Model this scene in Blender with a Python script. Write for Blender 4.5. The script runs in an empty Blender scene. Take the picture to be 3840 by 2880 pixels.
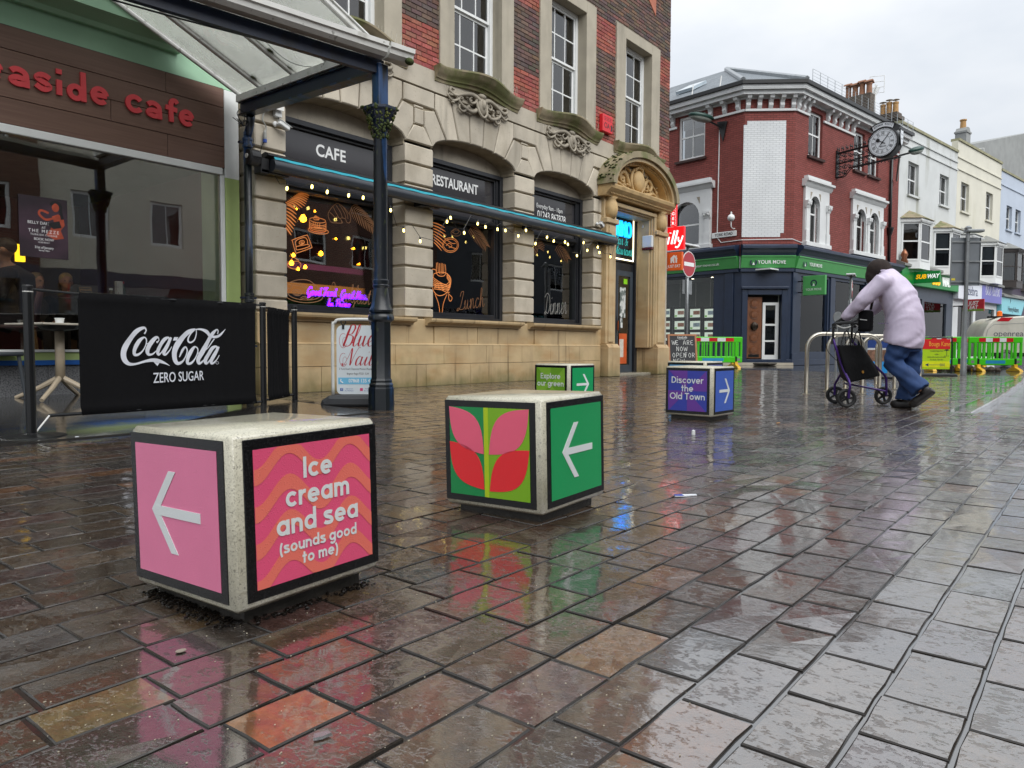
import bpy, bmesh, math, random
import numpy as np
from mathutils import Vector, Matrix
random.seed(7)
rad = math.radians
scene = bpy.context.scene
col = scene.collection
# ---------------------------------------------------------------- camera
YAW, PITCH, ROLL, FPX = rad(38.87), rad(2.848), rad(.2593), 2773.0
CAMZ = 0.62
def cam_axes():
    f = Vector((math.cos(YAW)*math.cos(PITCH), math.sin(YAW)*math.cos(PITCH), -math.sin(PITCH)))
    r = Vector((math.sin(YAW), -math.cos(YAW), 0)); u = r.cross(f)
    c, s = math.cos(ROLL), math.sin(ROLL)
    return c*r + s*u, -s*r + c*u, f
CR, CU, CF = cam_axes()
cd = bpy.data.cameras.new('camera'); camo = bpy.data.objects.new('camera', cd); col.objects.link(camo)
M = Matrix((CR, CU, -CF)).transposed().to_4x4(); M.translation = (0, 0, CAMZ)
camo.matrix_world = M
cd.sensor_width = 36; cd.lens = 36*FPX/3840; cd.clip_start = .05; cd.clip_end = 500
scene.camera = camo
# ---------------------------------------------------------------- sky, sun, exposure
SUN_EL, SUN_AZ = 48, 255         # degrees; azimuth counted from +X towards +Y, the sun stands behind the camera
w = bpy.data.worlds.new('World'); scene.world = w; w.use_nodes = True
nt = w.node_tree; N = nt.nodes; N.clear()
def wn(t, **k):
    n = N.new(t)
    for a, b in k.items(): setattr(n, a, b)
    return n
sky = wn('ShaderNodeTexSky', sky_type='NISHITA', sun_disc=False, sun_elevation=rad(SUN_EL), sun_rotation=rad(90-SUN_AZ), dust_density=4.0)
hs = wn('ShaderNodeHueSaturation'); hs.inputs['Saturation'].default_value = .12
tc = wn('ShaderNodeTexCoord'); mp = wn('ShaderNodeMapping'); mp.inputs['Scale'].default_value = (1, 1, 2.2)
no = wn('ShaderNodeTexNoise'); no.inputs['Scale'].default_value = 2.6; no.inputs['Detail'].default_value = 5; no.inputs['Roughness'].default_value = .55
cr = wn('ShaderNodeValToRGB'); cr.color_ramp.elements[0].position = .36; cr.color_ramp.elements[1].position = .68
cr.color_ramp.elements[0].color = (.62, .665, .725, 1); cr.color_ramp.elements[1].color = (.80, .82, .85, 1)
sc_ = wn('ShaderNodeVectorMath', operation='SCALE'); sc_.inputs['Scale'].default_value = 10.0
mx = wn('ShaderNodeMix', data_type='RGBA'); mx.inputs['Factor'].default_value = .95
bg = wn('ShaderNodeBackground'); bg.inputs['Strength'].default_value = .1
wo = wn('ShaderNodeOutputWorld'); L = nt.links.new
sx_ = wn('ShaderNodeSeparateXYZ'); el = wn('ShaderNodeMapRange'); el.inputs[1].default_value = 0; el.inputs[2].default_value = 1; el.inputs[3].default_value = 5.2; el.inputs[4].default_value = 9.2   # overcast sky brightens towards the zenith
L(tc.outputs['Generated'], sx_.inputs[0]); L(sx_.outputs[2], el.inputs[0]); L(el.outputs[0], sc_.inputs['Scale'])
L(sky.outputs[0], hs.inputs['Color']); L(tc.outputs['Generated'], mp.inputs[0]); L(mp.outputs[0], no.inputs['Vector'])
L(no.outputs['Fac'], cr.inputs['Fac']); L(cr.outputs[0], sc_.inputs[0]); L(hs.outputs[0], mx.inputs['A']); L(sc_.outputs[0], mx.inputs['B'])
L(mx.outputs['Result'], bg.inputs['Color']); L(bg.outputs[0], wo.inputs['Surface'])
sd = bpy.data.lights.new('sun', 'SUN'); sd.energy = 1.5; sd.angle = rad(60); sd.color = (1, .985, .96)
so = bpy.data.objects.new('sun', sd); col.objects.link(so)
sdir = Vector((math.cos(rad(SUN_EL))*math.cos(rad(SUN_AZ)), math.cos(rad(SUN_EL))*math.sin(rad(SUN_AZ)), math.sin(rad(SUN_EL))))
so.rotation_euler = sdir.to_track_quat('Z', 'Y').to_euler(); so.location = sdir*60
vs = scene.view_settings; vs.view_transform = 'Standard'; vs.look = 'None'; vs.gamma = 1; vs.exposure = 0.98; vs.use_curve_mapping = False
scene.cycles.use_denoising = True; scene.cycles.max_bounces = 8; scene.cycles.transparent_max_bounces = 12
scene.cycles.sample_clamp_indirect = 6; scene.cycles.caustics_reflective = False; scene.cycles.caustics_refractive = False
# ---------------------------------------------------------------- measuring: picture point -> point on a real plane
def ray(px, py):
    return CF + CR*((px-1920)/FPX) + CU*((1440-py)/FPX)
CAM = Vector((0, 0, CAMZ))
def PG(px, py, z=0):
    d = ray(px, py); return CAM + d*((z-CAMZ)/d.z)
def PY(px, py, Y):
    d = ray(px, py); return CAM + d*(Y/d.y)
def PX(px, py, X):
    d = ray(px, py); return CAM + d*(X/d.x)
def PP(px, py, o, ang):
    "point on the upright plane through o with heading ang (degrees)"
    d = ray(px, py); n = Vector((-math.sin(rad(ang)), math.cos(rad(ang)), 0))
    return CAM + d*((Vector((o[0], o[1], 0))-Vector((0, 0, 0))).dot(n)/d.dot(n))
def PD(px, py, depth):
    return CAM + ray(px, py)*depth
# ---------------------------------------------------------------- objects
ROOT = {}
def thing(name, label, cat, loc=(0, 0, 0), rz=0, group=None, rot=None):
    o = bpy.data.objects.new(name, None); col.objects.link(o)
    o.empty_display_size = .1
    o.location = loc; o.rotation_euler = rot or (0, 0, rz)
    o['label'] = label; o['category'] = cat
    if group: o['group'] = group
    ROOT[o.name] = Matrix.LocRotScale(Vector(loc), Matrix.Rotation(rz, 3, 'Z').to_quaternion() if not rot else __import__('mathutils').Euler(rot).to_quaternion(), None)
    return o
def tag(o, label, cat, group=None):
    o['label'] = label; o['category'] = cat
    if group: o['group'] = group
    return o
def rootof(o):
    while o.parent: o = o.parent
    return o
def link(name, me, mat=None, parent=None, smooth=False, world=False):
    o = bpy.data.objects.new(name, me); col.objects.link(o)
    if mat is not None:
        for m_ in (mat if isinstance(mat, (list, tuple)) else [mat]): me.materials.append(m_)
    if smooth: me.shade_smooth()
    if parent is not None:
        if world:
            r = rootof(parent)
            if r.name in ROOT: me.transform(ROOT[r.name].inverted())
        o.parent = parent
    return o
def copy_tree(o, parent=None, label=None):
    c = o.copy(); col.objects.link(c); c.parent = parent
    if label: c['label'] = label
    for ch in list(o.children): copy_tree(ch, c)
    return c
def plane_m(o, u, v):
    u = Vector(u).normalized(); v = Vector(v).normalized(); n = u.cross(v)
    m = Matrix((u, v, n)).transposed().to_4x4(); m.translation = o; return m
class MB:
    def __init__(s): s.v = []; s.f = []; s.mi = []; s.cur = 0
    def add(s, V, F, M=None):
        b = len(s.v)
        s.v += [tuple(M @ Vector(p)) if M is not None else tuple(p) for p in V]
        s.f += [tuple(i+b for i in f) for f in F]; s.mi += [s.cur]*len(F); return s
    def box(s, x0, x1, y0, y1, z0, z1, c=0, M=None):
        if x0 > x1: x0, x1 = x1, x0
        if y0 > y1: y0, y1 = y1, y0
        if z0 > z1: z0, z1 = z1, z0
        if c <= 0:
            V = [(x, y, z) for z in (z0, z1) for y in (y0, y1) for x in (x0, x1)]
            F = [(0, 2, 3, 1), (4, 5, 7, 6), (0, 1, 5, 4), (2, 6, 7, 3), (0, 4, 6, 2), (1, 3, 7, 5)]
            return s.add(V, F, M)
        bm = bmesh.new(); bmesh.ops.create_cube(bm, size=1)
        for q in bm.verts: q.co = Vector(((x0+x1)/2+q.co.x*(x1-x0), (y0+y1)/2+q.co.y*(y1-y0), (z0+z1)/2+q.co.z*(z1-z0)))
        bmesh.ops.bevel(bm, geom=list(bm.edges), offset=min(c, (x1-x0)*.45, (y1-y0)*.45, (z1-z0)*.45), segments=1 if c < .02 else 3, profile=.5, affect='EDGES')
        bm.verts.index_update(); s.add([q.co[:] for q in bm.verts], [[q.index for q in f.verts] for f in bm.faces], M); bm.free(); return s
    def prism(s, poly, ax, a, b, M=None, c=0):
        n = len(poly)
        def P3(p, t): return {'y': (p[0], t, p[1]), 'x': (t, p[0], p[1]), 'z': (p[0], p[1], t)}[ax]
        area = sum(poly[i][0]*poly[(i+1) % n][1]-poly[(i+1) % n][0]*poly[i][1] for i in range(n))
        if area < 0: poly = poly[::-1]
        if c:   # chamfer towards side a
            cx = sum(p[0] for p in poly)/n; cz = sum(p[1] for p in poly)/n
            ins = []
            for i in range(n):
                p0, p1, p2 = Vector(poly[i-1]), Vector(poly[i]), Vector(poly[(i+1) % n])
                e1 = (p1-p0).normalized(); e2 = (p2-p1).normalized(); n1 = Vector((-e1.y, e1.x)); n2 = Vector((-e2.y, e2.x))
                k = (n1+n2); d = max(.35, 1+n1.dot(n2)); ins.append(tuple(p1+k*(c/d)))
            sg = 1 if b > a else -1
            V = [P3(p, a) for p in ins]+[P3(p, a+sg*c) for p in poly]+[P3(p, b) for p in poly]
            F = [tuple(range(n))]+[(i, (i+1) % n, (i+1) % n+n, i+n) for i in range(n)]+[(i+n, (i+1) % n+n, (i+1) % n+2*n, i+2*n) for i in range(n)]+[tuple(range(3*n-1, 2*n-1, -1))]
        else:
            V = [P3(p, a) for p in poly]+[P3(p, b) for p in poly]
            F = [tuple(range(n)), tuple(range(2*n-1, n-1, -1))]+[(i, (i+1) % n, (i+1) % n+n, i+n) for i in range(n)]
        return s.add(V, F, M)
    def tube(s, pts, r, n=8, closed=False, M=None, cap=True):
        pts = [Vector(p) for p in pts]; k = len(pts); rs = r if isinstance(r, (list, tuple)) else [r]*k
        V = []; F = []; up = None
        for i, p in enumerate(pts):
            a = pts[i-1] if (i > 0 or closed) else p; b = pts[(i+1) % k] if (i < k-1 or closed) else p
            t = (b-a); t = t.normalized() if t.length > 1e-9 else Vector((0, 0, 1))
            if up is None:
                up = Vector((0, 0, 1)) if abs(t.z) < .9 else Vector((1, 0, 0))
            e = up - t*up.dot(t)
            if e.length < 1e-6: e = t.orthogonal()
            e.normalize(); up = e; g_ = t.cross(e)
            rr = rs[i]; ra, rb = rr if isinstance(rr, tuple) else (rr, rr)
            for j in range(n):
                q = 2*math.pi*j/n; V.append(p + e*(ra*math.cos(q)) + g_*(rb*math.sin(q)))
        for i in range(k if closed else k-1):
            a, b = i*n, ((i+1) % k)*n
            for j in range(n): F.append((a+j, a+(j+1) % n, b+(j+1) % n, b+j))
        if not closed and cap: F += [tuple(range(n-1, -1, -1)), tuple(range((k-1)*n, k*n))]
        return s.add(V, F, M)
    def lathe(s, prof, c=(0, 0), n=16, M=None, square=False):
        V = []; F = []; k = len(prof)
        for (r, z) in prof:
            for j in range(n):
                q = 2*math.pi*(j+.5)/n; V.append((c[0]+r*math.cos(q), c[1]+r*math.sin(q), z))
        for i in range(k-1):
            for j in range(n): F.append((i*n+j, i*n+(j+1) % n, (i+1)*n+(j+1) % n, (i+1)*n+j))
        F += [tuple(range(n-1, -1, -1)), tuple(range((k-1)*n, k*n))]
        return s.add(V, F, M)
    def ball(s, c, r, nu=12, nv=8, M=None):
        rx, ry, rz = r if isinstance(r, tuple) else (r, r, r); V = [(c[0], c[1], c[2]-rz)]; F = []
        for i in range(1, nv):
            a = -math.pi/2+math.pi*i/nv
            for j in range(nu):
                q = 2*math.pi*j/nu; V.append((c[0]+rx*math.cos(a)*math.cos(q), c[1]+ry*math.cos(a)*math.sin(q), c[2]+rz*math.sin(a)))
        V.append((c[0], c[1], c[2]+rz)); t = len(V)-1
        for j in range(nu): F.append((0, 1+(j+1) % nu, 1+j)); F.append((t, 1+(nv-2)*nu+j, 1+(nv-2)*nu+(j+1) % nu))
        for i in range(nv-2):
            for j in range(nu): a = 1+i*nu; F.append((a+j, a+(j+1) % nu, a+nu+(j+1) % nu, a+nu+j))
        return s.add(V, F, M)
    def ribbon(s, pts, w, M=None, z=0, closed=False, t=0):
        "flat stroke in the XY plane; w a width or one per point; t thickness"
        k = len(pts); P = [Vector((p[0], p[1])) for p in pts]; V = []
        ws = w if isinstance(w, (list, tuple)) else [w]*k
        for i in range(k):
            a = P[i-1] if (i > 0 or closed) else P[i]; b = P[(i+1) % k] if (i < k-1 or closed) else P[i]
            d = b-a; d = d.normalized() if d.length > 1e-9 else Vector((1, 0)); nn = Vector((-d.y, d.x))*(ws[i]/2)
            V += [(P[i].x+nn.x, P[i].y+nn.y, z), (P[i].x-nn.x, P[i].y-nn.y, z)]
        F = []
        for i in range(k if closed else k-1):
            j = (i+1) % k; F.append((2*i+1, 2*j+1, 2*j, 2*i))
        if t:
            m = len(V); V += [(x, y, zz-t) for (x, y, zz) in V]
            for i in range(k if closed else k-1):
                j = (i+1) % k
                F += [(2*i, 2*j, 2*j+m, 2*i+m), (2*j+1, 2*i+1, 2*i+1+m, 2*j+1+m)]
            if not closed: F += [(0, m, m+1, 1), (2*k-2, 2*k-1, m+2*k-1, m+2*k-2)]
        return s.add(V, F, M)
    def mesh(s, name='m'):
        me = bpy.data.meshes.new(name); me.from_pydata(s.v, [], s.f)
        if any(s.mi): me.polygons.foreach_set('material_index', s.mi)
        me.update(); return me
    def build(s, name, mat=None, parent=None, smooth=False, world=False):
        return link(name, s.mesh(name), mat, parent, smooth, world)
def smooth_by_angle(o, deg=40):
    me = o.data; me.shade_smooth()
    try: me.set_sharp_from_angle(angle=rad(deg))
    except Exception: pass
    return o
def B(name, mat, parent, x0, x1, y0, y1, z0, z1, c=0, world=False):
    return MB().box(x0, x1, y0, y1, z0, z1, c).build(name, mat, parent, world=world)
def cat_rom(pts, n=6, closed=False):
    out = []; k = len(pts)
    for i in range(k if closed else k-1):
        p0 = pts[i-1] if (i > 0 or closed) else pts[i]; p1 = pts[i]; p2 = pts[(i+1) % k]; p3 = pts[(i+2) % k] if (i+2 < k or closed) else p2
        for j in range(n):
            t = j/n
            out.append(tuple(.5*((2*b)+(-a+c_)*t+(2*a-5*b+4*c_-d)*t*t+(-a+3*b-3*c_+d)*t**3) for a, b, c_, d in zip(p0, p1, p2, p3)))
    if not closed: out.append(tuple(pts[-1]))
    return out
def arc(cx, cy, r, a0, a1, n=14):
    rx, ry = r if isinstance(r, tuple) else (r, r)
    return [(cx+rx*math.cos(rad(a0+(a1-a0)*i/n)), cy+ry*math.sin(rad(a0+(a1-a0)*i/n))) for i in range(n+1)]
def text(name, body, size, M, mat, parent=None, align='CENTER', bold=0, ext=.0006, sx=1, shear=0, world=False, space=1):
    c = bpy.data.curves.new('t', 'FONT'); c.body = body; c.size = size; c.align_x = align; c.align_y = 'CENTER'
    c.extrude = ext; c.offset = bold*size; c.shear = shear; c.space_character = space; c.resolution_u = 4
    o = bpy.data.objects.new('t', c); col.objects.link(o)
    dg = bpy.context.evaluated_depsgraph_get(); me = bpy.data.meshes.new_from_object(o.evaluated_get(dg))
    bpy.data.objects.remove(o); bpy.data.curves.remove(c); me.materials.clear()
    me.transform(M @ Matrix.Diagonal((sx, 1, 1, 1))); me.name = name
    return link(name, me, mat, parent, world=world)
# geometric stroke letters (x-height 1, cap 1.42)
def geo_glyphs(w):
    R = .5-w/2; h = w/2; T = 1.42; c = .5
    circ = ('o', arc(c, c, R, 0, 360, 24)[:-1])
    S = cat_rom([(.74, .80), (.62, .93-h*.6), (.42, 1-h), (.2, .9-h*.4), (.14, .72), (.28, .58), (.46, .52), (.66, .42), (.72, .25), (.6, .1+h*.3), (.4, h), (.2, .08+h*.6), (.08, .24)], 4)
    g = {
     'a': ([circ, [(c+R, 0), (c+R, 1)]], 1), 'c': ([arc(c, c, R, 42, 318, 20)], .88), 'e': ([[(c-R, c), (c+R+h*.9, c)], arc(c, c, R, 0, 318, 22)], 1),
     'd': ([circ, [(c+R, 0), (c+R, T+.05)]], 1), 'b': ([circ, [(c-R, 0), (c-R, T+.05)]], 1), 'p': ([circ, [(c-R, -.42), (c-R, 1)]], 1),
     'g': ([circ, [(c+R, 1), (c+R, .02)]+arc(c, .02, (R, R*.95), 0, -150, 12)[1:]], 1), 'o': ([circ], 1),
     'n': ([[(h, 0), (h, 1)], arc(.45, .54, .45-h, 180, 0, 12)+[(.9-h, 0)]], .9), 'h': ([[(h, 0), (h, T+.05)], arc(.45, .54, .45-h, 180, 0, 12)+[(.9-h, 0)]], .9),
     'u': ([[(h, 1), (h, .46)]+arc(.45, .46, .45-h, 180, 360, 12), [(.9-h, 0), (.9-h, 1)]], .9),
     'm': ([[(h, 0), (h, 1)], arc(.4, .6, .4-h, 180, 0, 12)+[(.8-h, 0)], arc(1.2-w, .6, .4-h, 180, 0, 12)+[(1.6-w-h, 0)]], 1.6-w),
     'r': ([[(h, 0), (h, 1)], arc(.5, .5, .5-h, 180, 75, 8)], .58), 's': ([S], .82), 't': ([[(.3, 0), (.3, 1.35)], [(0, 1-h), (.62, 1-h)]], .62),
     'i': ([[(h, 0), (h, 1)], [(h, 1.22), (h, 1.22+w)]], w), 'l': ([[(h, 0), (h, T+.05)]], w), 'x': ([[(.05, 0), (.75, 1)], [(.75, 0), (.05, 1)]], .8),
     'v': ([[(.04, 1), (.42, .02)], [(.8, 1), (.42, .02)]], .84), 'w': ([[(.04, 1), (.36, .02)], [(.36, .02), (.66, 1)], [(.66, 1), (.96, .02)], [(.96, .02), (1.28, 1)]], 1.32), 'f': ([[(.28, 0), (.28, 1.1)]+arc(.28+.24, 1.12, .24, 180, 80, 8), [(0, 1-h), (.6, 1-h)]], .6),
     'y': ([[(.04, 1), (.42, .02)], [(.8, 1), (.28, -.42)]], .84),
     'I': ([[(h, 0), (h, T)]], w), 'E': ([[(h, 0), (h, T)], [(0, h), (.8, h)], [(0, T/2), (.72, T/2)], [(0, T-h), (.8, T-h)]], .82),
     'D': ([[(h, 0), (h, T)], [(h, h), (.4, h)]+arc(.4, T/2, T/2-h, -90, 90, 14)+[(h, T-h)]], 1.12), 'O': ([('o', arc(.72, T/2, (.72-h, T/2-h), 0, 360, 28)[:-1])], 1.44),
     'T': ([[(.5, 0), (.5, T)], [(0, T-h), (1, T-h)]], 1.0), '(': ([arc(.75, .5, (.62, 1.05), 130, 230, 10)], .4), ')': ([arc(-.32, .5, (.62, 1.05), 50, -50, 10)], .4), ' ': ([], .34)}
    return g
def geo_text(name, body, xh, wt, M, mat, parent, world=False, ls=.14):
    "centred line of stroke lettering; xh the x-height in metres"
    g = geo_glyphs(wt); wd = sum(g[c][1] for c in body)+ls*(len(body)-1); x = -wd/2; mb = MB(); k = 0
    for c in body:
        st, adv = g[c]
        for s_ in st:
            cl = s_[0] == 'o' if isinstance(s_, tuple) else False; pts = s_[1] if cl else s_
            mb.ribbon([((x+p[0])*xh, p[1]*xh) for p in pts], wt*xh, M, z=.0004+.00015*(k % 5), closed=cl, t=.0003); k += 1
        x += adv+ls
    return mb.build(name, mat, parent, world=world)
# running-hand stroke letters
HAND = {
 'a': [(.55, .85), (.3, 1), (.05, .6), (.1, .1), (.35, .05), (.6, .5), (.64, .95), (.6, .3), (.75, .02), (1.0, .3)],
 'b': [(0, .3), (.3, 1.2), (.4, 1.85), (.22, 1.85), (.12, 1.0), (.15, .15), (.4, .02), (.6, .4), (.45, .85), (.8, .75)],
 'c': [(.6, .8), (.35, 1), (.05, .55), (.2, .05), (.5, .08), (.8, .35)],
 'd': [(.55, .85), (.3, 1), (.05, .55), (.2, .05), (.5, .3), (.7, 1.2), (.75, 1.85), (.66, .6), (.75, .03), (1, .3)],
 'e': [(0, .25), (.4, .55), (.5, .9), (.25, 1), (.08, .5), (.25, .05), (.55, .1), (.8, .4)],
 'f': [(0, .3), (.35, 1.2), (.45, 1.85), (.28, 1.8), (.22, .8), (.2, -.6), (.05, -.85), (.08, -.3), (.5, .25), (.7, .4)],
 'h': [(0, .3), (.3, 1.2), (.38, 1.85), (.2, 1.8), (.13, 0), (.3, .8), (.55, .95), (.58, .3), (.7, .02), (.95, .3)],
 'i': [(0, .3), (.2, .95), (.18, .2), (.35, .02), (.6, .3)], 'k': [(0, .3), (.3, 1.3), (.35, 1.85), (.2, 1.8), (.13, 0), (.2, .6), (.5, 1), (.45, .6), (.22, .5), (.6, .05), (.85, .3)],
 'l': [(0, .3), (.3, 1.2), (.35, 1.85), (.18, 1.8), (.13, .3), (.3, .02), (.55, .3)],
 'm': [(0, .7), (.15, .95), (.15, 0), (.3, .8), (.45, .95), (.48, 0), (.62, .8), (.78, .95), (.82, .25), (.95, .02), (1.2, .3)],
 'n': [(0, .7), (.15, .95), (.15, 0), (.35, .85), (.55, .95), (.6, .25), (.75, .02), (1, .3)],
 'o': [(.5, .9), (.25, 1), (.05, .5), (.25, .03), (.55, .3), (.5, .85), (.35, .95), (.6, .75), (.85, .8)],
 'r': [(0, .4), (.15, 1.05), (.35, .9), (.4, .8), (.4, .2), (.52, .02), (.75, .3)], 's': [(0, .25), (.3, 1), (.35, .8), (.5, .3), (.3, .02), (.1, .15), (.4, .05), (.7, .3)],
 't': [(0, .35), (.3, 1.55), (.25, .3), (.4, .02), (.65, .3)], 'u': [(0, .5), (.12, .95), (.1, .25), (.25, .03), (.48, .4), (.55, .95), (.55, .25), (.7, .02), (.95, .3)],
 'y': [(0, .5), (.12, .95), (.12, .3), (.3, .1), (.52, .95), (.5, -.4), (.25, -.85), (.12, -.5), (.6, .1), (.9, .35)],
 'C': [(.9, 1.5), (.75, 1.85), (.35, 1.7), (.05, .9), (.2, .1), (.6, .05), (.95, .4)],
 'B': [(.1, .1), (.35, 1.9), (.2, 0), (.2, 1.3), (.5, 1.95), (.85, 1.7), (.7, 1.15), (.4, 1.05), (.9, .85), (.85, .2), (.45, 0), (.2, .3)],
 'N': [(-.2, .25), (.05, .02), (.35, 1.0), (.5, 1.85), (.75, .5), (.85, .05), (1.0, 1.0), (1.25, 1.85), (1.5, 1.9)],
 'G': [(.9, 1.5), (.8, 1.85), (.4, 1.8), (.08, 1.1), (.15, .25), (.5, .05), (.85, .5), (.9, .95), (.85, .1), (.6, -.5), (.3, -.3), (.7, .15), (1.1, .35)],
 'F': [(-.1, 1.5), (.15, 1.85), (.9, 1.8), (.6, 1.8), (.5, .9), (.35, .1), (.05, .1), (.2, .3), (.5, .9), (.85, .95)],
 'M': [(-.1, .15), (.15, .1), (.35, 1.8), (.5, .2), (.95, 1.8), (1.0, .3), (1.15, .02), (1.35, .3)], 'P': [(.25, .05), (.35, 1.7), (.05, 1.3), (.35, 1.9), (.9, 1.75), (.85, 1.05), (.4, .85)],
 'L': [(.35, 1.35), (.5, 1.75), (.9, 1.8), (.75, 1.2), (.5, .4), (.2, .05), (-.1, .0), (.1, .25), (.55, .05), (1.0, .1), (1.2, .3)], 'D': [(.45, 1.6), (.3, .1), (.05, .15), (.3, .25), (.8, .1), (1.1, .8), (.9, 1.6), (.3, 1.85), (-.1, 1.5)],
 'R': [(.1, .1), (.35, 1.8), (.05, 1.4), (.45, 1.95), (.85, 1.6), (.7, 1.05), (.35, .95), (.6, .8), (.85, .1), (1.1, .2)], '&': [(1, .9), (.7, .3), (.3, .02), (.05, .35), (.35, .85), (.65, 1.35), (.45, 1.7), (.25, 1.35), (.55, .7), (1, .05)]}
ADV = {'a': .98, 'b': .78, 'c': .74, 'd': .98, 'e': .74, 'f': .68, 'h': .94, 'i': .58, 'k': .82, 'l': .54, 'm': 1.18, 'n': .98, 'o': .82, 'r': .74, 's': .68, 't': .62, 'u': .94, 'y': .88, 'C': .95, 'B': 1.0, 'N': 1.4, 'G': 1.1, 'F': .95, 'M': 1.35, 'P': .95, 'L': 1.15, 'D': 1.2, 'R': 1.05, '&': 1.1, ' ': .55}
def hand_strokes(body, slant=.25):
    x = 0; out = []
    for c in body:
        if c in HAND: out.append([(x+px+py*slant, py) for px, py in cat_rom(HAND[c], 5)])
        if c == 'i': out.append([(x+.3+1.4*slant-.05, 1.38), (x+.3+1.4*slant+.05, 1.48)])
        if c == 't': out.append([(x+.0+1.2*slant, 1.12), (x+.5+1.2*slant, 1.16)])
        x += ADV[c]
    return out, x
def hand_text(name, body, width, M, mat, parent, wt=.12, slant=.25, world=False, tube=0, vs=1, thick=0):
    st, wd = hand_strokes(body, slant); k = width/wd; mb = MB()
    for i, s_ in enumerate(st):
        if tube: mb.tube([(p[0]*k, p[1]*k*vs, tube) for p in s_], tube, 6, M=M)
        else:
            n = len(s_); ws = []
            for j in range(n):
                a, b = s_[max(0, j-1)], s_[min(n-1, j+1)]; dy = b[1]-a[1]; L_ = math.hypot(b[0]-a[0], dy)+1e-9
                ws.append((wt+thick*max(0, -dy/L_)**2)*k)
            mb.ribbon([(p[0]*k, p[1]*k*vs) for p in s_], ws, M, z=.0004+.0002*(i % 4))
    return mb.build(name, mat, parent, world=world)
# ---------------------------------------------------------------- materials
def hexc(h):
    h = h.lstrip('#'); v = [int(h[i:i+2], 16)/255 for i in (0, 2, 4)]
    return tuple((c/12.92 if c <= .04045 else ((c+.055)/1.055)**2.4) for c in v)
MATS = {}
class NT:
    def __init__(s, name):
        s.m = bpy.data.materials.new(name); s.m.use_nodes = True; s.t = s.m.node_tree; s.t.nodes.clear()
        s.out = s.n('ShaderNodeOutputMaterial')
    def n(s, t, **k):
        q = s.t.nodes.new(t)
        for a, b in k.items(): setattr(q, a, b)
        return q
    def l(s, a, b): s.t.links.new(a, b)
    def pos(s):
        if not hasattr(s, '_p'): s._p = s.n('ShaderNodeNewGeometry').outputs['Position']
        return s._p
    def noise(s, scale, detail=4, rough=.55, vec=None, dist=0):
        m_ = s.n('ShaderNodeMapping')
        m_.inputs['Scale'].default_value = scale if isinstance(scale, tuple) else (scale,)*3
        s.l(vec or s.pos(), m_.inputs[0]); q = s.n('ShaderNodeTexNoise'); q.inputs['Scale'].default_value = 1
        q.inputs['Detail'].default_value = detail; q.inputs['Roughness'].default_value = rough; q.inputs['Distortion'].default_value = dist
        s.l(m_.outputs[0], q.inputs['Vector']); return q.outputs['Fac']
    def vor(s, scale, feature='F1', rnd=1):
        m_ = s.n('ShaderNodeMapping'); m_.inputs['Scale'].default_value = scale if isinstance(scale, tuple) else (scale,)*3
        s.l(s.pos(), m_.inputs[0]); q = s.n('ShaderNodeTexVoronoi', feature=feature); q.inputs['Scale'].default_value = 1; q.inputs['Randomness'].default_value = rnd
        s.l(m_.outputs[0], q.inputs['Vector']); return q.outputs['Distance']
    def rng(s, v, a, b, c=0, d=1):
        q = s.n('ShaderNodeMapRange', interpolation_type='SMOOTHSTEP'); s.l(v, q.inputs[0])
        for i, x in zip((1, 2, 3, 4), (a, b, c, d)): q.inputs[i].default_value = x
        return q.outputs[0]
    def math(s, op, a, b=None):
        q = s.n('ShaderNodeMath', operation=op)
        for i, x in enumerate((a, b)):
            if x is None: continue
            if isinstance(x, (int, float)): q.inputs[i].default_value = x
            else: s.l(x, q.inputs[i])
        return q.outputs[0]
    def mix(s, f, a, b, mode='MIX'):
        q = s.n('ShaderNodeMix', data_type='RGBA', blend_type=mode)
        for k, x in (('Factor', f), ('A', a), ('B', b)):
            if isinstance(x, (int, float)): q.inputs[k].default_value = x
            elif isinstance(x, tuple): q.inputs[k].default_value = (*x[:3], 1)
            else: s.l(x, q.inputs[k])
        return q.outputs['Result']
    def bump(s, h, strength=.3, dist=.01, nrm=None):
        q = s.n('ShaderNodeBump'); q.inputs['Strength'].default_value = strength; q.inputs['Distance'].default_value = dist
        s.l(h, q.inputs['Height'])
        if nrm is not None: s.l(nrm, q.inputs['Normal'])
        return q.outputs[0]
    def bsdf(s, base, rough=.5, nrm=None, **k):
        q = s.n('ShaderNodeBsdfPrincipled')
        for key, x in {'Base Color': base, 'Roughness': rough, 'Normal': nrm, **k}.items():
            if x is None: continue
            if isinstance(x, (int, float)): q.inputs[key].default_value = x
            elif isinstance(x, tuple): q.inputs[key].default_value = (*x[:3], 1) if len(x) == 3 and key not in ('Normal',) else x
            else: s.l(x, q.inputs[key])
        s.l(q.outputs[0], s.out.inputs['Surface']); return q
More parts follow.
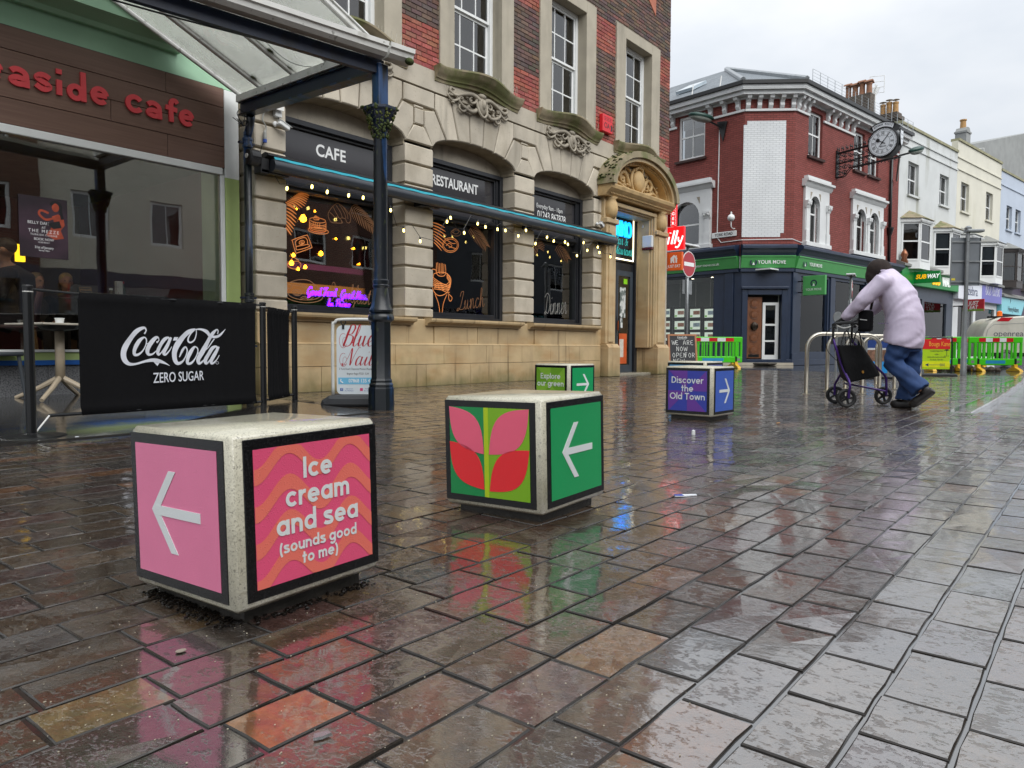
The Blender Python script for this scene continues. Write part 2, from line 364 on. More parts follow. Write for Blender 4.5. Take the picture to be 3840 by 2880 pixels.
def mat(name, c, rough=.5, var=.12, vs=4, bump=0, bs=60, bd=.003, metal=0, emit=0, layers=(), spec=.5, coat=0, ecol=None, drops=0, ov=0, algae=None):
    "plain principled surface with grain; layers = (scale, lo, hi, colour, amount[, detail])"
    if name in MATS: return MATS[name]
    if isinstance(c, str): c = hexc(c)
    t = NT(name); base = c
    if var: base = t.mix(t.rng(t.noise(vs, 5), .25, .75), tuple(x*(1-var) for x in c), tuple(min(1, x*(1+var)) for x in c))
    if ov:
        oi = t.n('ShaderNodeObjectInfo'); base = t.mix(oi.outputs['Random'], t.mix(1.0, base, (1-ov,)*3, 'MULTIPLY') if not isinstance(base, tuple) else tuple(x*(1-ov) for x in base), base)
    for ly in layers:
        sc, lo, hi, lc, am = ly[:5]
        if isinstance(lc, str): lc = hexc(lc)
        base = t.mix(t.math('MULTIPLY', t.rng(t.noise(sc, ly[5] if len(ly) > 5 else 5), lo, hi), am), base, lc)
    if algae:   # growth creeping up from the wet ground
        z_ = t.n('ShaderNodeSeparateXYZ'); t.l(t.pos(), z_.inputs[0]); zz = t.math('ADD', z_.outputs[2], t.math('MULTIPLY', t.noise((5, 5, 3), 5), -algae[1]))
        base = t.mix(t.rng(zz, -algae[1]*.72, algae[0]-algae[1]*.5, algae[3], 0), base, hexc(algae[2]))
    nrm = None
    if bump: nrm = t.bump(t.noise(bs, 4), bump, bd)
    if drops: nrm = t.bump(t.rng(t.vor(drops), .14, .34, 1, 0), .4, .0016, nrm)
    k = {'Metallic': metal, 'Specular IOR Level': spec}
    if coat: k.update({'Coat Weight': coat, 'Coat Roughness': .05})
    if emit: k.update({'Emission Color': hexc(ecol) if isinstance(ecol, str) else (ecol or c), 'Emission Strength': emit})
    t.bsdf(base, rough, nrm, **k); MATS[name] = t.m; return t.m
def glass_mat(name, tint=(.86, .88, .87), ior=1.5, rough=0.0, dirt=0, extra=0):
    if name in MATS: return MATS[name]
    t = NT(name); tr = t.n('ShaderNodeBsdfTransparent'); tr.inputs[0].default_value = (*tint, 1)
    gl = t.n('ShaderNodeBsdfGlossy'); gl.inputs['Roughness'].default_value = rough; gl.inputs[0].default_value = (1, 1, 1, 1)
    fr = t.n('ShaderNodeFresnel'); fr.inputs['IOR'].default_value = ior
    nr = t.bump(t.noise(1.1, 2), .08, .02); t.l(nr, fr.inputs['Normal']); t.l(nr, gl.inputs['Normal'])
    f = fr.outputs[0]
    if extra: f = t.math('MINIMUM', t.math('ADD', f, extra), 1.0)
    a = t.n('ShaderNodeMixShader'); t.l(f, a.inputs[0]); t.l(tr.outputs[0], a.inputs[1]); t.l(gl.outputs[0], a.inputs[2]); o = a.outputs[0]
    if dirt:
        df = t.n('ShaderNodeBsdfDiffuse'); t.l(t.mix(t.rng(t.noise((3, 3, 1.2), 6), .3, .7), hexc('#b9b8a4'), hexc('#8a8f62')), df.inputs[0])
        tl = t.n('ShaderNodeBsdfTranslucent'); tl.inputs[0].default_value = (.92, .93, .88, 1)
        ms = t.n('ShaderNodeMixShader'); ms.inputs[0].default_value = .55; t.l(df.outputs[0], ms.inputs[1]); t.l(tl.outputs[0], ms.inputs[2])
        b = t.n('ShaderNodeMixShader'); t.l(t.rng(t.noise((2.5, 2.5, 2.5), 6), .25, .8, dirt*.45, dirt), b.inputs[0]); t.l(o, b.inputs[1]); t.l(ms.outputs[0], b.inputs[2]); o = b.outputs[0]
    t.l(o, t.out.inputs['Surface']); MATS[name] = t.m; return t.m
def paving_mat():
    t = NT('wet_riven_sandstone'); at = t.n('ShaderNodeAttribute', attribute_name='col')
    f1 = t.rng(t.noise(22, 6, .65), .28, .72); f2 = t.rng(t.noise((60, 45, 60), 4, .7), .35, .7)
    base = t.mix(f1, t.mix(1.0, at.outputs['Color'], (.66, .64, .62), 'MULTIPLY'), t.mix(1.0, at.outputs['Color'], (1.35, 1.3, 1.25), 'MULTIPLY'))
    base = t.mix(t.math('MULTIPLY', f2, .45), base, t.mix(1.0, at.outputs['Color'], (.42, .4, .4), 'MULTIPLY'))
    film = t.rng(t.noise(2.1, 4, .6), .38, .58)                      # where the water film lies deep
    fine = t.noise((135, 85, 135), 4, .65); mid = t.noise((46, 27, 46), 5, .62, dist=.5); low = t.noise((6, 5, 6), 3)
    h = t.math('ADD', t.math('MULTIPLY', mid, .6), t.math('MULTIPLY', fine, .4))
    ridge = t.rng(h, .42, .62)                                        # ridges stand out of the water, hollows are filled level
    hh = t.math('MULTIPLY', ridge, t.math('SUBTRACT', 1.0, t.math('MULTIPLY', film, .7)))
    nb = t.bump(t.math('ADD', h, t.math('MULTIPLY', low, .5)), .7, .004)
    lev = t.math('ADD', t.math('MULTIPLY', film, .085), t.math('MULTIPLY', low, .10))                       # local water level
    dry = t.rng(t.math('SUBTRACT', h, lev), .43, .475)
    nc = t.bump(t.math('ADD', t.math('ADD', t.math('MULTIPLY', dry, .5), t.math('MULTIPLY', mid, .25)), t.math('MULTIPLY', low, .35)), .5, .0022)
    t.bsdf(base, t.rng(fine, .3, .7, .26, .42), nb, **{'Specular IOR Level': .7, 'Coat Weight': t.rng(dry, 0, 1, 1.0, .6), 'Coat Roughness': t.rng(dry, 0, 1, .05, .2), 'Coat IOR': 3.2, 'Coat Normal': nc})
    return t.m
def brick_mat(name, c1, c2, mortar, s=1.0, diag=False, rough=.75, bump=.6):
    "brickwork too far away to tell the bricks apart: runs along the object's local x (or y) and z"
    t = NT(name); tc_ = t.n('ShaderNodeTexCoord'); sp = t.n('ShaderNodeSeparateXYZ'); t.l(tc_.outputs['Object'], sp.inputs[0])
    cb = t.n('ShaderNodeCombineXYZ')
    t.l(t.math('MULTIPLY', t.math('SUBTRACT', sp.outputs[0], sp.outputs[1]), .707) if diag else t.math('ADD', sp.outputs[0], sp.outputs[1]), cb.inputs[0]); t.l(sp.outputs[2], cb.inputs[1])
    b = t.n('ShaderNodeTexBrick'); b.inputs['Scale'].default_value = 1; b.inputs['Brick Width'].default_value = .225*s; b.inputs['Row Height'].default_value = .075*s
    b.inputs['Mortar Size'].default_value = .009*s; b.inputs['Mortar Smooth'].default_value = .3; b.inputs['Bias'].default_value = 0
    b.inputs['Color1'].default_value = (*c1, 1); b.inputs['Color2'].default_value = (*c2, 1); b.inputs['Mortar'].default_value = (*mortar, 1)
    t.l(cb.outputs[0], b.inputs['Vector'])
    base = t.mix(t.rng(t.noise((.8, .8, .35), 6), .3, .75, 0, .35), b.outputs['Color'], tuple(x*.55 for x in c1))
    nr = t.bump(b.outputs['Fac'], bump, .012); q = t.n('ShaderNodeBump'); 
    t.bsdf(base, rough, t.bump(t.math('SUBTRACT', 1.0, b.outputs['Fac']), bump, .012)); return t.m
# shared
m_pave = paving_mat()
m_stone = mat('warm_limestone', '#beb5a4', .62, .12, 3, .5, 75, .004, layers=[((1.6, 1.6, .8), .5, .75, '#8f8573', .6), ((2.6, 2.6, .30), .58, .74, '#5f594e', .55), ((.9, .9, .35), .58, .78, '#6f6759', .45), ((38, 38, 38), .62, .72, '#8d806a', .5, 3)], ov=.22)
m_stone_lo = mat('ochre_limestone', '#b9a27c', .55, .14, 2, .3, 50, .004, layers=[((1.2, 1.2, 3.5), .45, .75, '#a07a4a', .6), ((2.5, 2.5, .6), .55, .8, '#8a7a5c', .5), ((1.3, 1.3, 1.3), .58, .75, '#6f7040', .35), ((9, 9, .5), .57, .70, '#5e4a2e', .6)], ov=.15, algae=(.34, .5, '#4a4f22', .75))
m_joint = mat('recessed_joint', '#a79c86', .8, .15, 6, layers=[((2, 2, .7), .5, .75, '#5f584c', .6)])
m_carve = mat('weathered_carved_stone', '#978f80', .7, .16, 6, .4, 60, .004, layers=[((2, 2, 1.2), .5, .75, '#4c463d', .7)])
m_carve_w = mat('warm_carved_stone', '#bfa273', .65, .15, 6, .4, 60, .004, layers=[((4, 4, 4), .5, .75, '#86683f', .5)])
m_surr = mat('grey_window_stone', '#a59d8c', .65, .1, 2.5, .25, 60, .003, layers=[((3, 3, .5), .52, .78, '#7b7568', .6)])
m_sill = mat('mossy_sill_stone', '#8f836a', .75, .15, 4, .5, 50, .005, layers=[((2.5, 2.5, 2.5), .42, .62, '#56602a', .75), ((3, 3, .7), .55, .75, '#4a4436', .5)])
m_moss = mat('moss', '#38431a', .9, .35, 18, 1, 70, .012, layers=[((9, 9, 9), .5, .7, '#7d8034', .6)])
m_white = mat('white_gloss_paint', '#dfe1e0', .35, .04, 5)
m_offwhite = mat('white_render', '#d4d7d8', .6, .05, 1.5, .15, 40)
m_black = mat('black_metal', '#090a0c', .32, .2, 8)
m_blackp = mat('black_plastic', '#141416', .4, .15, 10)
m_frame = mat('charcoal_frame_paint', '#23252a', .3, .15, 6)
m_panel = mat('dark_grey_glass_panel', '#3a393c', .08, .06, 2, spec=.6)
m_glass = glass_mat('window_glass', (.9, .92, .91), 1.55, extra=.10)
m_sglass = glass_mat('shop_glass', (.9, .92, .91), 1.32)
m_glass_up = glass_mat('upper_window_glass', (.7, .73, .74), 1.6, extra=.05)
m_dark = mat('dark_interior', '#17130f', .8, .2, 2)
m_wbulb = mat('lit_bulb', '#fff2b0', .3, 0, emit=3.2, ecol='#ffe27a')
m_wletter = mat('white_lettering', '#e6e8e8', .4, 0)
m_alu = mat('weathered_aluminium', '#dcdcd8', .35, .06, 6, layers=[((5, 5, 5), .55, .75, '#8d8a7c', .5), ((14, 14, 14), .62, .72, '#4d4c40', .6)])
m_blue = mat('chipped_blue_paint', '#1f3f68', .33, .22, 6, .25, 50, .003, layers=[((9, 9, 1.1), .40, .50, '#0d1012', .97), ((3, 3, 1.0), .45, .6, '#10161a', .8), ((22, 22, 9), .6, .68, '#3c4428', .5)])
m_navy = mat('dark_blue_beam_paint', '#0d1b33', .45, .3, 5, layers=[((5, 5, 5), .5, .7, '#05080c', .7)])
# ---------------------------------------------------------------- ground, paving, road
def struct(o): o['kind'] = 'structure'; return o
def wet(name, c, ior=1.6, bs=40, bstr=.35, bd=.004, layers=(), film=(.4, .6), rough=.3):
    t = NT(name); c = hexc(c) if isinstance(c, str) else c
    base = t.mix(t.rng(t.noise(30, 5), .3, .7), tuple(x*.7 for x in c), tuple(x*1.25 for x in c))
    for sc, lo, hi, lc, am in layers: base = t.mix(t.math('MULTIPLY', t.rng(t.noise(sc, 4), lo, hi), am), base, hexc(lc))
    fl = t.rng(t.noise(1.3, 4), *film); g = t.noise(bs, 4)
    nb = t.bump(g, bstr*1.6, bd); nc = t.bump(t.math('MULTIPLY', g, t.math('SUBTRACT', 1.05, fl)), bstr, bd)
    t.bsdf(base, rough, nb, **{'Coat Weight': 1.0, 'Coat IOR': ior, 'Coat Roughness': .05, 'Coat Normal': nc}); return t.m
m_asph = wet('wet_asphalt', '#3b3b3d', 1.9, 130, .7, .004, film=(.45, .7))
m_jnt = wet('wet_joint_sand', '#1d1a17', 2.8, 60, .06, .002)
m_fore = wet('wet_dark_forecourt', '#2b2927', 1.5, 90, .22, .002)
m_kerb = wet('wet_granite_kerb', '#6d6a66', 1.7, 90, .35, .003)
struct(MB().add([(-150, -150, -.10), (250, -150, -.10), (250, 250, -.10), (-150, 250, -.10)], [(0, 1, 2, 3)]).build('ground', m_asph))
pav = struct(MB().add([(-8, -9, -.0042), (8.4, -9, -.0042), (8.4, 1.02, -.0042), (10.8, 1.06, -.0042), (17.9, 1.32, -.0042), (26, 1.75, -.0042), (60, 0, -.0042), (60, 22, -.0042), (-8, 8.75, -.0042), (16.9, 8.75, -.0042), (16.9, 22, -.0042)],
      [(0, 1, 2, 9, 8), (2, 3, 4, 5, 6, 7, 10, 9)]).build('paving', m_jnt))
struct(MB().add([(8.0, -9, -.011), (8.0, 1.02, -.011), (8.55, -9, -.06), (8.55, 1.02, -.06), (60, -9, -.06), (60, 1.0, -.06), (26, 1.75, -.06), (17.9, 1.32, -.06), (10.8, 1.06, -.06)],
      [(0, 2, 3, 1), (2, 4, 5, 6, 7, 8, 3)]).build('road', m_asph))
struct(MB().add([(-6, 5.3, .004), (4.62, 5.36, .004), (4.62, 8.8, .095), (-6, 8.8, .095), (-6, 5.3, -.02), (4.62, 5.36, -.02), (4.62, 8.8, -.02)],
      [(0, 1, 2, 3), (4, 5, 1, 0), (5, 6, 2, 1)]).build('forecourt', m_fore))
kb = struct(MB().add([(8.42, 1.02, -.012), (8.42, 1.17, -.012), (26, 1.9, -.012), (26, 1.75, -.012)], [(0, 3, 2, 1)]).build('kerb', m_kerb))
kl = [(8.42, 1.02), (10.8, 1.06), (17.9, 1.32), (26, 1.75)]
def kpt(x):
    for (a, b), (c, d) in zip(kl, kl[1:]):
        if x <= c: return b+(d-b)*(x-a)/(c-a)
    return kl[-1][1]
x = 8.42
while x < 25:
    x1 = x+.9; a, b = kpt(x), kpt(x1)
    MB().prism([(x, a), (x1-.008, b), (x1-.008, b+.15), (x, a+.15)], 'z', .006, -.12, c=.012).build('kerb_stone', m_kerb, kb); x = x1
ROWY, PITCHY = .302, .1365
SPECIAL = {3: [.715, .945, 1.18, 1.432, 1.66], 5: [.36, .63, .795, 1.02], 7: [.22, .43, .63, .85], 2: [.72, .988, 1.272, 1.51, 1.80, 2.06], 1: [1.19, 1.44, 1.668, 1.85, 1.97, 2.22, 2.5], 4: [.56, .79, 1.0, 1.19]}
COLS = [('#473a2c', 30), ('#4d3d2c', 22), ('#433730', 18), ('#4f3a2b', 14), ('#47322d', 12), ('#51412a', 8), ('#5d4622', 3), ('#624022', 3), ('#38322d', 10)]
CL = [hexc(c) for c, n in COLS for _ in range(n)]
FIX = {(3, .945): '#553c38', (3, 1.18): '#6b4e30', (5, .63): '#7d5128', (7, .43): '#6b5a38', (2, .988): '#4f4032', (4, .79): '#564034'}
rs = random.Random(11); slabs = []
for k in range(-22, 61):
    y0 = ROWY+k*PITCHY; y1 = y0+PITCHY-.007
    if y0 > 8.36: break
    xs = []; xx = -1.2-rs.random()*.2
    sp = SPECIAL.get(k)
    while xx < 21:
        xs.append(xx)
        nx = xx+rs.choice([.17, .2, .225, .24, .26, .29])*rs.uniform(.95, 1.05)
        if sp and xx < sp[0] < nx+.12: xs += sp[:-1]; nx = sp[-1]; sp = None
        xx = nx
    for a, b in zip(xs, xs[1:]):
        if b-a < .05: continue
        if a > 8.3 and y0 < kpt(a)+.16: continue
        if b < 4.62 and y1 > 5.3: continue
        if y0 < -2.8 or (a < 2 and y0 < -1.0): continue
        cx, cy = (a+b)/2, (y0+y1)/2; v = Vector((cx, cy, -CAMZ)); dz = v.dot(CF)
        if dz < .12: continue
        px, py = v.dot(CR)/dz, v.dot(CU)/dz
        if abs(px) > .692+.35+.5/dz: continue
        inside = abs(px) < .692+.02 and -.52-.04 < py
        size = (b-a)*(y1-y0)/dz**3 if inside else 0
        f = FIX.get((k, round(a, 3)))
        g_ = rs.uniform(.62, 1.05); c = hexc(f) if f else tuple(q*g_ for q in rs.choice(CL))
        slabs.append((size, a, b-.008, y0, y1, c, rs.random()))
slabs.sort(key=lambda s_: -s_[0])
def slab_geo(a, b, y0, y1, sd):
    r = random.Random(sd); j = lambda: r.uniform(-.0016, .0016); bv = .0024
    z = r.uniform(-.0010, .0014); tx, ty = r.uniform(-.008, .008), r.uniform(-.011, .011); mx, my = (a+b)/2, (y0+y1)/2
    ring = [(a, y0), (a+(b-a)*.35, y0), (a+(b-a)*.7, y0), (b, y0), (b, my), (b, y1), (a+(b-a)*.66, y1), (a+(b-a)*.3, y1), (a, y1), (a, my)]
    ring = [(p+j(), q+j()) for p, q in ring]
    up = [(p+(mx-p)/(abs(mx-p)+1e-6)*bv*r.uniform(.7, 1.4)*(abs(mx-p) > .3*(b-a)), q+(my-q)/(abs(my-q)+1e-6)*bv*r.uniform(.6, 1.5)*(abs(my-q) > .01)) for p, q in ring]
    n = len(ring); zz = lambda p, q, o: z+(p-mx)*tx+(q-my)*ty+o
    V = [(p, q, zz(p, q, r.uniform(-.0006, .0006))) for p, q in up]+[(p, q, zz(p, q, -.0026)) for p, q in ring]+[(p, q, -.03) for p, q in ring]
    V.append((mx+r.uniform(-.02, .02), my, z+r.uniform(-.0015, .0015)))
    F = [(i, (i+1) % n, 3*n) for i in range(n)]+[(i+n, (i+1) % n+n, (i+1) % n, i) for i in range(n)]+[(i+2*n, (i+1) % n+2*n, (i+1) % n+n, i+n) for i in range(n)]
    return V, F
def col_attr(me, cols):
    at = me.color_attributes.new('col', 'FLOAT_COLOR', 'POINT'); at.data.foreach_set('color', [q for c in cols for q in (*c, 1)])
m_edge = mat('shineless_slab_edge', '#2a2520', .22, .3, 40)  # edges coloured dark and left uncoated to take the sky shine off the bevels
for s_ in slabs[:300]:
    V, F = slab_geo(*s_[1:5], s_[6]); me = bpy.data.meshes.new('paving_slab'); me.from_pydata(V, [], F); me.polygons.foreach_set('material_index', [0]*10+[1]*20); col_attr(me, [s_[5]]*len(V)); link('paving_slab', me, [m_pave, m_edge], pav)
mb = MB(); cc = []
for s_ in slabs[300:]:
    V, F = slab_geo(*s_[1:5], s_[6]); mb.add(V, F); mb.mi[-20:] = [1]*20; cc += [s_[5]]*len(V)
me = mb.mesh(); col_attr(me, cc); o = link('paving_slabs_beyond', me, [m_pave, m_edge], pav); o['kind'] = 'stuff'
# ---------------------------------------------------------------- stone and brick restaurant building
D = 8.45
rb = thing('restaurant_building', 'stone fronted corner building with red and brown brick upper floor and arched doorway', 'building', (5.3, D, 0))
W = dict(world=True)
def stone(poly, y0, y1, m=None, c=.014, name='stone_block'):
    return MB().prism(poly, 'y', y0, y1, c=c).build(name, m or m_stone, rb, world=True)
def rect(x0, x1, z0, z1): return [(x0, z0), (x1, z0), (x1, z1), (x0, z1)]
PIER = [(5.30, 5.76), (7.86, 8.46), (10.54, 11.12), (13.17, 13.52)]
BAYS = [(5.76, 7.86), (8.46, 10.54), (11.12, 13.17)]
SPR, CRN, STR = 3.76, 4.02, 4.645
# backing wall (joint colour), piers and spandrels
mb = MB()
for a, b in PIER: mb.box(a+.02, b-.02, D+.035, D+.6, 0, 3.8)
mb.box(5.32, 16.48, D+.035, D+.6, 4.06, 4.95)
for a, b in BAYS:
    cx = (a+b)/2; hw = (b-a)/2; pts = [(cx+hw*math.cos(rad(q)), SPR+(CRN-SPR)*math.sin(rad(q))) for q in range(0, 181, 12)]
    mb.prism([(a-.3, 3.7), (a-.3, 4.06), (b+.3, 4.06), (b+.3, 3.7), (b, 3.7)]+pts+[(a, 3.7)], 'y', D+.035, D+.42)
mb.box(5.32, 13.6, D-.02+.05, D+.6, 0, 1.0)
mb.build('wall_core', m_joint, rb, world=True)
# pier blocks: courses of about 0.316 m, front and returns
ZC = [1.235, 1.55, 1.866, 2.182, 2.498, 2.812, 3.125, 3.44, 3.745]
for (a, b) in PIER:
    for z0, z1 in zip([1.07]+ZC[:-1], ZC):
        MB().box(a, b, D-.01, D+.40, z0+.016, z1-.016, .014).build('stone_block', m_stone, rb, world=True)
# plinth: panels under the windows, pedestals under the piers
for (a, b) in PIER:
    MB().box(a-.0, b+.0, D-.015, D+.4, .665, 1.055, .01).build('stone_block', m_stone_lo, rb, world=True)
for i, (a, b) in enumerate(BAYS):
    n = 2
    for k in range(n):
        MB().box(a+.004+(b-a)*k/n, a-.004+(b-a)*(k+1)/n, D-.03, D+.4, .66, .955, .004).build('stone_block', m_stone_lo, rb, world=True)
    # window sill slab with a moulded edge
    MB().prism([(D-.16, 1.07), (D+.4, 1.085), (D+.4, .957), (D-.06, .957), (D-.07, .985), (D-.10, 1.0), (D-.15, 1.015), (D-.16, 1.04)], 'x', a-.19, b+.11).build('window_sill', m_stone_lo, rb, world=True)
xs = [5.3, 6.25, 7.2, 8.25, 9.3, 10.3, 11.2, 12.2, 13.4]
for z0, z1, off in ((0, .34, 0), (.346, .645, .4)):
    e = [5.3]+[x_+off for x_ in xs[1:-1] if x_+off < 13.0]+[13.4]
    for a, b in zip(e, e[1:]):
        MB().box(a+.003, b-.003, D-.06, D+.4, z0, z1, .004).build('stone_block', m_stone_lo, rb, world=True)
MB().prism([(D-.062, .646), (D-.062, .655), (D-.032, .675), (D, .675), (D, .646)], 'x', 5.3, 13.4).build('plinth_moulding', m_stone_lo, rb, world=True)
# arch stones of each bay
def arch_z(cx, hw, x): return SPR+(CRN-SPR)*math.sqrt(max(0, 1-((x-cx)/hw)**2))
def soff(cx, hw, xa, xb, n=4): return [(xa+(xb-xa)*i/n, arch_z(cx, hw, xa+(xb-xa)*i/n)) for i in range(n+1)]
GJ = .017
for bi, (a, b) in enumerate(BAYS):
    cx = (a+b)/2; hw = (b-a)/2+.02
    bots = [-.74, -.46, -.16, .16, .46, .74]; tops = [-.68, -.20, .20, .68]
    # keystone and two voussoirs a side, up to the band
    tp = [-.68*1.0, -.22, .22, .68]
    def Q(xb0, xb1, xt0, xt1, name='voussoir'):
        low = soff(cx, hw, cx+xb0+GJ/2, cx+xb1-GJ/2); stone(low+[(cx+xt1-GJ/2, STR-.02), (cx+xt0+GJ/2, STR-.02)], D-.012, D+.40, name=name)
    Q(-.16, .16, -.20, .20, 'keystone'); Q(.16, .45, .20, .64); Q(-.45, -.16, -.64, -.20)
    for sg in (-1, 1):
        lo = [(cx+sg*p, z) for p, z in [(x_-cx, z) for x_, z in soff(cx, hw, cx+.45+GJ/2, cx+.74-GJ/2)]]
        stone(lo+[(cx+sg*(1.0-GJ/2), 4.36+GJ), (cx+sg*(1.0-GJ/2), STR-.02), (cx+sg*(.64+GJ/2), STR-.02)], D-.012, D+.40, name='voussoir')
        lo2 = [(cx+sg*p, z) for p, z in [(x_-cx, z) for x_, z in soff(cx, hw, cx+.74+GJ/2, cx+hw-.001)]]
        stone(lo2+[(cx+sg*(1.335-.11+.0), 4.055), (cx+sg*(1.335-.11), 4.30), (cx+sg*(1.0+GJ/2), 4.36-GJ)], D-.012, D+.40, name='voussoir')
for a, b in PIER:
    px_ = (a+b)/2 if a < 13 and a > 5.5 else (13.17+.295 if a > 13 else 5.76-.295)
    L0, R0 = (px_-.295, px_+.295)
    if a < 5.5: L0 = 5.3
    stone([(L0, 3.775), (R0, 3.775), (R0-.0, 3.79), (px_+.11, 4.04), (px_-.11, 4.04), (L0, 3.79)], D-.012, D+.40)
    stone(rect(px_-.095, px_+.095, 4.065, 4.30), D-.012, D+.4)
    stone(rect(max(px_-.335, 5.3)+GJ/2, px_+.335-GJ/2, 4.36+GJ/2, STR-.02), D-.012, D+.4)
    if a > 5.5: stone(rect(px_-.095, px_+.095, 4.31, 4.352), D+.0, D+.4)
for a, b in ((5.3, 6.1), (6.1, 7.5), (7.5, 8.75), (8.75, 10.25), (10.25, 11.4), (11.4, 12.9), (12.9, 14.2), (14.2, 15.5), (15.5, 16.5)):
    stone(rect(a+.002, b-.002, STR, 4.965), D-.02, D+.4, c=.004, name='band_stone')
# tympanum and window frames, glass, fascia panels
m_room = mat('restaurant_wall', '#3a2418', .8, .2, 1.2, layers=[((.7, .7, .7), .5, .7, '#150c14', .8)])
m_ceil = mat('restaurant_ceiling', '#191310', .9, .1)
m_orange = mat('orange_window_drawing', '#d98a4e', .5, .05, 4, emit=.12, ecol='#ff9040')
m_orange2 = mat('dull_window_drawing', '#9c6f4c', .5, .05, 4)
FY_ = D+.33
MB().box(5.3, 16.45, 15.0, 15.1, .2, 4.9).build('back_wall', m_room, rb, world=True)
MB().box(5.36, 16.4, D+.62, 15.0, 4.2, 4.3).build('ceiling', m_ceil, rb, world=True)
MB().box(5.36, 16.4, D+.62, 15.0, .16, .2).build('floor', mat('restaurant_floor', '#2c1f16', .4), rb, world=True)
MB().box(5.32, 5.4, D+.6, 15, .2, 4.2).box(16.36, 16.44, D+.6, 15, .2, 4.2).build('side_wall', m_room, rb, world=True)
for bi, (a, b) in enumerate(BAYS):
    MB().box(a, b, FY_+.02, FY_+.2, 3.70, 4.05).build('tympanum', m_stone, rb, world=True)
    f = MB(); y0 = FY_-.02
    for x0, x1, z0, z1, dy in ((a, a+.20, 1.085, 3.72, 0), (b-.20, b, 1.085, 3.72, 0), (a+.2, b-.2, 1.085, 1.20, 0), (a+.2, b-.2, 2.76, 2.875, .0), (a+.2, b-.2, 3.60, 3.72, 0)):
        f.box(x0, x1, y0+dy, FY_+.14, z0, z1, .006)
    for x0, x1, z0, z1, dy in ((a+.02, a+.10, 1.10, 3.71, -.05), (b-.10, b-.02, 1.10, 3.71, -.05), (a+.1, b-.1, 3.64, 3.71, -.06), (a+.1, b-.1, 1.09, 1.13, -.05), (a+.2, b-.2, 2.80, 2.84, -.03), (a+.135, a+.165, 1.15, 3.66, -.02), (b-.165, b-.135, 1.15, 3.66, -.02)):
        f.box(x0, x1, y0+dy, y0+.001, z0, z1, .004)
    fr = f.build('window_frame', m_frame, rb, world=True)
    MB().box(a+.2, b-.2, FY_+.06, FY_+.075, 1.20, 2.76).build('pane', m_glass, rb, world=True)
    MB().box(a+.2, b-.2, FY_+.03, FY_+.05, 2.875, 3.60).build('fascia_panel', m_panel, rb, world=True)
UXZ = ((1, 0, 0), (0, 0, 1))
def facM(x, z, y): return plane_m((x, y, z), *UXZ)
text('lettering', 'CAFE', .235, facM(6.755, 3.385, FY_+.027), m_wletter, rb, bold=.022, world=True, sx=.93, space=1.05)
text('lettering', 'RESTAURANT', .235, facM(9.36, 3.385, FY_+.027), m_wletter, rb, bold=.022, world=True, sx=.80)
text('lettering', 'Everyday 9am - 10pm', .125, facM(12.56, 3.395, FY_+.027), m_wletter, rb, align='RIGHT', bold=.004, world=True, sx=.82)
text('lettering', '01243 867878', .21, facM(12.66, 3.225, FY_+.027), m_wletter, rb, align='RIGHT', bold=.006, world=True, sx=.80)
# line drawings stuck on the glass
GY = FY_+.055
def dpic(bay, pts, w, m, closed=False, n=5, k=[0], mb=None):
    pass
def from_px(reg, pts): return [(PY(reg[0]+p[0]*reg[2], reg[1]+p[1]*reg[2], GY)) for p in pts]
W1, W2 = (1060, 700, 360/714), (1600, 780, 260/589)
def draw(name, reg, strokes, m, w=.011):
    mb = MB(); Mx = plane_m((0, GY, 0), *UXZ)
    for i, s_ in enumerate(strokes):
        cl = s_[0] == 'c'; pts = s_[1] if cl else s_
        q = [(p.x, p.z) for p in from_px(reg, pts)]; q = cat_rom(q, 4, cl)
        mb.ribbon(q, w, Mx, z=.0005+.0004*(i % 6), closed=cl)
    mb.build(name, m, rb, world=True)
def ell(cx, cy, rx, ry, rot=0, n=14, a0=0, a1=360):
    c, s_ = math.cos(rad(rot)), math.sin(rad(rot)); o_ = []
    for i in range(n if a1-a0 == 360 else n+1):
        q = rad(a0+(a1-a0)*i/n); x_, y_ = rx*math.cos(q), ry*math.sin(q); o_.append((cx+x_*c-y_*s_, cy+x_*s_+y_*c))
    return ('c', o_) if a1-a0 == 360 else o_
draw('window_drawing', W1, [ell(265, 328, 76, 22, 8), ell(262, 318, 62, 20, 8, a0=0, a1=180), ell(260, 250, 60, 18, 8)]+[ell(261, 268+k*12, 62, 20, 8, a0=5, a1=175) for k in range(5)]+[[(198, 250), (198, 312)], [(322, 266), (322, 325)], [(228, 262), (226, 290), (240, 292), (242, 268)], [(258, 268), (256, 300), (272, 302), (276, 272)], ell(250, 235, 20, 12), ell(245, 225, 8, 8), ell(262, 240, 8, 8)], m_orange, .009)
draw('window_drawing', W1, [('c', [(340, 225), (342, 190), (375, 145), (410, 125), (450, 150), (480, 185), (505, 225), (498, 268), (475, 262), (465, 238), (430, 235), (445, 268), (400, 270), (360, 262)]), [(375, 150), (400, 200), (425, 240)], [(395, 135), (430, 190), (445, 235)], [(420, 130), (455, 190), (470, 235)], [(450, 152), (478, 200), (485, 240)], [(350, 190), (385, 225), (400, 265)], [(395, 222), (430, 240), (440, 268)]], m_orange2, .009)
draw('window_drawing', W1, [('c', [(76, 395), (172, 362), (188, 370), (216, 445), (205, 458), (110, 492), (96, 488), (74, 410)]), ('c', [(95, 415), (110, 395), (160, 378), (182, 395), (186, 425), (198, 445), (110, 470), (100, 445)]), ell(142, 415, 20, 14, -15), ell(144, 417, 8, 6), [(100, 445), (190, 428)]], m_orange, .010)
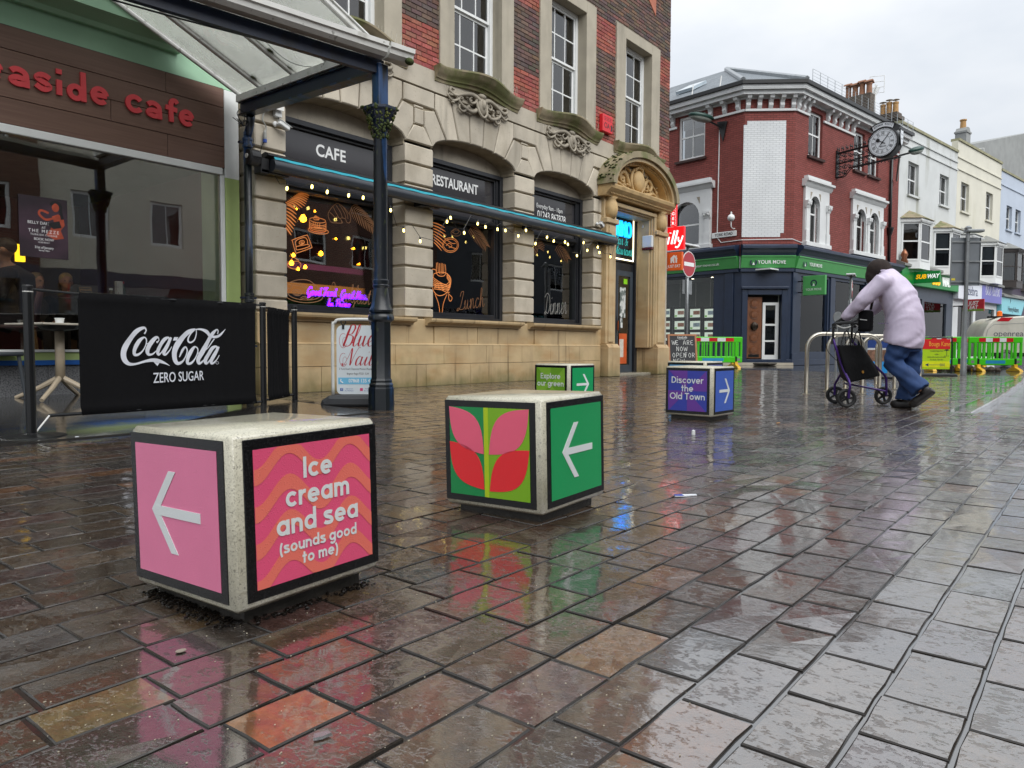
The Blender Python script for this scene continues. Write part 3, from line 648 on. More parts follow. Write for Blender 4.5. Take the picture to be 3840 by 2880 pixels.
draw('window_drawing', W1, [('c', [(36, 580), (50, 560), (110, 555), (135, 575), (125, 605), (85, 612), (50, 600)]), [(60, 545), (80, 525), (120, 550)]], m_orange, .009)
draw('window_drawing', W1, [ell(160, 810, 140, 52, 4, a0=-20, a1=200), ell(160, 800, 120, 42, 4, a0=0, a1=180), [(52, 712), (120, 692), (200, 700), (270, 760)], [(52, 712), (140, 725), (240, 775), (270, 760)], [(70, 730), (160, 748), (225, 790)], ell(106, 788, 34, 22, 8), ell(106, 790, 20, 12), ell(45, 740, 22, 16), [(130, 830), (160, 815), (190, 830), (215, 812)], [(130, 842), (165, 828), (195, 842), (230, 822)]], m_orange2, .009)
def frond(reg, base, tip, n, ln, m, w, side=1):
    mb = MB(); Mx = plane_m((0, GY, 0), *UXZ)
    for i in range(n):
        t_ = (i+1)/n; bx, by = base[0]+(tip[0]-base[0])*t_, base[1]+(tip[1]-base[1])*t_
        a_ = math.atan2(tip[1]-base[1], tip[0]-base[0]); l_ = ln*(1-.5*abs(t_-.45))
        for sg in ((1, -1) if side == 0 else (side,)):
            aa = a_+sg*(1.25-.5*t_); e = (bx+math.cos(aa)*l_, by+math.sin(aa)*l_+8); m_ = ((bx+e[0])/2+4*sg, (by+e[1])/2-8)
            q = [(p.x, p.z) for p in from_px(reg, [(bx, by), m_, e])]; q = cat_rom(q, 4)
            mb.ribbon(q, [w*(.3+math.sin(math.pi*min(1, (j+.6)/len(q)))) for j in range(len(q))], Mx, z=.0004+.0004*(i % 4))
    mb.build('palm_leaf_drawing', m, rb, world=True)
frond(W1, (10, 125), (112, 50), 9, 120, m_orange, .017, 1); frond(W1, (30, 110), (20, 300), 8, 95, m_orange, .018, -1)
frond(W1, (505, 140), (665, 300), 16, 62, m_orange2, .012, 0); frond(W2, (50, 100), (60, 290), 8, 130, m_orange, .014, -1)
frond(W2, (370, 150), (500, 320), 15, 58, m_orange2, .012, 0); frond((1600, 600, .434), (925, 690), (960, 760), 6, 80, m_orange2, .012, 0); frond((1600, 600, .434), (1120, 730), (1215, 850), 10, 50, m_orange2, .012, 0)
draw('window_drawing', W2, [ell(248, 212, 42, 26, 5), ell(247, 198, 26, 22), ell(222, 200, 10, 10)], m_orange2, .008)
draw('window_drawing', W2, [ell(202, 315, 68, 62), ell(202, 315, 58, 50), [(150, 290), (200, 330), (250, 345)], [(170, 270), (215, 300), (245, 300)], [(165, 320), (190, 300), (215, 322), (190, 338)]], m_orange, .010)
fork = [[(84, 465), (82, 520), (88, 560), (110, 578), (150, 575), (162, 540), (158, 480)], [(94, 462), (98, 545)], [(108, 470), (108, 560)], [(122, 470), (122, 565)], [(132, 470), (134, 560)], [(146, 475), (144, 560)]]
fork += [[(70, 730), (100, 810), (112, 890)], [(172, 735), (142, 810), (132, 890)], [(60, 560), (110, 545), (170, 555), (205, 600), (200, 660), (170, 720), (110, 745), (65, 715), (45, 650), (60, 560)]]
fork += [[(55, 590+k*16), (110, 630+k*14), (165, 650+k*16), (195, 620+k*24)] for k in range(5)]+[[(170, 560+k*10), (200, 600+k*16), (185, 660+k*10), (120, 640+k*18), (60, 650+k*12)] for k in range(4)]+[[(45, 520), (75, 525), (85, 560)], [(180, 725), (215, 760), (205, 790), (190, 780), (185, 740)]]
draw('window_drawing', W2, fork, m_orange, .011)
def handpx(body, reg, p0, p1, m, wt=.05, tubes=0, y=None, name='window_lettering', thick=0, vs=1):
    y = y or GY; a, b = PY(reg[0]+p0[0]*reg[2], reg[1]+p0[1]*reg[2], y), PY(reg[0]+p1[0]*reg[2], reg[1]+p1[1]*reg[2], y)
    u = (b-a); u.y = 0; return hand_text(name, body, u.length, plane_m(a, u, Vector((0, 1, 0)).cross(u)*-1), m, rb, wt=wt, world=True, tube=tubes, thick=thick, vs=vs)
handpx('Breakfast', W1, (330, 850), (650, 880), m_orange2, .06, vs=1.3); handpx('Lunch', W2, (262, 872), (490, 838), m_orange2, .05, vs=1.15)
m_silver = mat('pale_window_drawing', '#a9a9a5', .5, .05)
handpx('Dinner', (1600, 600, .434), (1015, 1335), (1210, 1330), m_silver, .05, vs=1.5)
m_purple = mat('purple_neon_tube', '#7a1cff', .4, 0, emit=5, ecol='#6a10ff')
ns = thing('neon_sign', 'purple neon tube sign in running script behind the left cafe window', 'neon sign', (6.6, FY_+.22, 1.2))
def neon(body, p0, p1, y):
    a, b = PY(W1[0]+p0[0]*W1[2], W1[1]+p0[1]*W1[2], y), PY(W1[0]+p1[0]*W1[2], W1[1]+p1[1]*W1[2], y); u = b-a; u.y = 0
    hand_text('neon_tube', body, u.length, plane_m(a, u, Vector((0, 1, 0)).cross(u)*-1), m_purple, ns, tube=.009, world=True)
neon('Good Food', (178, 808), (395, 818), FY_+.2); neon('Good Mood', (428, 830), (640, 842), FY_+.2); neon('by Primo', (330, 895), (498, 902), FY_+.2)
B('mounting_rail', m_blackp, ns, 6.05, 7.5, FY_+.215, FY_+.23, 1.2, 1.215, world=True)
# things inside behind the glass: bulbs, hanging plants, counter
m_amber = mat('amber_filament_bulb', '#ffb030', .3, 0, emit=14, ecol='#ff9a18')
bulbpx = [((1060, 700, .5042), [(153, 238, 26), (285, 498, 17), (80, 510, 14), (66, 568, 18), (168, 598, 14), (115, 612, 12), (662, 660, 13), (570, 575, 8), (240, 182, 7), (397, 388, 8), (530, 460, 8), (103, 166, 7)]),
          ((1600, 780, .4414), [(105, 250, 27), (337, 520, 14), (432, 548, 20), (370, 350, 8), (390, 352, 9), (60, 240, 10), (490, 435, 6)]), ((1600, 600, .434), [(945, 802, 7), (976, 845, 7), (1052, 880, 8), (1142, 930, 5), (1205, 985, 6)])]
k_ = 0
ORD = ['first', 'second', 'third', 'fourth', 'fifth', 'sixth', 'seventh', 'eighth', 'ninth', 'tenth', 'eleventh', 'twelfth']
for (reg, bl), wn_ in zip(bulbpx, ('left', 'middle', 'narrow right')):
    for bi_, (x_, y_, r_) in enumerate(sorted(bl)):
        yy = D+1.1+((k_*37) % 10)/10*.9; k_ += 1
        p = PY(reg[0]+x_*reg[2], reg[1]+y_*reg[2], yy); rr = max(.013, r_*reg[2]/FPX*p.dot(CF)*1.0)
        pb = thing('pendant_bulb', 'amber pendant bulb inside the %s restaurant window, %s from its left edge' % (wn_, ORD[bi_]), 'lamp', p, group='amber bulbs hanging inside the restaurant')
        MB().lathe([(.3*rr, 1.15*rr), (.55*rr, .8*rr), (rr, 0), (.75*rr, -.7*rr), (.1*rr, -rr)][::-1], n=10).build('bulb', m_amber, pb, smooth=True)
        MB().tube([(0, 0, rr*1.1), (0, 0, rr*1.1+.05)], .012, 6).tube([(0, 0, rr*1.1+.05), (0, 0, 4.2-p.z)], .003, 4).build('flex', m_blackp, pb)
m_leafd = mat('hanging_foliage', '#3c4a1c', .6, .4, 20, layers=[((6, 6, 6), .5, .7, '#6b5a22', .5)])
rp = random.Random(3)
for (xx, yy, zz, nn, lab) in ((6.05, 9.6, 2.75, 170, 'trailing dried foliage over the amber bulbs in the left restaurant window'), (10.2, 9.7, 2.8, 150, 'trailing foliage round the amber bulbs at the right of the middle restaurant window'), (12.1, 9.7, 2.75, 150, 'trailing grey green foliage high in the narrow right restaurant window'), (12.7, 9.9, 1.55, 120, 'leafy green plant behind the lit green bar sign')):
    pl = thing('hanging_plant', lab, 'plant', (xx, yy, zz+.2), group='plants inside the restaurant'); mb = MB()
    for i in range(nn):
        a_ = rp.uniform(0, 6.28); r_ = rp.random()**.5*.35; zt = -abs(rp.gauss(0, .3)); p0 = Vector((r_*math.cos(a_), r_*math.sin(a_)*.7, zt)); d_ = Vector((rp.gauss(0, .5), rp.gauss(0, .5), -1)).normalized()*rp.uniform(.06, .14); s_ = d_.orthogonal().normalized()*.012
        mb.add([p0-s_, p0+s_*.2+d_*.5+s_, p0+d_, p0+d_*.5-s_], [(0, 1, 2, 3)])
    mb.build('foliage', m_leafd, pl); MB().tube([(0, 0, -.2), (0, 0, 4.18-zz-.2)], .006, 5).build('cord', m_blackp, pl)
ct = thing('bar_counter', 'pale lit counter inside the middle restaurant window', 'counter', (10.1, 10.6, .2))
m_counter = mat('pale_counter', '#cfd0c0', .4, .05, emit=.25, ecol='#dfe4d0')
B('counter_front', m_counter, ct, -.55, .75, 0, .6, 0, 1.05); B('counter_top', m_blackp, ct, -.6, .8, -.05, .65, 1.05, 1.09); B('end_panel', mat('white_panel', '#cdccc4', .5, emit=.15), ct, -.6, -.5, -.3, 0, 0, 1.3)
m_green = mat('green_white_neon', '#e8ffe8', .3, 0, emit=5, ecol='#c8ffc0')
gs = thing('bar_sign', 'white lit bar sign letters over green leaves in the narrow right window', 'sign', (12.55, 9.5, 1.2))
text('lettering', 'PRI', .36, facM(12.88, 1.90, 9.49), m_green, gs, bold=.012, world=True, sx=.62); text('lettering', 'Bar & R', .24, facM(12.86, 1.52, 9.49), m_green, gs, bold=.01, world=True, sx=.62)
B('backing', mat('dark_green_board', '#0e1a0c', .7), gs, 12.5, 13.2, 9.5, 9.53, 1.2, 2.2, world=True)
for (x0, x1, z0, z1, c_, nm, lab) in ((6.0, 9.6, 1.62, 1.82, '#d0843a', 'lit_pelmet', 'orange lit ceiling cove across the back of the cafe'), (6.0, 9.9, 2.1, 2.2, '#7a3a58', 'lit_pelmet', 'purple lit shelf strip at the back of the cafe')):
    o = B(nm, mat(nm+c_, c_, .6, .1, emit=.35, ecol=c_), None, x0+1, x1+1, 12.0, 12.1, z0, z1); tag(o, lab, 'light strip')
rs_ = MB().ball((0, 0, 0), (.16, .1, .1), 12, 8).build('red_cushion', mat('red_fabric', '#b01518', .7)); rs_.location = (6.25, 9.6, 1.62); tag(rs_, 'red rounded chair back at the left of the cafe window', 'chair')
B('chair_post', m_blackp, rs_, -.02, .02, -.02, .02, -1.42, -.05)
# ---------------------------------------------------------------- restaurant building: brick upper floor
m_brick = NT('clay_brick'); 
def _brick():
    t = m_brick; at = t.n('ShaderNodeAttribute', attribute_name='col')
    b = t.mix(t.rng(t.noise(35, 5), .3, .75), t.mix(1.0, at.outputs['Color'], (.6, .6, .62), 'MULTIPLY'), at.outputs['Color'])
    b = t.mix(t.math('MULTIPLY', t.rng(t.noise((1.4, 1.4, .5), 5), .55, .8), .4), b, hexc('#3a2c26'))
    t.bsdf(b, .7, t.bump(t.noise(70, 3), .5, .004)); return t.m
m_brick = _brick()
WIN = [(6.83, .60, .95), (9.525, .60, .93), (12.2, .60, .96), (14.95, .59, .98)]
def toplim(x): return min(9.5, 3.0+.361*x+1.1)
m_mortar = mat('lime_mortar', '#8d8477', .85, .15, 8, layers=[((2, 2, 1), .5, .75, '#4d463e', .6)])
mb = MB(); xs = [5.3]
for cx, hw, ow in WIN: xs += [cx-.8, cx+.8]
xs.append(16.5)
for i in range(0, len(xs), 2): mb.box(xs[i], xs[i+1], D+.012, D+.4, 4.965, 10.5)
for cx, hw, ow in WIN: mb.box(cx-.8, cx+.8, D+.012, D+.4, 7.5, 10.5)
mb.box(16.2, 16.499, D+.012, 20, 0, 10.5)
mb.build('mortar_bed', m_mortar, rb, world=True)
RED = ['#a45749', '#9c5043', '#ad6152', '#954c40', '#a25b4d']; BRN = ['#6d5446', '#614a3f', '#775a4b', '#68544b', '#5d4b44', '#7d5b4b', '#584741']
rbk = random.Random(5); bricks = []; zc = 4.972; row = 0
while zc < 9.4:
    red = zc < 5.63 or 6.82 < zc < 7.47
    x_ = 5.3-(.1125 if row % 2 else 0); 
    while x_ < 16.49:
        a, b = max(x_, 5.3), min(x_+.215, 16.49); x_ += .225
        if zc > toplim(a) or b-a < .03: continue
        segs = [(a, b)]
        for cx, hw, ow in WIN:
            if zc < 7.58:
                ns_ = []
                for s0, s1 in segs:
                    if s1 <= cx-ow or s0 >= cx+ow: ns_.append((s0, s1)); continue
                    if s0 < cx-ow: ns_.append((s0, cx-ow))
                    if s1 > cx+ow: ns_.append((cx+ow, s1))
                segs = ns_
        for s0, s1 in segs:
            if s1-s0 < .02: continue
            v = Vector(((s0+s1)/2, D, zc-CAMZ)); dz = v.dot(CF); sc_ = ((s1-s0)/dz**2) if v.dot(CU)/dz < .52 else 0
            if v.y-5 > 0 and s0 < 6.0: sc_ *= .3
            bricks.append((sc_, s0, s1, zc, red, rbk.random()))
    zc += .0742; row += 1
bricks.sort(key=lambda q: -q[0])
def brick_geo(q):
    r = random.Random(q[5]); y = D-r.uniform(.000, .006); c = hexc(r.choice(RED if q[4] else BRN)); c = tuple(k*r.uniform(.82, 1.18) for k in c)
    s0, s1, z0, z1 = q[1], q[2], q[3], q[3]+.0645; e = .004
    V = [(s0, y+e, z0), (s1, y+e, z0), (s1, y+e, z1), (s0, y+e, z1), (s0+e, y, z0+e), (s1-e, y, z0+e), (s1-e, y, z1-e), (s0+e, y, z1-e), (s0, D+.02, z0), (s1, D+.02, z0), (s1, D+.02, z1), (s0, D+.02, z1)]
    F = [(4, 5, 6, 7)]+[(i, (i+1) % 4, (i+1) % 4+4, i+4) for i in range(4)]+[(i+8, (i+1) % 4+8, (i+1) % 4, i) for i in range(4)]
    return V, F, c
for q in bricks[:300]:
    V, F, c = brick_geo(q); me = bpy.data.meshes.new('brick'); me.from_pydata(V, [], F); col_attr(me, [c]*12); link('brick', me, m_brick, rb, world=True)
mb = MB(); cc = []
for q in bricks[300:]: V, F, c = brick_geo(q); mb.add(V, F); cc += [c]*12
me = mb.mesh(); col_attr(me, cc); o = link('brickwork', me, m_brick, rb, world=True); o['kind'] = 'stuff'
# sash windows with stone surrounds
m_curt = mat('net_curtain', '#b9bcc0', .9, .12, (14, 14, .6) if False else 9)
def sash(parent, cx, hw, z0, z1, y, meet, cols, rows, mfr=m_white, glass=m_glass_up, bar=.022, sub='window_frame', world=True, curtain=True, outer=.055, hor=True, mcurt=None):
    f = MB(); f.box(cx-hw, cx-hw+outer, y-.02, y+.1, z0, z1, .004); f.box(cx+hw-outer, cx+hw, y-.02, y+.1, z0, z1, .004); f.box(cx-hw+outer, cx+hw-outer, y-.02, y+.1, z1-outer, z1, .004); f.box(cx-hw+outer, cx+hw-outer, y-.03, y+.1, z0, z0+outer*.9, .004)
    fo = f.build(sub, mfr, parent, world=world)
    i0, i1 = cx-hw+outer, cx+hw-outer
    for k, (a, b, yy) in enumerate(((z0+outer*.9, meet, y+.045), (meet, z1-outer, y+.005))):
        s_ = MB(); st = outer*.62
        s_.box(i0, i0+st, yy, yy+.035, a, b).box(i1-st, i1, yy, yy+.035, a, b).box(i0+st, i1-st, yy, yy+.035, a, a+st*(1.3 if k == 0 else .9)).box(i0+st, i1-st, yy, yy+.035, b-st*.9, b)
        for c_ in range(1, cols): xx = i0+(i1-i0)*c_/cols; s_.box(xx-bar/2, xx+bar/2, yy+.004, yy+.03, a+st, b-st)
        for r_ in range(1, rows): zz = a+(b-a)*r_/rows; s_.box(i0+st, i1-st, yy+.006, yy+.028, zz-bar/2, zz+bar/2)
        so_ = s_.build('sash', mfr, fo, world=world)
        n_ = cols if cols <= 3 else cols
        for c_ in range(n_):
            for r_ in range(rows):
                MB().box(i0+(i1-i0)*c_/cols+bar*.4, i0+(i1-i0)*(c_+1)/cols-bar*.4, yy+.012, yy+.018, a+(b-a)*r_/rows+bar*.4, a+(b-a)*(r_+1)/rows-bar*.4).build('pane', glass, fo, world=world)
    if curtain:
        mb = MB(); n_ = 26
        for sA, sB in ((i0-.05, i0+(i1-i0)*.66), (i0+(i1-i0)*.78, i1+.05)):
            V = []; F = []
            for k in range(n_+1):
                xx = sA+(sB-sA)*k/n_; yy = y+.22+.02*math.sin(k*1.7)+.01*math.sin(k*.6); V += [(xx, yy, z0), (xx, yy, z1)]
                if k: F.append((2*k-2, 2*k, 2*k+1, 2*k-1))
            mb.add(V, F)
        mb.build('curtain', mcurt or m_curt, fo, world=world)
    MB().box(cx-hw, cx+hw, y+.5, y+.52, z0, z1).build('room_backing', mat('dim_room', '#22242a', .9), fo, world=world)
    return fo
ZS0, ZS1 = 5.06, 7.35
for cx, hw, ow in WIN:
    s_ = MB(); 
    s_.box(cx-ow, cx-hw, D-.035, D+.32, 5.0, 7.58, .006); s_.box(cx+hw, cx+ow, D-.035, D+.32, 5.0, 7.58, .006); s_.box(cx-hw, cx+hw, D-.035, D+.32, ZS1, 7.58, .006)
    so_ = s_.build('window_surround', m_surr, rb, world=True)
    sash(rb, cx, hw, ZS0, ZS1, D+.20, 6.25, 3, 2, bar=.026, outer=.075)
    # bowed sill
    prof = [(0, 5.055), (1, 5.05), (1, 5.02), (.93, 5.0), (.86, 4.965), (.70, 4.925), (.55, 4.90), (.5, 4.87), (.38, 4.86), (.32, 4.82), (0, 4.81)]
    V = []; F = []; n_ = 22; k = len(prof)
    for i in range(n_+1):
        t_ = -1+2*i/n_; bow = .5+.5*math.cos(math.pi*min(1, abs(t_)*1.02)); pr = .14+.17*bow; dz_ = .075*bow-.0; e = .05*max(0, abs(t_)-.85)/.15
        for (p, z) in prof: V.append((cx+t_*(1.04+.03*p), D+.02-(pr+e)*p-.0, z+dz_))
        if i: F += [(i*k-k+j, i*k-k+j+1, i*k+j+1, i*k+j) for j in range(k-1)]
    F += [tuple(range(k)), tuple(range(n_*k+k-1, n_*k-1, -1))]
    smooth_by_angle(MB().add(V, F).build('window_sill', m_sill, rb, world=True), 35)
    # carved apron: leaf scrolls round a cartouche
    c_ = MB(); rc = random.Random(int(cx*10))
    for sg in (-1, 1):
        for (pts, r0) in (([(0, 4.72), (.2, 4.80), (.42, 4.76), (.6, 4.70), (.72, 4.74), (.70, 4.80), (.63, 4.78)], .045), ([(.05, 4.62), (.22, 4.52), (.40, 4.55), (.52, 4.63), (.50, 4.70), (.42, 4.69)], .04), ([(.3, 4.60), (.42, 4.48), (.52, 4.52), (.50, 4.58)], .028), ([(.52, 4.66), (.66, 4.60), (.76, 4.66), (.72, 4.71)], .025), ([(.1, 4.8), (.14, 4.70), (.24, 4.66), (.28, 4.72), (.22, 4.76)], .03)):
            q = cat_rom([(cx+sg*p, D-.03-.06*(1-p), z) for p, z in pts], 4); m_ = len(q)
            c_.tube(q, [r0*(1-.65*i/m_) for i in range(m_)], 6)
        for i in range(9):
            x0 = cx+sg*rc.uniform(.12, .7); z0 = rc.uniform(4.54, 4.8); c_.ball((x0, D-.05, z0), (.045, .03, .022), 6, 4)
    c_.ball((cx, D-.09, 4.66), (.11, .06, .15), 12, 8); c_.ball((cx, D-.13, 4.68), (.05, .05, .09), 8, 6); c_.ball((cx, D-.1, 4.82), (.1, .05, .045), 8, 5)
    c_.tube(cat_rom([(cx-.13, D-.08, 4.74), (cx-.1, D-.12, 4.55), (cx, D-.13, 4.47), (cx+.1, D-.12, 4.55), (cx+.13, D-.08, 4.74)], 4), .022, 6)
    c_.build('carved_apron', m_carve, rb, smooth=True, world=True)
    sp_ = MB()
    for i in range(14):
        x0 = cx+.18+i*.055+rc.uniform(-.02, .02); sp_.tube([(x0, D-.12, 5.07), (x0+rc.uniform(-.03, .03), D-.16+rc.uniform(-.06, .06), 5.20+rc.uniform(-.02, .03))], .003, 3)
    sp_.build('bird_spikes', mat('pale_spike', '#d6d4c6', .4), rb, world=True)['kind'] = 'stuff'
# terracotta apron of the window above, near the corner
MB().prism([(14.2, 9.6), (14.2, 8.95), (14.55, 8.72), (15.0, 8.72), (15.3, 8.6), (15.72, 8.28), (15.74, 9.6)], 'y', D-.02, D+.1, c=.01).build('terracotta_apron', mat('salmon_terracotta', '#b06a52', .7, .15, 5), rb, world=True)
MB().box(15.3, 15.95, D-.16, D+.1, 8.95, 9.15, .02).build('upper_sill', m_carve, rb, world=True)
# ---------------------------------------------------------------- doorway: pilasters, pediment, recessed door
m_dr = m_stone_lo; DX0, DX1 = 13.86, 15.66
for (a, b) in ((13.46, DX0), (DX1, 16.16)):
    MB().box(a-.03, b+.05, D-.24, D+.4, 0, .62, .012).build('pedestal', m_dr, rb, world=True)
    MB().prism([(D-.24, .62), (D-.17, .70), (D+.3, .70), (D+.3, .62)], 'x', a-.02, b+.04).build('pedestal_moulding', m_dr, rb, world=True)
    pm = MB(); pm.box(a+.02, b, D-.13, D+.4, .70, 3.25, .01); pm.box(a+.10, b-.08, D-.155, D-.12, .74, 3.2, .008); pm.build('pilaster', m_dr, rb, world=True)
    MB().box(a-.03, b+.05, D-.18, D+.3, 3.25, 3.36, .015).build('pilaster_cap', m_dr, rb, world=True)
    cxp = (a+b)/2; MB().lathe([(.10, 3.36), (.15, 3.45), (.17, 3.55), (.15, 3.68), (.11, 3.76), (.16, 3.80)], (cxp, D-.10), 12).build('bulbous_bracket', m_carve_w, rb, smooth=True, world=True)
    MB().box(a-.01, b+.03, D-.08, D+.3, 3.36, 3.80, .01).build('frieze_block', m_dr, rb, world=True)
# inner moulded jambs and lintel steps
for k in range(3):
    d_ = .035*k; MB().box(DX0+d_-.06, DX0+d_+.04, D-.11+.05*k, D+.35, .70, 3.72-d_, .008).build('jamb_moulding', m_dr, rb, world=True)
    MB().box(DX1-d_-.04, DX1-d_+.06, D-.11+.05*k, D+.35, .62, 3.72-d_, .008).build('jamb_moulding', m_dr, rb, world=True)
    MB().box(DX0-.06, DX1+.06, D-.12+.05*k, D+.35, 3.66-d_, 3.74-d_, .008).build('lintel_moulding', m_dr, rb, world=True)
MB().box(DX1-.04, DX1+.3, D+.3, D+.6, 0, 3.9).box(13.55, DX0+.04, D+.3, D+.6, 0, 3.9).build('jamb_wall', m_dr, rb, world=True)
MB().box(DX0-.1, DX1+.1, D+.02, D+.6, 3.66, 3.95).build('lintel', m_dr, rb, world=True)
MB().box(13.55, 16.1, D+.36, D+.6, 3.9, 4.1).build('wall_core', m_stone, rb, world=True)
MB().box(DX1+.1, 16.48, D+.0, D+.4, 0, 4.64, .01).build('corner_pier', m_stone, rb, world=True)
MB().box(13.4, 16.2, D+.0, D+.4, 3.8, 4.64, .01).build('tympanum_wall', m_stone, rb, world=True)
PC, PH = 14.76, 1.53
MB().prism([(D-.20, 3.80), (D-.22, 3.83), (D-.30, 3.90), (D-.34, 3.94), (D-.36, 4.0), (D-.36, 4.02), (D, 4.02), (D, 3.80)], 'x', 13.30, 16.22).build('entablature', m_carve_w, rb, world=True)
den = MB()
for i in range(46): den.box(13.42+i*.06, 13.42+i*.06+.033, D-.265, D-.2, 3.845, 3.89)
den.build('dentils', m_carve_w, rb, world=True)['kind'] = 'stuff'
def seg_arc(r0, r1, y0, y1, name, m, h0, h1, n=28):
    out = [(PC+r1*math.cos(rad(q)), 4.02+h1*math.sin(rad(q))) for q in [180*i/n for i in range(n+1)]]; inn = [(PC+r0*math.cos(rad(q)), 4.02+h0*math.sin(rad(q))) for q in [180*i/n for i in range(n+1)]]
    V = []; F = []
    for i in range(n+1):
        V += [(inn[i][0], y0, inn[i][1]), (out[i][0], y0, out[i][1]), (out[i][0], y1, out[i][1]), (inn[i][0], y1, inn[i][1])]
        if i: a_ = 4*i-4; b_ = 4*i; F += [(a_+j, b_+j, b_+(j+1) % 4, a_+(j+1) % 4) for j in range(4)]
    F += [(0, 1, 2, 3), (4*n+3, 4*n+2, 4*n+1, 4*n)]
    return smooth_by_angle(MB().add(V, F).build(name, m, rb, world=True), 40)
seg_arc(1.36, 1.50, D-.42, D, 'pediment_hood', m_sill, .75, .88); seg_arc(1.26, 1.36, D-.36, D, 'pediment_moulding', m_dr, .67, .75); seg_arc(1.19, 1.26, D-.24, D, 'pediment_moulding', m_carve_w, .61, .67)
den = MB()
for i in range(44):
    q = 180*(i+.5)/44; den.box(-.022, .022, D-.28, D-.20, 0, .05, M=Matrix.Translation((PC+1.22*math.cos(rad(q)), 0, 4.02+.63*math.sin(rad(q)))) @ Matrix.Rotation(rad(90-q), 4, 'Y'))
den.build('dentils', m_carve_w, rb, world=True)['kind'] = 'stuff'
MB().prism([(PC+1.2*math.cos(rad(q)), 4.02+.62*math.sin(rad(q))) for q in range(0, 181, 10)], 'y', D-.06, D+.02).build('tympanum', m_carve_w, rb, world=True)
mo = MB()
for i in range(150):
    q = random.uniform(4, 176); mo.ball((PC+1.5*math.cos(rad(q)), D-random.uniform(.03, .41), 4.02+.88*math.sin(rad(q))), (random.uniform(.02, .06), random.uniform(.02, .05), random.uniform(.008, .02)), 6, 4)
mo.build('moss_crust', m_moss, rb, smooth=True, world=True)['kind'] = 'stuff'
c_ = MB(); c_.ball((PC, D-.14, 4.32), (.22, .12, .24), 16, 10); c_.tube(arc(0, 0, (.27, .29), 0, 360, 20) and [(PC+.27*math.cos(rad(q)), D-.12, 4.32+.29*math.sin(rad(q))) for q in range(0, 360, 18)], .035, 6, closed=True)
for sg in (-1, 1):
    for pts, r0 in (([(.3, 4.16), (.42, 4.36), (.56, 4.44), (.70, 4.36), (.66, 4.24), (.54, 4.24), (.54, 4.34)], .05), ([(.36, 4.10), (.55, 4.12), (.78, 4.18), (.92, 4.14), (.9, 4.06)], .045), ([(.28, 4.5), (.42, 4.56), (.5, 4.5), (.42, 4.44)], .035), ([(.7, 4.36), (.86, 4.30), (.96, 4.2)], .03)):
        q = cat_rom([(PC+sg*p, D-.09, z) for p, z in pts], 4); c_.tube(q, [r0*(1-.5*i/len(q)) for i in range(len(q))], 6)
    for i in range(12): c_.ball((PC+sg*random.uniform(.35, 1.0), D-.08, random.uniform(4.06, 4.36)), (.04, .04, .03), 6, 4)
c_.tube(cat_rom([(PC-.14, D-.14, 4.52), (PC-.1, D-.18, 4.6), (PC+.1, D-.18, 4.6), (PC+.16, D-.14, 4.5), (PC+.08, D-.16, 4.5)], 4), .035, 6)
c_.build('carved_cartouche', m_carve_w, rb, smooth=True, world=True)
# recessed door, lit sign panel
DY = D+.38
B('threshold', mat('wet_doorstep', '#8a8577', .25, .15, 8), rb, DX0, DX1, D-.05, DY+.3, -.02, .045, .01, world=True)
df = MB(); df.box(DX0+.04, DX0+.14, DY, DY+.1, .04, 2.56).box(DX1-.16, DX1-.04, DY-.06, DY+.1, .04, 3.70).box(DX0+.14, DX1-.16, DY, DY+.1, 2.40, 2.58).box(14.62, 14.72, DY-.04, DY+.08, .04, 2.4).box(DX0+.14, DX1-.16, DY, DY+.1, 3.68, 3.74)
df.build('door_frame', m_frame, rb, world=True)
dl = MB(); 
for (a, b) in ((14.72, 15.48),):
    dl.box(a, a+.10, DY-.01, DY+.05, .05, 2.4).box(b-.12, b, DY-.01, DY+.05, .05, 2.4).box(a+.1, b-.12, DY-.01, DY+.05, .05, .22).box(a+.1, b-.12, DY-.01, DY+.05, 2.28, 2.4)
door = dl.build('door', mat('slate_door_paint', '#3a434c', .35, .12), rb, world=True)
MB().box(14.82, 15.36, DY+.015, DY+.025, .22, 2.28).build('pane', m_glass, door, world=True)
MB().box(14.74, 14.79, DY-.09, DY-.07, .95, 1.35, .005).build('handle', m_blackp, door, world=True)
ol = MB().box(14.02, 14.62, DY-.02, DY+.03, .05, 2.38).build('open_leaf', m_frame, rb, world=True)
MB().box(14.80, 14.82, DY-.03, DY-.012, 1.02, 1.24).build('handle_label', mat('orange_label', '#e8702a', .5), door, world=True)
MB().box(14.92, 15.17, DY+.004, DY+.008, 1.32, 2.02).build('notice', mat('menu_print', '#cfd3d0', .5, .1, 3, layers=[((14, 14, 9), .48, .52, '#30453f', .85)]), door, world=True)
MB().box(14.90, 15.05, DY+.004, DY+.008, 1.08, 1.30).build('notice', mat('menu_print', '#cfd3d0'), door, world=True)
MB().box(15.08, 15.25, DY+.004, DY+.008, 2.10, 2.22).build('sticker', mat('lime_sticker', '#86c81e', .5), door, world=True)
MB().box(14.90, 15.25, DY+.004, DY+.007, .25, .95).build('poster', mat('orange_print', '#c0562a', .5, .15, 5), door, world=True)
MB().box(14.92, 15.10, DY+.002, DY+.0035, .40, .82).build('poster_sheet', mat('pale_print', '#c9c4b8', .5, .2, 12), door, world=True)
ps = thing('door_sign', 'black restaurant sign with blue lit letters above the door', 'sign', (14.75, DY-.03, 2.6))
B('panel', mat('black_sign_gloss', '#0a0a0c', .12), ps, 13.95, 15.50, DY-.03, DY+.0, 2.60, 3.70, world=True)
mb = MB()
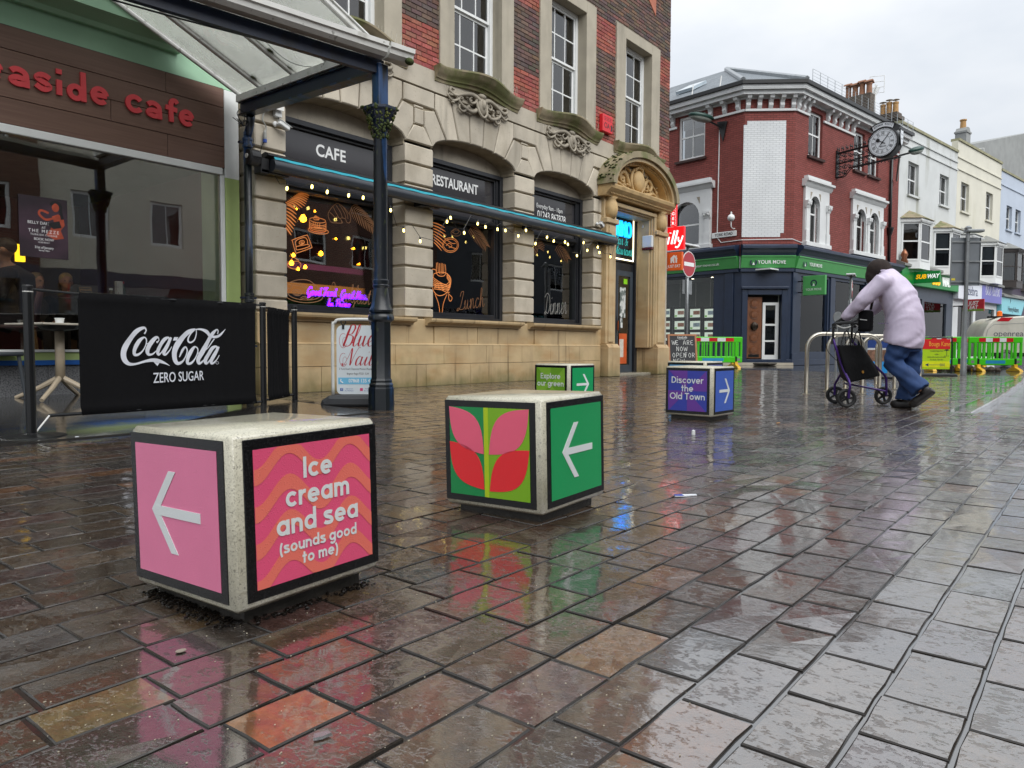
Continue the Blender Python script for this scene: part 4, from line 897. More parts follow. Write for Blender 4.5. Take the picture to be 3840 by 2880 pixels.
for x0, x1, z0, z1 in ((13.97, 15.44, 3.64, 3.665), (13.97, 15.44, 2.64, 2.665), (15.42, 15.445, 2.665, 3.64), (13.97, 13.995, 2.665, 3.64)): mb.box(x0, x1, DY-.045, DY-.031, z0, z1)
mb.build('light_border', mat('white_edge_light', '#fff6d8', .4, 0, emit=1.6, ecol='#fff0c8'), ps, world=True)
m_cyan = mat('blue_lit_letter', '#28b8ff', .3, 0, emit=1.1, ecol='#1aa8ff')
text('lettering', 'PRIMO', .50, facM(14.86, 3.32, DY-.06), m_cyan, ps, bold=.014, ext=.02, world=True, sx=.62, space=.95)
m_teal = mat('teal_script', '#2f9c94', .4, 0, emit=.35)
hand_text('lettering', 'Bar & ', .62, facM(14.62, 2.98, DY-.033), m_teal, ps, wt=.10, thick=.12, world=True); hand_text('lettering', 'Restaurant', 1.05, facM(14.35, 2.76, DY-.033), m_teal, ps, wt=.10, thick=.12, world=True)
# ---------------------------------------------------------------- seaside cafe at the left
YC = 8.70
cf = thing('seaside_cafe', 'cafe front with brown plank fascia, red letters, large window and pale green pilaster', 'building', (5.22, YC, 0))
m_mint = mat('mint_green_paint', '#9cc3a4', .5, .06, 2, layers=[((.8, .8, 3), .6, .8, '#7da088', .5)])
m_lime = mat('pale_green_paint', '#a9bd78', .5, .06, 2)
m_plank = NT('brown_stained_plank')
def _plank():
    t = m_plank; tc_ = t.n('ShaderNodeTexCoord'); oi = t.n('ShaderNodeObjectInfo'); va = t.n('ShaderNodeVectorMath', operation='ADD'); t.l(tc_.outputs['Object'], va.inputs[0]); t.l(oi.outputs['Random'], va.inputs[1])
    g_ = t.noise((1.2, 20, 42), 6, .65, vec=va.outputs[0], dist=.6); b = t.mix(t.rng(g_, .3, .7), hexc('#6a4d41'), hexc('#7d5f50'))
    b = t.mix(t.math('MULTIPLY', oi.outputs['Random'], .45), b, hexc('#573f36'))
    t.bsdf(b, .5, t.bump(g_, .25, .003)); return t.m
m_plank = _plank()
rows = [(3.577, 3.81, [4.30]), (3.333, 3.574, [2.1]), (3.098, 3.330, [3.68]), (2.835, 3.095, [4.31, 1.6])]
for z0, z1, js in rows:
    xs = [-3]+sorted(js)+[5.03]
    for a, b in zip(xs, xs[1:]):
        p_ = MB().box(a+.002, b-.002, YC-.022, YC+.0, z0+.0015, z1-.0015, .003).build('plank', m_plank, cf, world=True)
B('fascia_board', m_blackp, cf, -3, 5.03, YC+.0, YC+.1, 2.83, 3.82, world=True)
m_redl = mat('red_painted_letter', '#dd454c', .5, .05, 6)
def letter3d(strokes, x, z, sx, sz, wt):
    mb = MB(); Mx = plane_m((x, YC-.022, z), (1, 0, 0), (0, 0, 1))
    for i, s_ in enumerate(strokes):
        cl = isinstance(s_, tuple); pts = s_[1] if cl else s_
        mb.ribbon([(p[0]*sx, p[1]*sz) for p in pts], wt, Mx, z=.024+.0006*i, closed=cl, t=.024+.0006*i)
    return mb.build('letter', m_redl, cf, world=True)
ELL = lambda cx, cy, rx, ry: ('o', arc(cx, cy, (rx, ry), 0, 360, 22)[:-1])
GL = {'a': [cat_rom([(.12, .74), (.28, .86), (.52, .87), (.76, .74), (.82, .5), (.84, 0)], 5), ELL(.46, .29, .33, .17)],
      's': [cat_rom([(.84, .74), (.6, .86), (.34, .84), (.18, .68), (.36, .54), (.64, .44), (.82, .28), (.64, .13), (.38, .13), (.12, .28)], 5)],
      'i': [[(.5, 0), (.5, .82)], [(.5, 1.14), (.5, 1.40)]], 'd': [ELL(.44, .42, .30, .33), [(.84, 0), (.82, 1.62)]],
      'e': [[(.16, .46), (.86, .50)], arc(.5, .46, (.34, .38), 8, 320, 20)], 'c': [arc(.52, .48, (.38, .40), 35, 325, 20)], 'f': [cat_rom([(.86, 1.18), (.72, 1.32), (.5, 1.26), (.44, .9), (.46, 0)], 5), [(.1, .84), (.84, .76)]]}
for ch, x0, x1, z0 in (('S', 2.22, 2.42, 3.24), ('e', 2.46, 2.66, 3.25), ('a', 2.70, 2.89, 3.23), ('s', 2.92, 3.10, 3.24), ('i', 3.11, 3.21, 3.24), ('d', 3.23, 3.43, 3.23), ('e', 3.46, 3.66, 3.25), ('c', 3.83, 4.03, 3.255), ('a', 4.06, 4.245, 3.24), ('f', 4.27, 4.45, 3.245), ('e', 4.44, 4.635, 3.245)):
    letter3d(GL['s' if ch == 'S' else ch], x0, z0, x1-x0, .19 if ch != 'S' else .28, .053)
# green wall and cornice over the fascia, window frame, riser
B('upper_wall', m_mint, cf, -3, 5.22, YC+.01, YC+.3, 3.82, 6.5, world=True)
MB().prism([(YC-.30, 4.16), (YC-.30, 4.75), (YC+.0, 4.75), (YC+.0, 4.06), (YC-.06, 4.06), (YC-.10, 4.10)], 'x', -3, 4.46).build('cornice', m_mint, cf, world=True)
B('pilaster', m_white, cf, 5.03, 5.22, YC-.03, YC+.3, 2.72, 3.80, .004, world=True); B('pilaster', m_lime, cf, 5.03, 5.22, YC-.03, YC+.3, .1, 2.72, .004, world=True)
B('head_frame', m_white, cf, -3, 5.0, YC-.03, YC+.05, 2.745, 2.832, .008, world=True); B('jamb_frame', m_white, cf, 4.97, 5.028, YC-.02, YC+.05, .57, 2.745, .006, world=True)
B('sill_frame', m_white, cf, -3, 5.03, YC-.04, YC+.05, .545, .572, .004, world=True); B('sill_board', m_lime, cf, -3, 5.03, YC-.02, YC+.05, .462, .545, world=True); B('sill_band', mat('blue_gloss', '#2a62b0', .35), cf, -3, 5.03, YC-.03, YC+.05, .412, .461, world=True)
m_gran = mat('grey_granite', '#6f7072', .45, .25, 60, .3, 90, .003, layers=[((70, 70, 70), .5, .6, '#2f3033', .8, 3)])
for k in range(7): B('granite_panel', m_gran, cf, -2.0+k, -1.004+k if k < 6 else 5.03, YC+.0, YC+.08, .05, .411, .002, world=True)
B('window_pane', m_glass, cf, -3, 4.97, YC+.005, YC+.017, .572, 2.745, world=True)
# the room behind the glass
m_cred = mat('dark_red_wall', '#4e1512', .8, .15, 1.5); m_ctan = mat('tan_wall', '#6a5236', .8, .12, 1.5); m_floor = mat('dark_cafe_floor', '#2a2320', .5)
B('floor', m_floor, cf, -3, 5.2, YC+.1, 13.5, .30, .38, world=True); B('ceiling', mat('cafe_ceiling', '#7d7468', .9), cf, -3, 5.2, YC+.1, 13.5, 2.9, 3.0, world=True)
for x0, x1, m_ in ((-3, 3.6, m_ctan), (3.6, 4.5, m_cred), (4.5, 5.1, m_ctan), (5.1, 8.5, m_cred)): B('back_wall', m_, cf, x0, min(x1, 5.2), 13.3, 13.4, .38, 2.9, world=True) if x0 < 5.2 else None
B('side_wall', mat('pale_green_wall', '#9fb6a4', .7), cf, 5.0, 5.2, YC+.06, YC+.5, .38, 2.9, world=True); B('side_wall', m_cred, cf, 5.1, 5.2, YC+.5, 13.3, .38, 2.9, world=True)
B('wall_lamp', mat('yellow_lamp', '#ffd23a', .4, 0, emit=1.5, ecol='#ffc820'), cf, 3.46, 3.56, 11.0, 11.06, 1.70, 1.92, world=True)
B('unseen_fill_tube', mat('fill_tube_glow', '#fff0d0', .4, 0, emit=9, ecol='#ffe8c0'), cf, 1.6, 4.4, 8.90, 8.96, 2.86, 2.895, world=True)  # added glowing tube, unseen behind the head frame, brightens the diners inside
# poster on the glass
po = thing('dance_poster', 'dark purple belly dancing poster stuck inside the cafe window', 'poster', (2.99, YC-.004, 1.53))
B('sheet', mat('purple_black_print', '#3c2a36', .4, .25, 3, layers=[((1.5, 1.5, 2.2), .4, .6, '#1b151b', .7)]), po, 2.765, 3.22, YC-.006, YC-.002, 1.53, 2.158, world=True)
m_fig = mat('orange_figure_print', '#a8452a', .5, .3, 14); m_ink = mat('black_ink', '#0e0a0e', .5)
fm = plane_m((2.99, YC-.0065, 1.53), *UXZ)
MB().prism([(.06, .30), (.10, .38), (.08, .44), (.14, .47), (.19, .44), (.2, .36), (.16, .30), (.19, .22), (.10, .20), (.02, .24)], 'z', .0003, .0006, M=fm).ribbon(cat_rom([(.09, .42), (.02, .40), (-.04, .45), (-.02, .49), (.05, .47)], 4), .022, fm, .0007).build('dancer_print', m_fig, po, world=True)
MB().prism(arc(.115, .535, (.035, .045), 0, 360, 14)[:-1], 'z', .0004, .0009, M=fm).build('face_print', m_fig, po, world=True)
MB().ribbon(cat_rom([(.07, .56), (.11, .595), (.16, .57), (.165, .5), (.18, .42)], 5), [.03]*21, fm, .0011).prism([(.03, .36), (.15, .40), (.17, .33), (.09, .31)], 'z', .0008, .0013, M=fm).build('hair_print', m_ink, po, world=True)
for s_, z_, sz, sp in (('BELLY DANCING', 1.886, .042, 1.0), ('AT', 1.842, .033, 1), ('THE MEZZE', 1.803, .047, 1.35), ('TURKISH CUISINE', 1.765, .028, 1.25), ('BOOK NOW', 1.72, .036, .95), ('01243 821511', 1.688, .022, .9), ('31st of January', 1.635, .036, .9), ('Starting 7.30pm', 1.605, .02, .9)):
    text('lettering', s_, sz, facM(2.99, z_, YC-.007), m_wletter, po, ext=.0003, space=sp, world=True, sx=.93)
# simple figure helper: loft rings along a spine, then fuse
def fuse(mb, voxel=.018, smooth=6, name='body', mat_=None, parent=None, noise=0, world=False, disp=None):
    me = mb.mesh(name); o = bpy.data.objects.new(name, me); col.objects.link(o)
    r_ = o.modifiers.new('r', 'REMESH'); r_.mode = 'VOXEL'; r_.voxel_size = voxel
    s_ = o.modifiers.new('s', 'SMOOTH'); s_.factor = .5; s_.iterations = smooth
    dg = bpy.context.evaluated_depsgraph_get(); me2 = bpy.data.meshes.new_from_object(o.evaluated_get(dg)); bpy.data.objects.remove(o); me2.name = name
    if disp:
        n_ = len(me2.vertices); co = np.empty(n_*3); me2.vertices.foreach_get('co', co); co = co.reshape(-1, 3); nr = np.empty(n_*3); me2.vertices.foreach_get('normal', nr); nr = nr.reshape(-1, 3)
        co += nr*disp(co)[:, None]; me2.vertices.foreach_set('co', co.ravel()); me2.update()
    me2.materials.clear(); return link(name, me2, mat_, parent, smooth=True, world=world)
m_skin = mat('skin', '#b98a72', .5, .08, 8)
def head_mesh(mb, c, s=1.0, face=(0, -1)):
    "skull with jaw, nose and ears; face = horizontal direction it looks"
    fx, fy = face; rx, ry = -fy, fx; c = Vector(c); F_ = Vector((fx, fy, 0)); R_ = Vector((rx, ry, 0)); U_ = Vector((0, 0, 1))
    Mh = Matrix((R_, F_, U_)).transposed().to_4x4(); Mh.translation = c
    mb.ball((0, -.008*s, .02*s), (.076*s, .095*s, .10*s), 14, 10, M=Mh); mb.ball((0, .03*s, -.055*s), (.055*s, .062*s, .062*s), 12, 8, M=Mh)
    mb.ball((0, .098*s, -.012*s), (.014*s, .022*s, .03*s), 8, 6, M=Mh); mb.ball((0, .082*s, .03*s), (.055*s, .02*s, .012*s), 8, 5, M=Mh); mb.ball((0, .085*s, -.068*s), (.026*s, .014*s, .01*s), 8, 5, M=Mh)
    for q in (-1, 1): mb.ball((q*.078*s, -.005*s, -.005*s), (.012*s, .025*s, .032*s), 8, 6, M=Mh)
    mb.tube([Mh @ Vector((0, -.02*s, -.17*s)), Mh @ Vector((0, -.01*s, -.05*s))], .05*s, 10)
    return Mh
def diner(name, label, loc, rz, cloth, hair, torso_h=.52, group=None, s=1.0, extra=None):
    "seated figure: one fused body, clothing and hair as children; looks along local +y"
    p_ = thing(name, label, 'person', loc, rz, group); mb = MB()
    Mh = head_mesh(mb, (0, .06, torso_h+.20), s, (0, 1)); mb.tube([(0, -.02, 0), (0, -.02, .25), (0, 0, torso_h-.08), (0, .02, torso_h+.06)], [(.13, .17), (.12, .18), (.10, .19), (.05, .06)], 12)
    fuse(mb, .016, 4, 'body', m_skin, p_)
    mb = MB(); mb.tube([(0, -.02, -.02), (0, -.03, .22), (0, -.01, torso_h-.08), (0, .02, torso_h+.03)], [(.16, .20), (.155, .215), (.13, .23), (.07, .09)], 14)
    for q in (-1, 1):
        mb.ball((q*.2, 0, torso_h-.07), .085, 10, 8); mb.tube([(q*.22, 0, torso_h-.08), (q*.27, .1, torso_h-.32), (q*.20, .32, torso_h-.36)], [.075, .062, .05], 10)
        mb.tube([(q*.1, 0, -.02), (q*.12, .38, 0.02), (q*.12, .40, -.42)], [.10, .08, .06], 10)
    fuse(mb, .018, 5, 'clothing', cloth, p_)
    mb = MB()
    for q in (-1, 1): mb.ball((q*.19, .36, torso_h-.36), (.04, .05, .03), 8, 6)
    fuse(mb, .012, 2, 'hands', m_skin, p_)
    hb = MB().ball((0, -.025*s, .045*s), (.085*s, .098*s, .09*s), 14, 9, M=Mh); hb.build('hair', hair, p_, smooth=True)
    eb = MB()
    for q in (-1, 1): eb.ball((q*.03*s, .088*s, .012*s), (.011*s, .006*s, .006*s), 6, 4, M=Mh)
    eb.build('eyes', m_blackp, p_)
    if extra: extra(p_, Mh)
    return p_
m_maroon = mat('maroon_hoodie', '#332a2e', .85, .15, 8); m_hairb = mat('dark_hair', '#1c1a18', .6, .2, 30); m_hairw = mat('fair_hair', '#b79a62', .6, .2, 30)
def specs(p_, Mh):
    mb = MB()
    for q in (-1, 1): mb.tube([Mh @ Vector((q*.035+.022*math.cos(a_), .1, .012+.018*math.sin(a_))) for a_ in [k*.7 for k in range(9)]], .0025, 5, closed=True); mb.tube([Mh @ Vector((q*.06, .1, .015)), Mh @ Vector((q*.085, .0, .012))], .0025, 5)
    mb.build('spectacles', m_blackp, p_)
    fm_ = plane_m((-.205, .02, .22), (0, 1, 0), (0, 0, 1)); fm2 = plane_m((-.05, -.215, .25), (-1, 0, 0), (0, 0, 1))
    mg = mat('grey_print', '#7f8a8c', .7); mb = MB(); fm3 = plane_m((.11, -.168, .18), (1, 0, 0), (0, 0, 1))
    mb.prism(arc(0, 0, (.085, .042), 0, 360, 18)[:-1], 'z', 0, .004, M=fm3).ribbon(cat_rom([(-.03, .03), (.01, .075), (-.005, .13)], 5), [.03-.002*k for k in range(11)], fm3, .006).ribbon(cat_rom([(.015, .03), (.05, .07), (.035, .115)], 5), [.03-.002*k for k in range(11)], fm3, .007)
    mb.build('flame_print', mg, p_)
diner('person', 'man in glasses and dark printed hoodie seated inside the cafe window', (2.93, 9.52, .86), rad(72), m_maroon, m_hairb, .60, s=1.12, extra=specs)
diner('person', 'grey haired diner seated at the back, nearest the man in glasses', (3.72, 11.2, .80), rad(200), mat('grey_cardigan', '#3a3330', .85), mat('grey_hair', '#7b6a58', .6), .46)
diner('person', 'fair haired diner in dark clothes seated further right at the back', (4.10, 11.2, .80), rad(170), mat('black_top', '#1a1614', .85), m_hairw, .48)
def chair(name, label, loc, rz, seatm, legm, back=.45, seat_z=.46, group=None, shell=False):
    t_ = thing(name, label, 'chair', loc, rz, group)
    MB().box(-.22, .22, -.22, .22, seat_z-.04, seat_z, .02).build('seat', seatm, t_)
    V = []; F = []; n_ = 8
    for i in range(n_+1):
        for j, zz in enumerate((seat_z+.02, seat_z+back*.6, seat_z+back)):
            a_ = -1+2*i/n_; V.append((a_*.21*(1-.12*(j == 2)*abs(a_)), -.21-.06*j*.5+.05*a_*a_, zz-.04*(j == 2)*abs(a_)**3))
    V += [(x_, y_-.025, z_) for x_, y_, z_ in V]; m_ = (n_+1)*3
    for i in range(n_):
        for j in range(2):
            a_ = i*3+j; F += [(a_, a_+3, a_+4, a_+1), (a_+m_, a_+1+m_, a_+4+m_, a_+3+m_)]
    for i in range(n_): a_ = i*3; F += [(a_+2, a_+5, a_+5+m_, a_+2+m_), (a_, a_+m_, a_+3+m_, a_+3)]
    F += [(0, 1, 1+m_, m_), (1, 2, 2+m_, 1+m_)]; e = n_*3; F += [(e, e+m_, e+1+m_, e+1), (e+1, e+1+m_, e+2+m_, e+2)]
    MB().add(V, F).build('backrest', seatm, t_, smooth=True)
    for sx in (-1, 1):
        for sy in (-1, 1): MB().tube([(sx*.18, sy*.18, seat_z-.02), (sx*.21, sy*.22, 0)], [.02, .014], 8).build('leg', legm, t_)
    return t_
m_pinkv = mat('dusky_pink_leather', '#7d5a5c', .5, .08); m_oak = mat('oak_leg', '#8a6238', .5, .15, 12); m_gryp = mat('slate_plastic', '#3d4247', .45, .08)
chair('dining_chair', 'dusky pink upholstered chair with wooden legs under the seated man', (2.95, 9.50, .38), rad(72), m_pinkv, m_oak)
tb = thing('inner_table', 'dark cafe table inside the window holding the menu and jar', 'table', (4.0, 9.35, .38))
B('tabletop', mat('dark_table', '#221a16', .3), tb, -.55, .45, -.32, .32, .80, .84, .005); MB().tube([(0, 0, 0), (0, 0, .8)], .04, 10).build('pedestal', m_black, tb); MB().lathe([(.25, 0), (.24, .02), (.05, .04)], n=20).build('base', m_black, tb)
TZ = 1.22
o = thing('menu_stand', 'white upright menu block on the inner cafe table', 'menu holder', (3.99, 9.30, TZ)); B('block', mat('menu_block_print', '#c9c7c6', .4, .05, layers=[((30, 30, 18), .55, .62, '#8a5a6a', .7)]), o, -.035, .035, -.03, .03, 0, .17, .003); B('foot', m_wletter, o, -.04, .04, -.035, .035, 0, .012)
o = thing('pepper_jar', 'small glass jar with dark lid beside the white menu block', 'jar', (3.90, 9.3, TZ)); MB().lathe([(.022, 0), (.024, .01), (.024, .05), (.018, .06)], n=12).build('jar_body', mat('brown_glass', '#4b3a20', .1), o, smooth=True); MB().lathe([(.02, .06), (.02, .078), (.004, .082)], n=12).build('lid', m_alu, o)
o = thing('sauce_bottle', 'dark bottle with red top right of the white menu block', 'bottle', (4.07, 9.36, TZ)); MB().lathe([(.025, 0), (.026, .1), (.012, .13), (.01, .15)], n=12).build('bottle_body', mat('dark_green_bottle', '#12241f', .15), o, smooth=True); MB().lathe([(.013, .15), (.013, .175), (.003, .178)], n=10).build('cap', mat('red_cap', '#a01a20', .4), o)
o = thing('table_card', 'black tent card with gold border on the inner cafe table', 'sign', (3.60, 9.28, TZ), rad(8)); MB().prism([(-.035, 0), (0, .085), (.035, 0)], 'x', -.075, .075).build('card', m_blackp, o)
m_gold = mat('gold_print', '#c08a3a', .4); cm_ = plane_m((0, -.0195, .042), (1, 0, 0), (0, .035, .085)); text('lettering', "Howard's", .032, cm_, m_gold, o, ext=.0004)
mb = MB()
for p, q in (((-.066, -.03), (.066, -.03)), ((.066, -.03), (.066, .03)), ((.066, .03), (-.066, .03)), ((-.066, .03), (-.066, -.03))): mb.ribbon([p, q], .003, cm_, .0006)
mb.build('border', m_gold, o)
# ---------------------------------------------------------------- blue rainwater pipe in the gap
dp = thing('drainpipe', 'blue cast iron rainwater pipe between the cafe and the stone building', 'drainpipe', (5.15, 8.36, 0))
MB().tube([(0, 0, 0), (0, 0, 3.25)], .048, 14).build('pipe', m_blue, dp, smooth=True)
MB().tube([(0, 0, 3.2), (.02, -.02, 3.32), (-.02, -.12, 3.42)], .05, 12).build('elbow', m_blue, dp, smooth=True)
for z in (.62, 1.22, 3.12): MB().lathe([(.05, z-.06), (.062, z-.055), (.062, z-.03), (.054, z-.02), (.054, z+.02), (.062, z+.03), (.062, z+.055), (.05, z+.06)], n=14).build('collar', m_blue, dp); MB().box(-.10, .10, -.005, .05, z-.012, z+.012).build('bracket', m_navy, dp)
B('gap_wall', mat('grubby_gap_render', '#7b725c', .8, .25, 3, layers=[((2, 2, .8), .5, .75, '#38342a', .6)]), rb, 5.2, 5.42, YC+.1, YC+.3, 0, 6, world=True)
gp = MB().tube([(5.22, D-.03, .1), (5.22, D-.03, 3.3)], .014, 8).build('conduit', mat('grey_conduit', '#7e8080', .5), rb, world=True)
# ---------------------------------------------------------------- glazed canopy on its iron column
ca = thing('glass_canopy', 'old glazed street canopy with white gutter and chipped blue cast iron column', 'canopy', (4.85, 5.56, 0))
cm = MB()
cm.lathe([(.132, 0), (.132, .21), (.128, .225)], n=8); cm.build('column_base', m_blue, ca)
prof = [(.118, .225), (.125, .25), (.11, .27), (.112, .29), (.10, .31), (.098, .84), (.104, .86)]
smooth_by_angle(MB().lathe(prof, n=8).build('column_plinth', m_blue, ca), 30)
smooth_by_angle(MB().lathe([(.104, .86), (.125, .88), (.128, .905), (.118, .93), (.10, .945), (.115, .955), (.118, .975), (.095, 1.02), (.078, 1.12), (.07, 1.19), (.078, 1.20), (.08, 1.215), (.072, 1.225), (.078, 1.25), (.078, 1.265), (.069, 1.275), (.066, 2.68), (.074, 2.70)], n=20).build('column_shaft', m_blue, ca), 35)
MB().lathe([(.074, 2.70), (.085, 2.74), (.10, 2.80), (.14, 2.87), (.165, 2.89), (.165, 2.915)], n=8).build('column_capital', m_navy, ca)
MB().box(-.06, .06, -.055, .055, 2.915, 3.33, .008).build('column_head', m_blue, ca)
mm = MB(); rm = random.Random(9)
for i in range(260):
    a_ = rm.uniform(0, 6.28); z_ = rm.uniform(2.62, 2.91); r_ = .066+(z_-2.62)*.3; k_ = rm.uniform(.005, .017); mm.ball((r_*math.cos(a_), r_*math.sin(a_), z_), (k_, k_, k_*rm.uniform(.8, 1.6)), 5, 4)
for i in range(14): mm.ball((rm.uniform(-.16, .16), rm.uniform(-.1, .1), 2.91), (.03, .03, .012), 6, 4)
mm.build('moss', m_moss, ca, smooth=True)
# beam from the column back to the wall, gutter and fascia beam along the street side
WEND = (.27, 2.84)
def bar3(p, q, w_, h_, name, m_, parent=ca, c=0):
    p, q = Vector(p), Vector(q); d = (q-p); L_ = d.length; x_ = d.normalized(); y_ = Vector((0, 0, 1)).cross(x_).normalized(); z_ = x_.cross(y_); Mx = Matrix((x_, y_, z_)).transposed().to_4x4(); Mx.translation = p
    return MB().box(0, L_, -w_/2, w_/2, -h_/2, h_/2, c, M=Mx).build(name, m_, parent)
bar3((0, .05, 3.33), (WEND[0], WEND[1], 3.52), .07, .15, 'side_beam', m_navy)
bar3((0, .05, 3.26), (WEND[0], WEND[1], 3.45), .13, .018, 'beam_flange', m_blue); bar3((0, .05, 3.405), (WEND[0], WEND[1], 3.595), .13, .018, 'beam_flange', m_blue)
bar3((-.01, .0, 3.46), (WEND[0]-.01, WEND[1], 3.635), .16, .08, 'glazing_kerb', m_alu)
GD = Vector((math.cos(rad(-8.2)), math.sin(rad(-8.2)), 0)); GN = Vector((GD.y, -GD.x, 0))   # along the gutter, and outwards
def gpt(t_, out, z): return Vector((0, -.03, 0))+GD*t_+GN*out+Vector((0, 0, z))
V = []; F = []; gp_ = [(.02, 3.36), (.05, 3.345), (.13, 3.35), (.17, 3.38), (.18, 3.42), (.20, 3.43), (.205, 3.47), (.19, 3.475), (.18, 3.45), (.02, 3.44)]
for i, t_ in enumerate((-6, -.05, -.03, .24)):
    for (o_, z_) in gp_: V.append(gpt(t_, o_*(1.0 if i < 2 else 1.04), z_+(.002 if i > 1 else 0)))
k = len(gp_)
for i in (0, 2): F += [(i*k+j, i*k+(j+1) % k, (i+1)*k+(j+1) % k, (i+1)*k+j) for j in range(k)]; F += [tuple(range(i*k+k-1, i*k-1, -1)), tuple(range((i+1)*k, (i+2)*k))]
smooth_by_angle(MB().add(V, F).build('gutter', m_alu, ca), 30)
bar3(gpt(-6, -.03, 3.30), gpt(.02, -.03, 3.30), .06, .13, 'street_beam', m_navy)
# sloping glazing: bars fall towards the side beam, panes between
SL = .416; ts = [.02, .80, 1.52, 2.30, 2.84]
def bpt(t_, run):   # t_ along the side beam, run to the left
    f_ = t_/2.85; return Vector((WEND[0]*f_-run, .05+(WEND[1]-.05)*f_, 3.50+.175*f_+run*SL))
m_cglass = glass_mat('dirty_canopy_glass', (.97, .98, .97), 1.35, dirt=.42)
for i, t_ in enumerate(ts):
    bar3(bpt(t_, -.02), bpt(t_, 4.6), .055 if i < 4 else .03, .05, 'glazing_bar', m_alu, c=.008)
    if i < 4: bar3(bpt(t_, -.02)+Vector((0, 0, .035)), bpt(t_, 4.6)+Vector((0, 0, .035)), .09, .012, 'bar_cap', m_alu)
for a_, b_ in zip(ts, ts[1:]):
    for r0, r1 in ((.0, 1.5), (1.5, 3.1), (3.1, 4.6)):
        q = [bpt(a_+.03, r0), bpt(b_-.03, r0), bpt(b_-.03, r1), bpt(a_+.03, r1)]; V = [p+Vector((0, 0, .012)) for p in q]+[p+Vector((0, 0, .020)) for p in q]
        MB().add(V, [(3, 2, 1, 0), (4, 5, 6, 7), (0, 1, 5, 4), (1, 2, 6, 5), (2, 3, 7, 6), (3, 0, 4, 7)]).build('glass_pane', m_cglass, ca)
bar3(bpt(2.84, -.05)+Vector((0, .06, .06)), bpt(2.84, 4.6)+Vector((0, .06, .06)), .16, .02, 'wall_flashing', m_white)
mm = MB()
for t_, r_ in ((.95, .55), (1.47, .35), (.86, .2), (1.5, .1), (2.25, .15), (.3, .05)): mm.ball(tuple(bpt(t_, r_)+Vector((0, 0, .03))), (.05, .035, .02), 8, 5)
mm.ball(tuple(gpt(.2, .17, 3.36)), (.05, .04, .035), 8, 6); mm.build('moss_tuft', m_moss, ca, smooth=True)
cbm = MB(); rc = random.Random(2)
for k in range(3):
    cbm.tube(cat_rom([tuple(bpt(t_, -.03)+Vector((0, 0, .0+.02*math.sin(t_*5+k)))) for t_ in (0, .4, .9, 1.4, 1.9, 2.4, 2.8)], 5), .006, 5)
cbm.tube(cat_rom([tuple(gpt(-5, -.07, 3.26)), tuple(gpt(-2.5, -.07, 3.22)), tuple(gpt(-1, -.07, 3.255)), tuple(gpt(0, -.07, 3.28))], 8), .008, 5)
cbm.tube(cat_rom([tuple(bpt(.3, 3)), tuple(bpt(.9, 1.3)+Vector((0, 0, -.1))), tuple(bpt(1.3, .3)+Vector((0, 0, -.05))), tuple(bpt(.85, -.02))], 8), .004, 4)
for k in range(6): a_ = Vector((WEND[0]-.08, WEND[1]-.06, 3.5)); cbm.tube(cat_rom([tuple(a_), tuple(a_+Vector((rc.uniform(-.1, .1), rc.uniform(-.1, 0), -.1))), tuple(a_+Vector((rc.uniform(-.12, .1), rc.uniform(-.15, .0), -.22))), tuple(a_+Vector((rc.uniform(-.1, .12), 0, -.12)))], 5), .005, 5)
cbm.build('cables', m_blackp, ca)
# ---------------------------------------------------------------- long rolled awning, string lights, cameras
AY = D-.14
aw = thing('rolled_awning', 'long dark grey rolled awning with a turquoise stripe over the cafe windows', 'awning', (5.2, AY, 2.9))
smooth_by_angle(MB().prism([(AY+.12, 3.02), (AY+.0, 3.05), (AY-.06, 3.03), (AY-.08, 3.0), (AY-.02, 2.985), (AY+.12, 2.97)], 'x', 5.36, 13.55).build('cassette_top', m_blackp, aw, world=True), 40)
m_awg = mat('dark_grey_roller', '#33373d', .3, .1, 6)
smooth_by_angle(MB().prism([(AY-.05+.085*math.cos(rad(q)), 2.885+.082*math.sin(rad(q))) for q in range(0, 360, 20)], 'x', 5.42, 13.72).build('front_rail', m_awg, aw, world=True), 40)
mb = MB(); n_ = 150; V = []; F = []
for i in range(n_+1):
    x_ = 5.44+(13.66-5.44)*i/n_; w_ = .006*math.sin(i*.9)+.004*math.sin(i*.37); V += [(x_, AY-.075, 2.992+w_*.3), (x_, AY-.10, 2.955+w_*.6)]
    if i: F.append((2*i-2, 2*i-1, 2*i+1, 2*i))
MB().add(V, F).build('valance', mat('turquoise_fabric', '#1a8fa0', .6, .1, 5), aw, world=True)
MB().lathe([(.085, -.14), (.10, -.12), (.10, .0), (.085, .015)], n=18, M=Matrix.Translation((5.25, AY, 2.945)) @ Matrix.Rotation(rad(90), 4, 'Y')).build('motor_cap', m_blackp, aw, world=True)
MB().lathe([(.028, 0), (.028, .012)], n=14, M=Matrix.Translation((5.105, AY-.01, 2.95)) @ Matrix.Rotation(rad(-90), 4, 'Y')).build('cap_bolt', m_alu, aw, world=True)
B('end_plate', m_wletter, aw, 13.722, 13.728, AY-.1, AY+.02, 2.86, 2.95, world=True)
for x_ in (5.35, 8.1, 10.8, 13.4): B('bracket', m_blackp, aw, x_-.06, x_+.06, AY-.02, D, 2.78, 2.97, .006, world=True); B('arm', m_blackp, aw, x_-.05, x_+.35, AY-.02, AY+.04, 2.79, 2.83, .004, world=True)
sl = thing('string_lights', 'festoon string of small glowing bulbs slung under the rolled awning', 'string lights', (5.4, D-.25, 2.8))
bp = [(880, 500, x_, y_) for x_, y_ in ((452, 475), (668, 460), (800, 505), (985, 535), (1110, 555), (1348, 663), (1460, 838), (1603, 930), (1835, 762), (1865, 728), (1983, 858), (2100, 780), (2167, 808))]
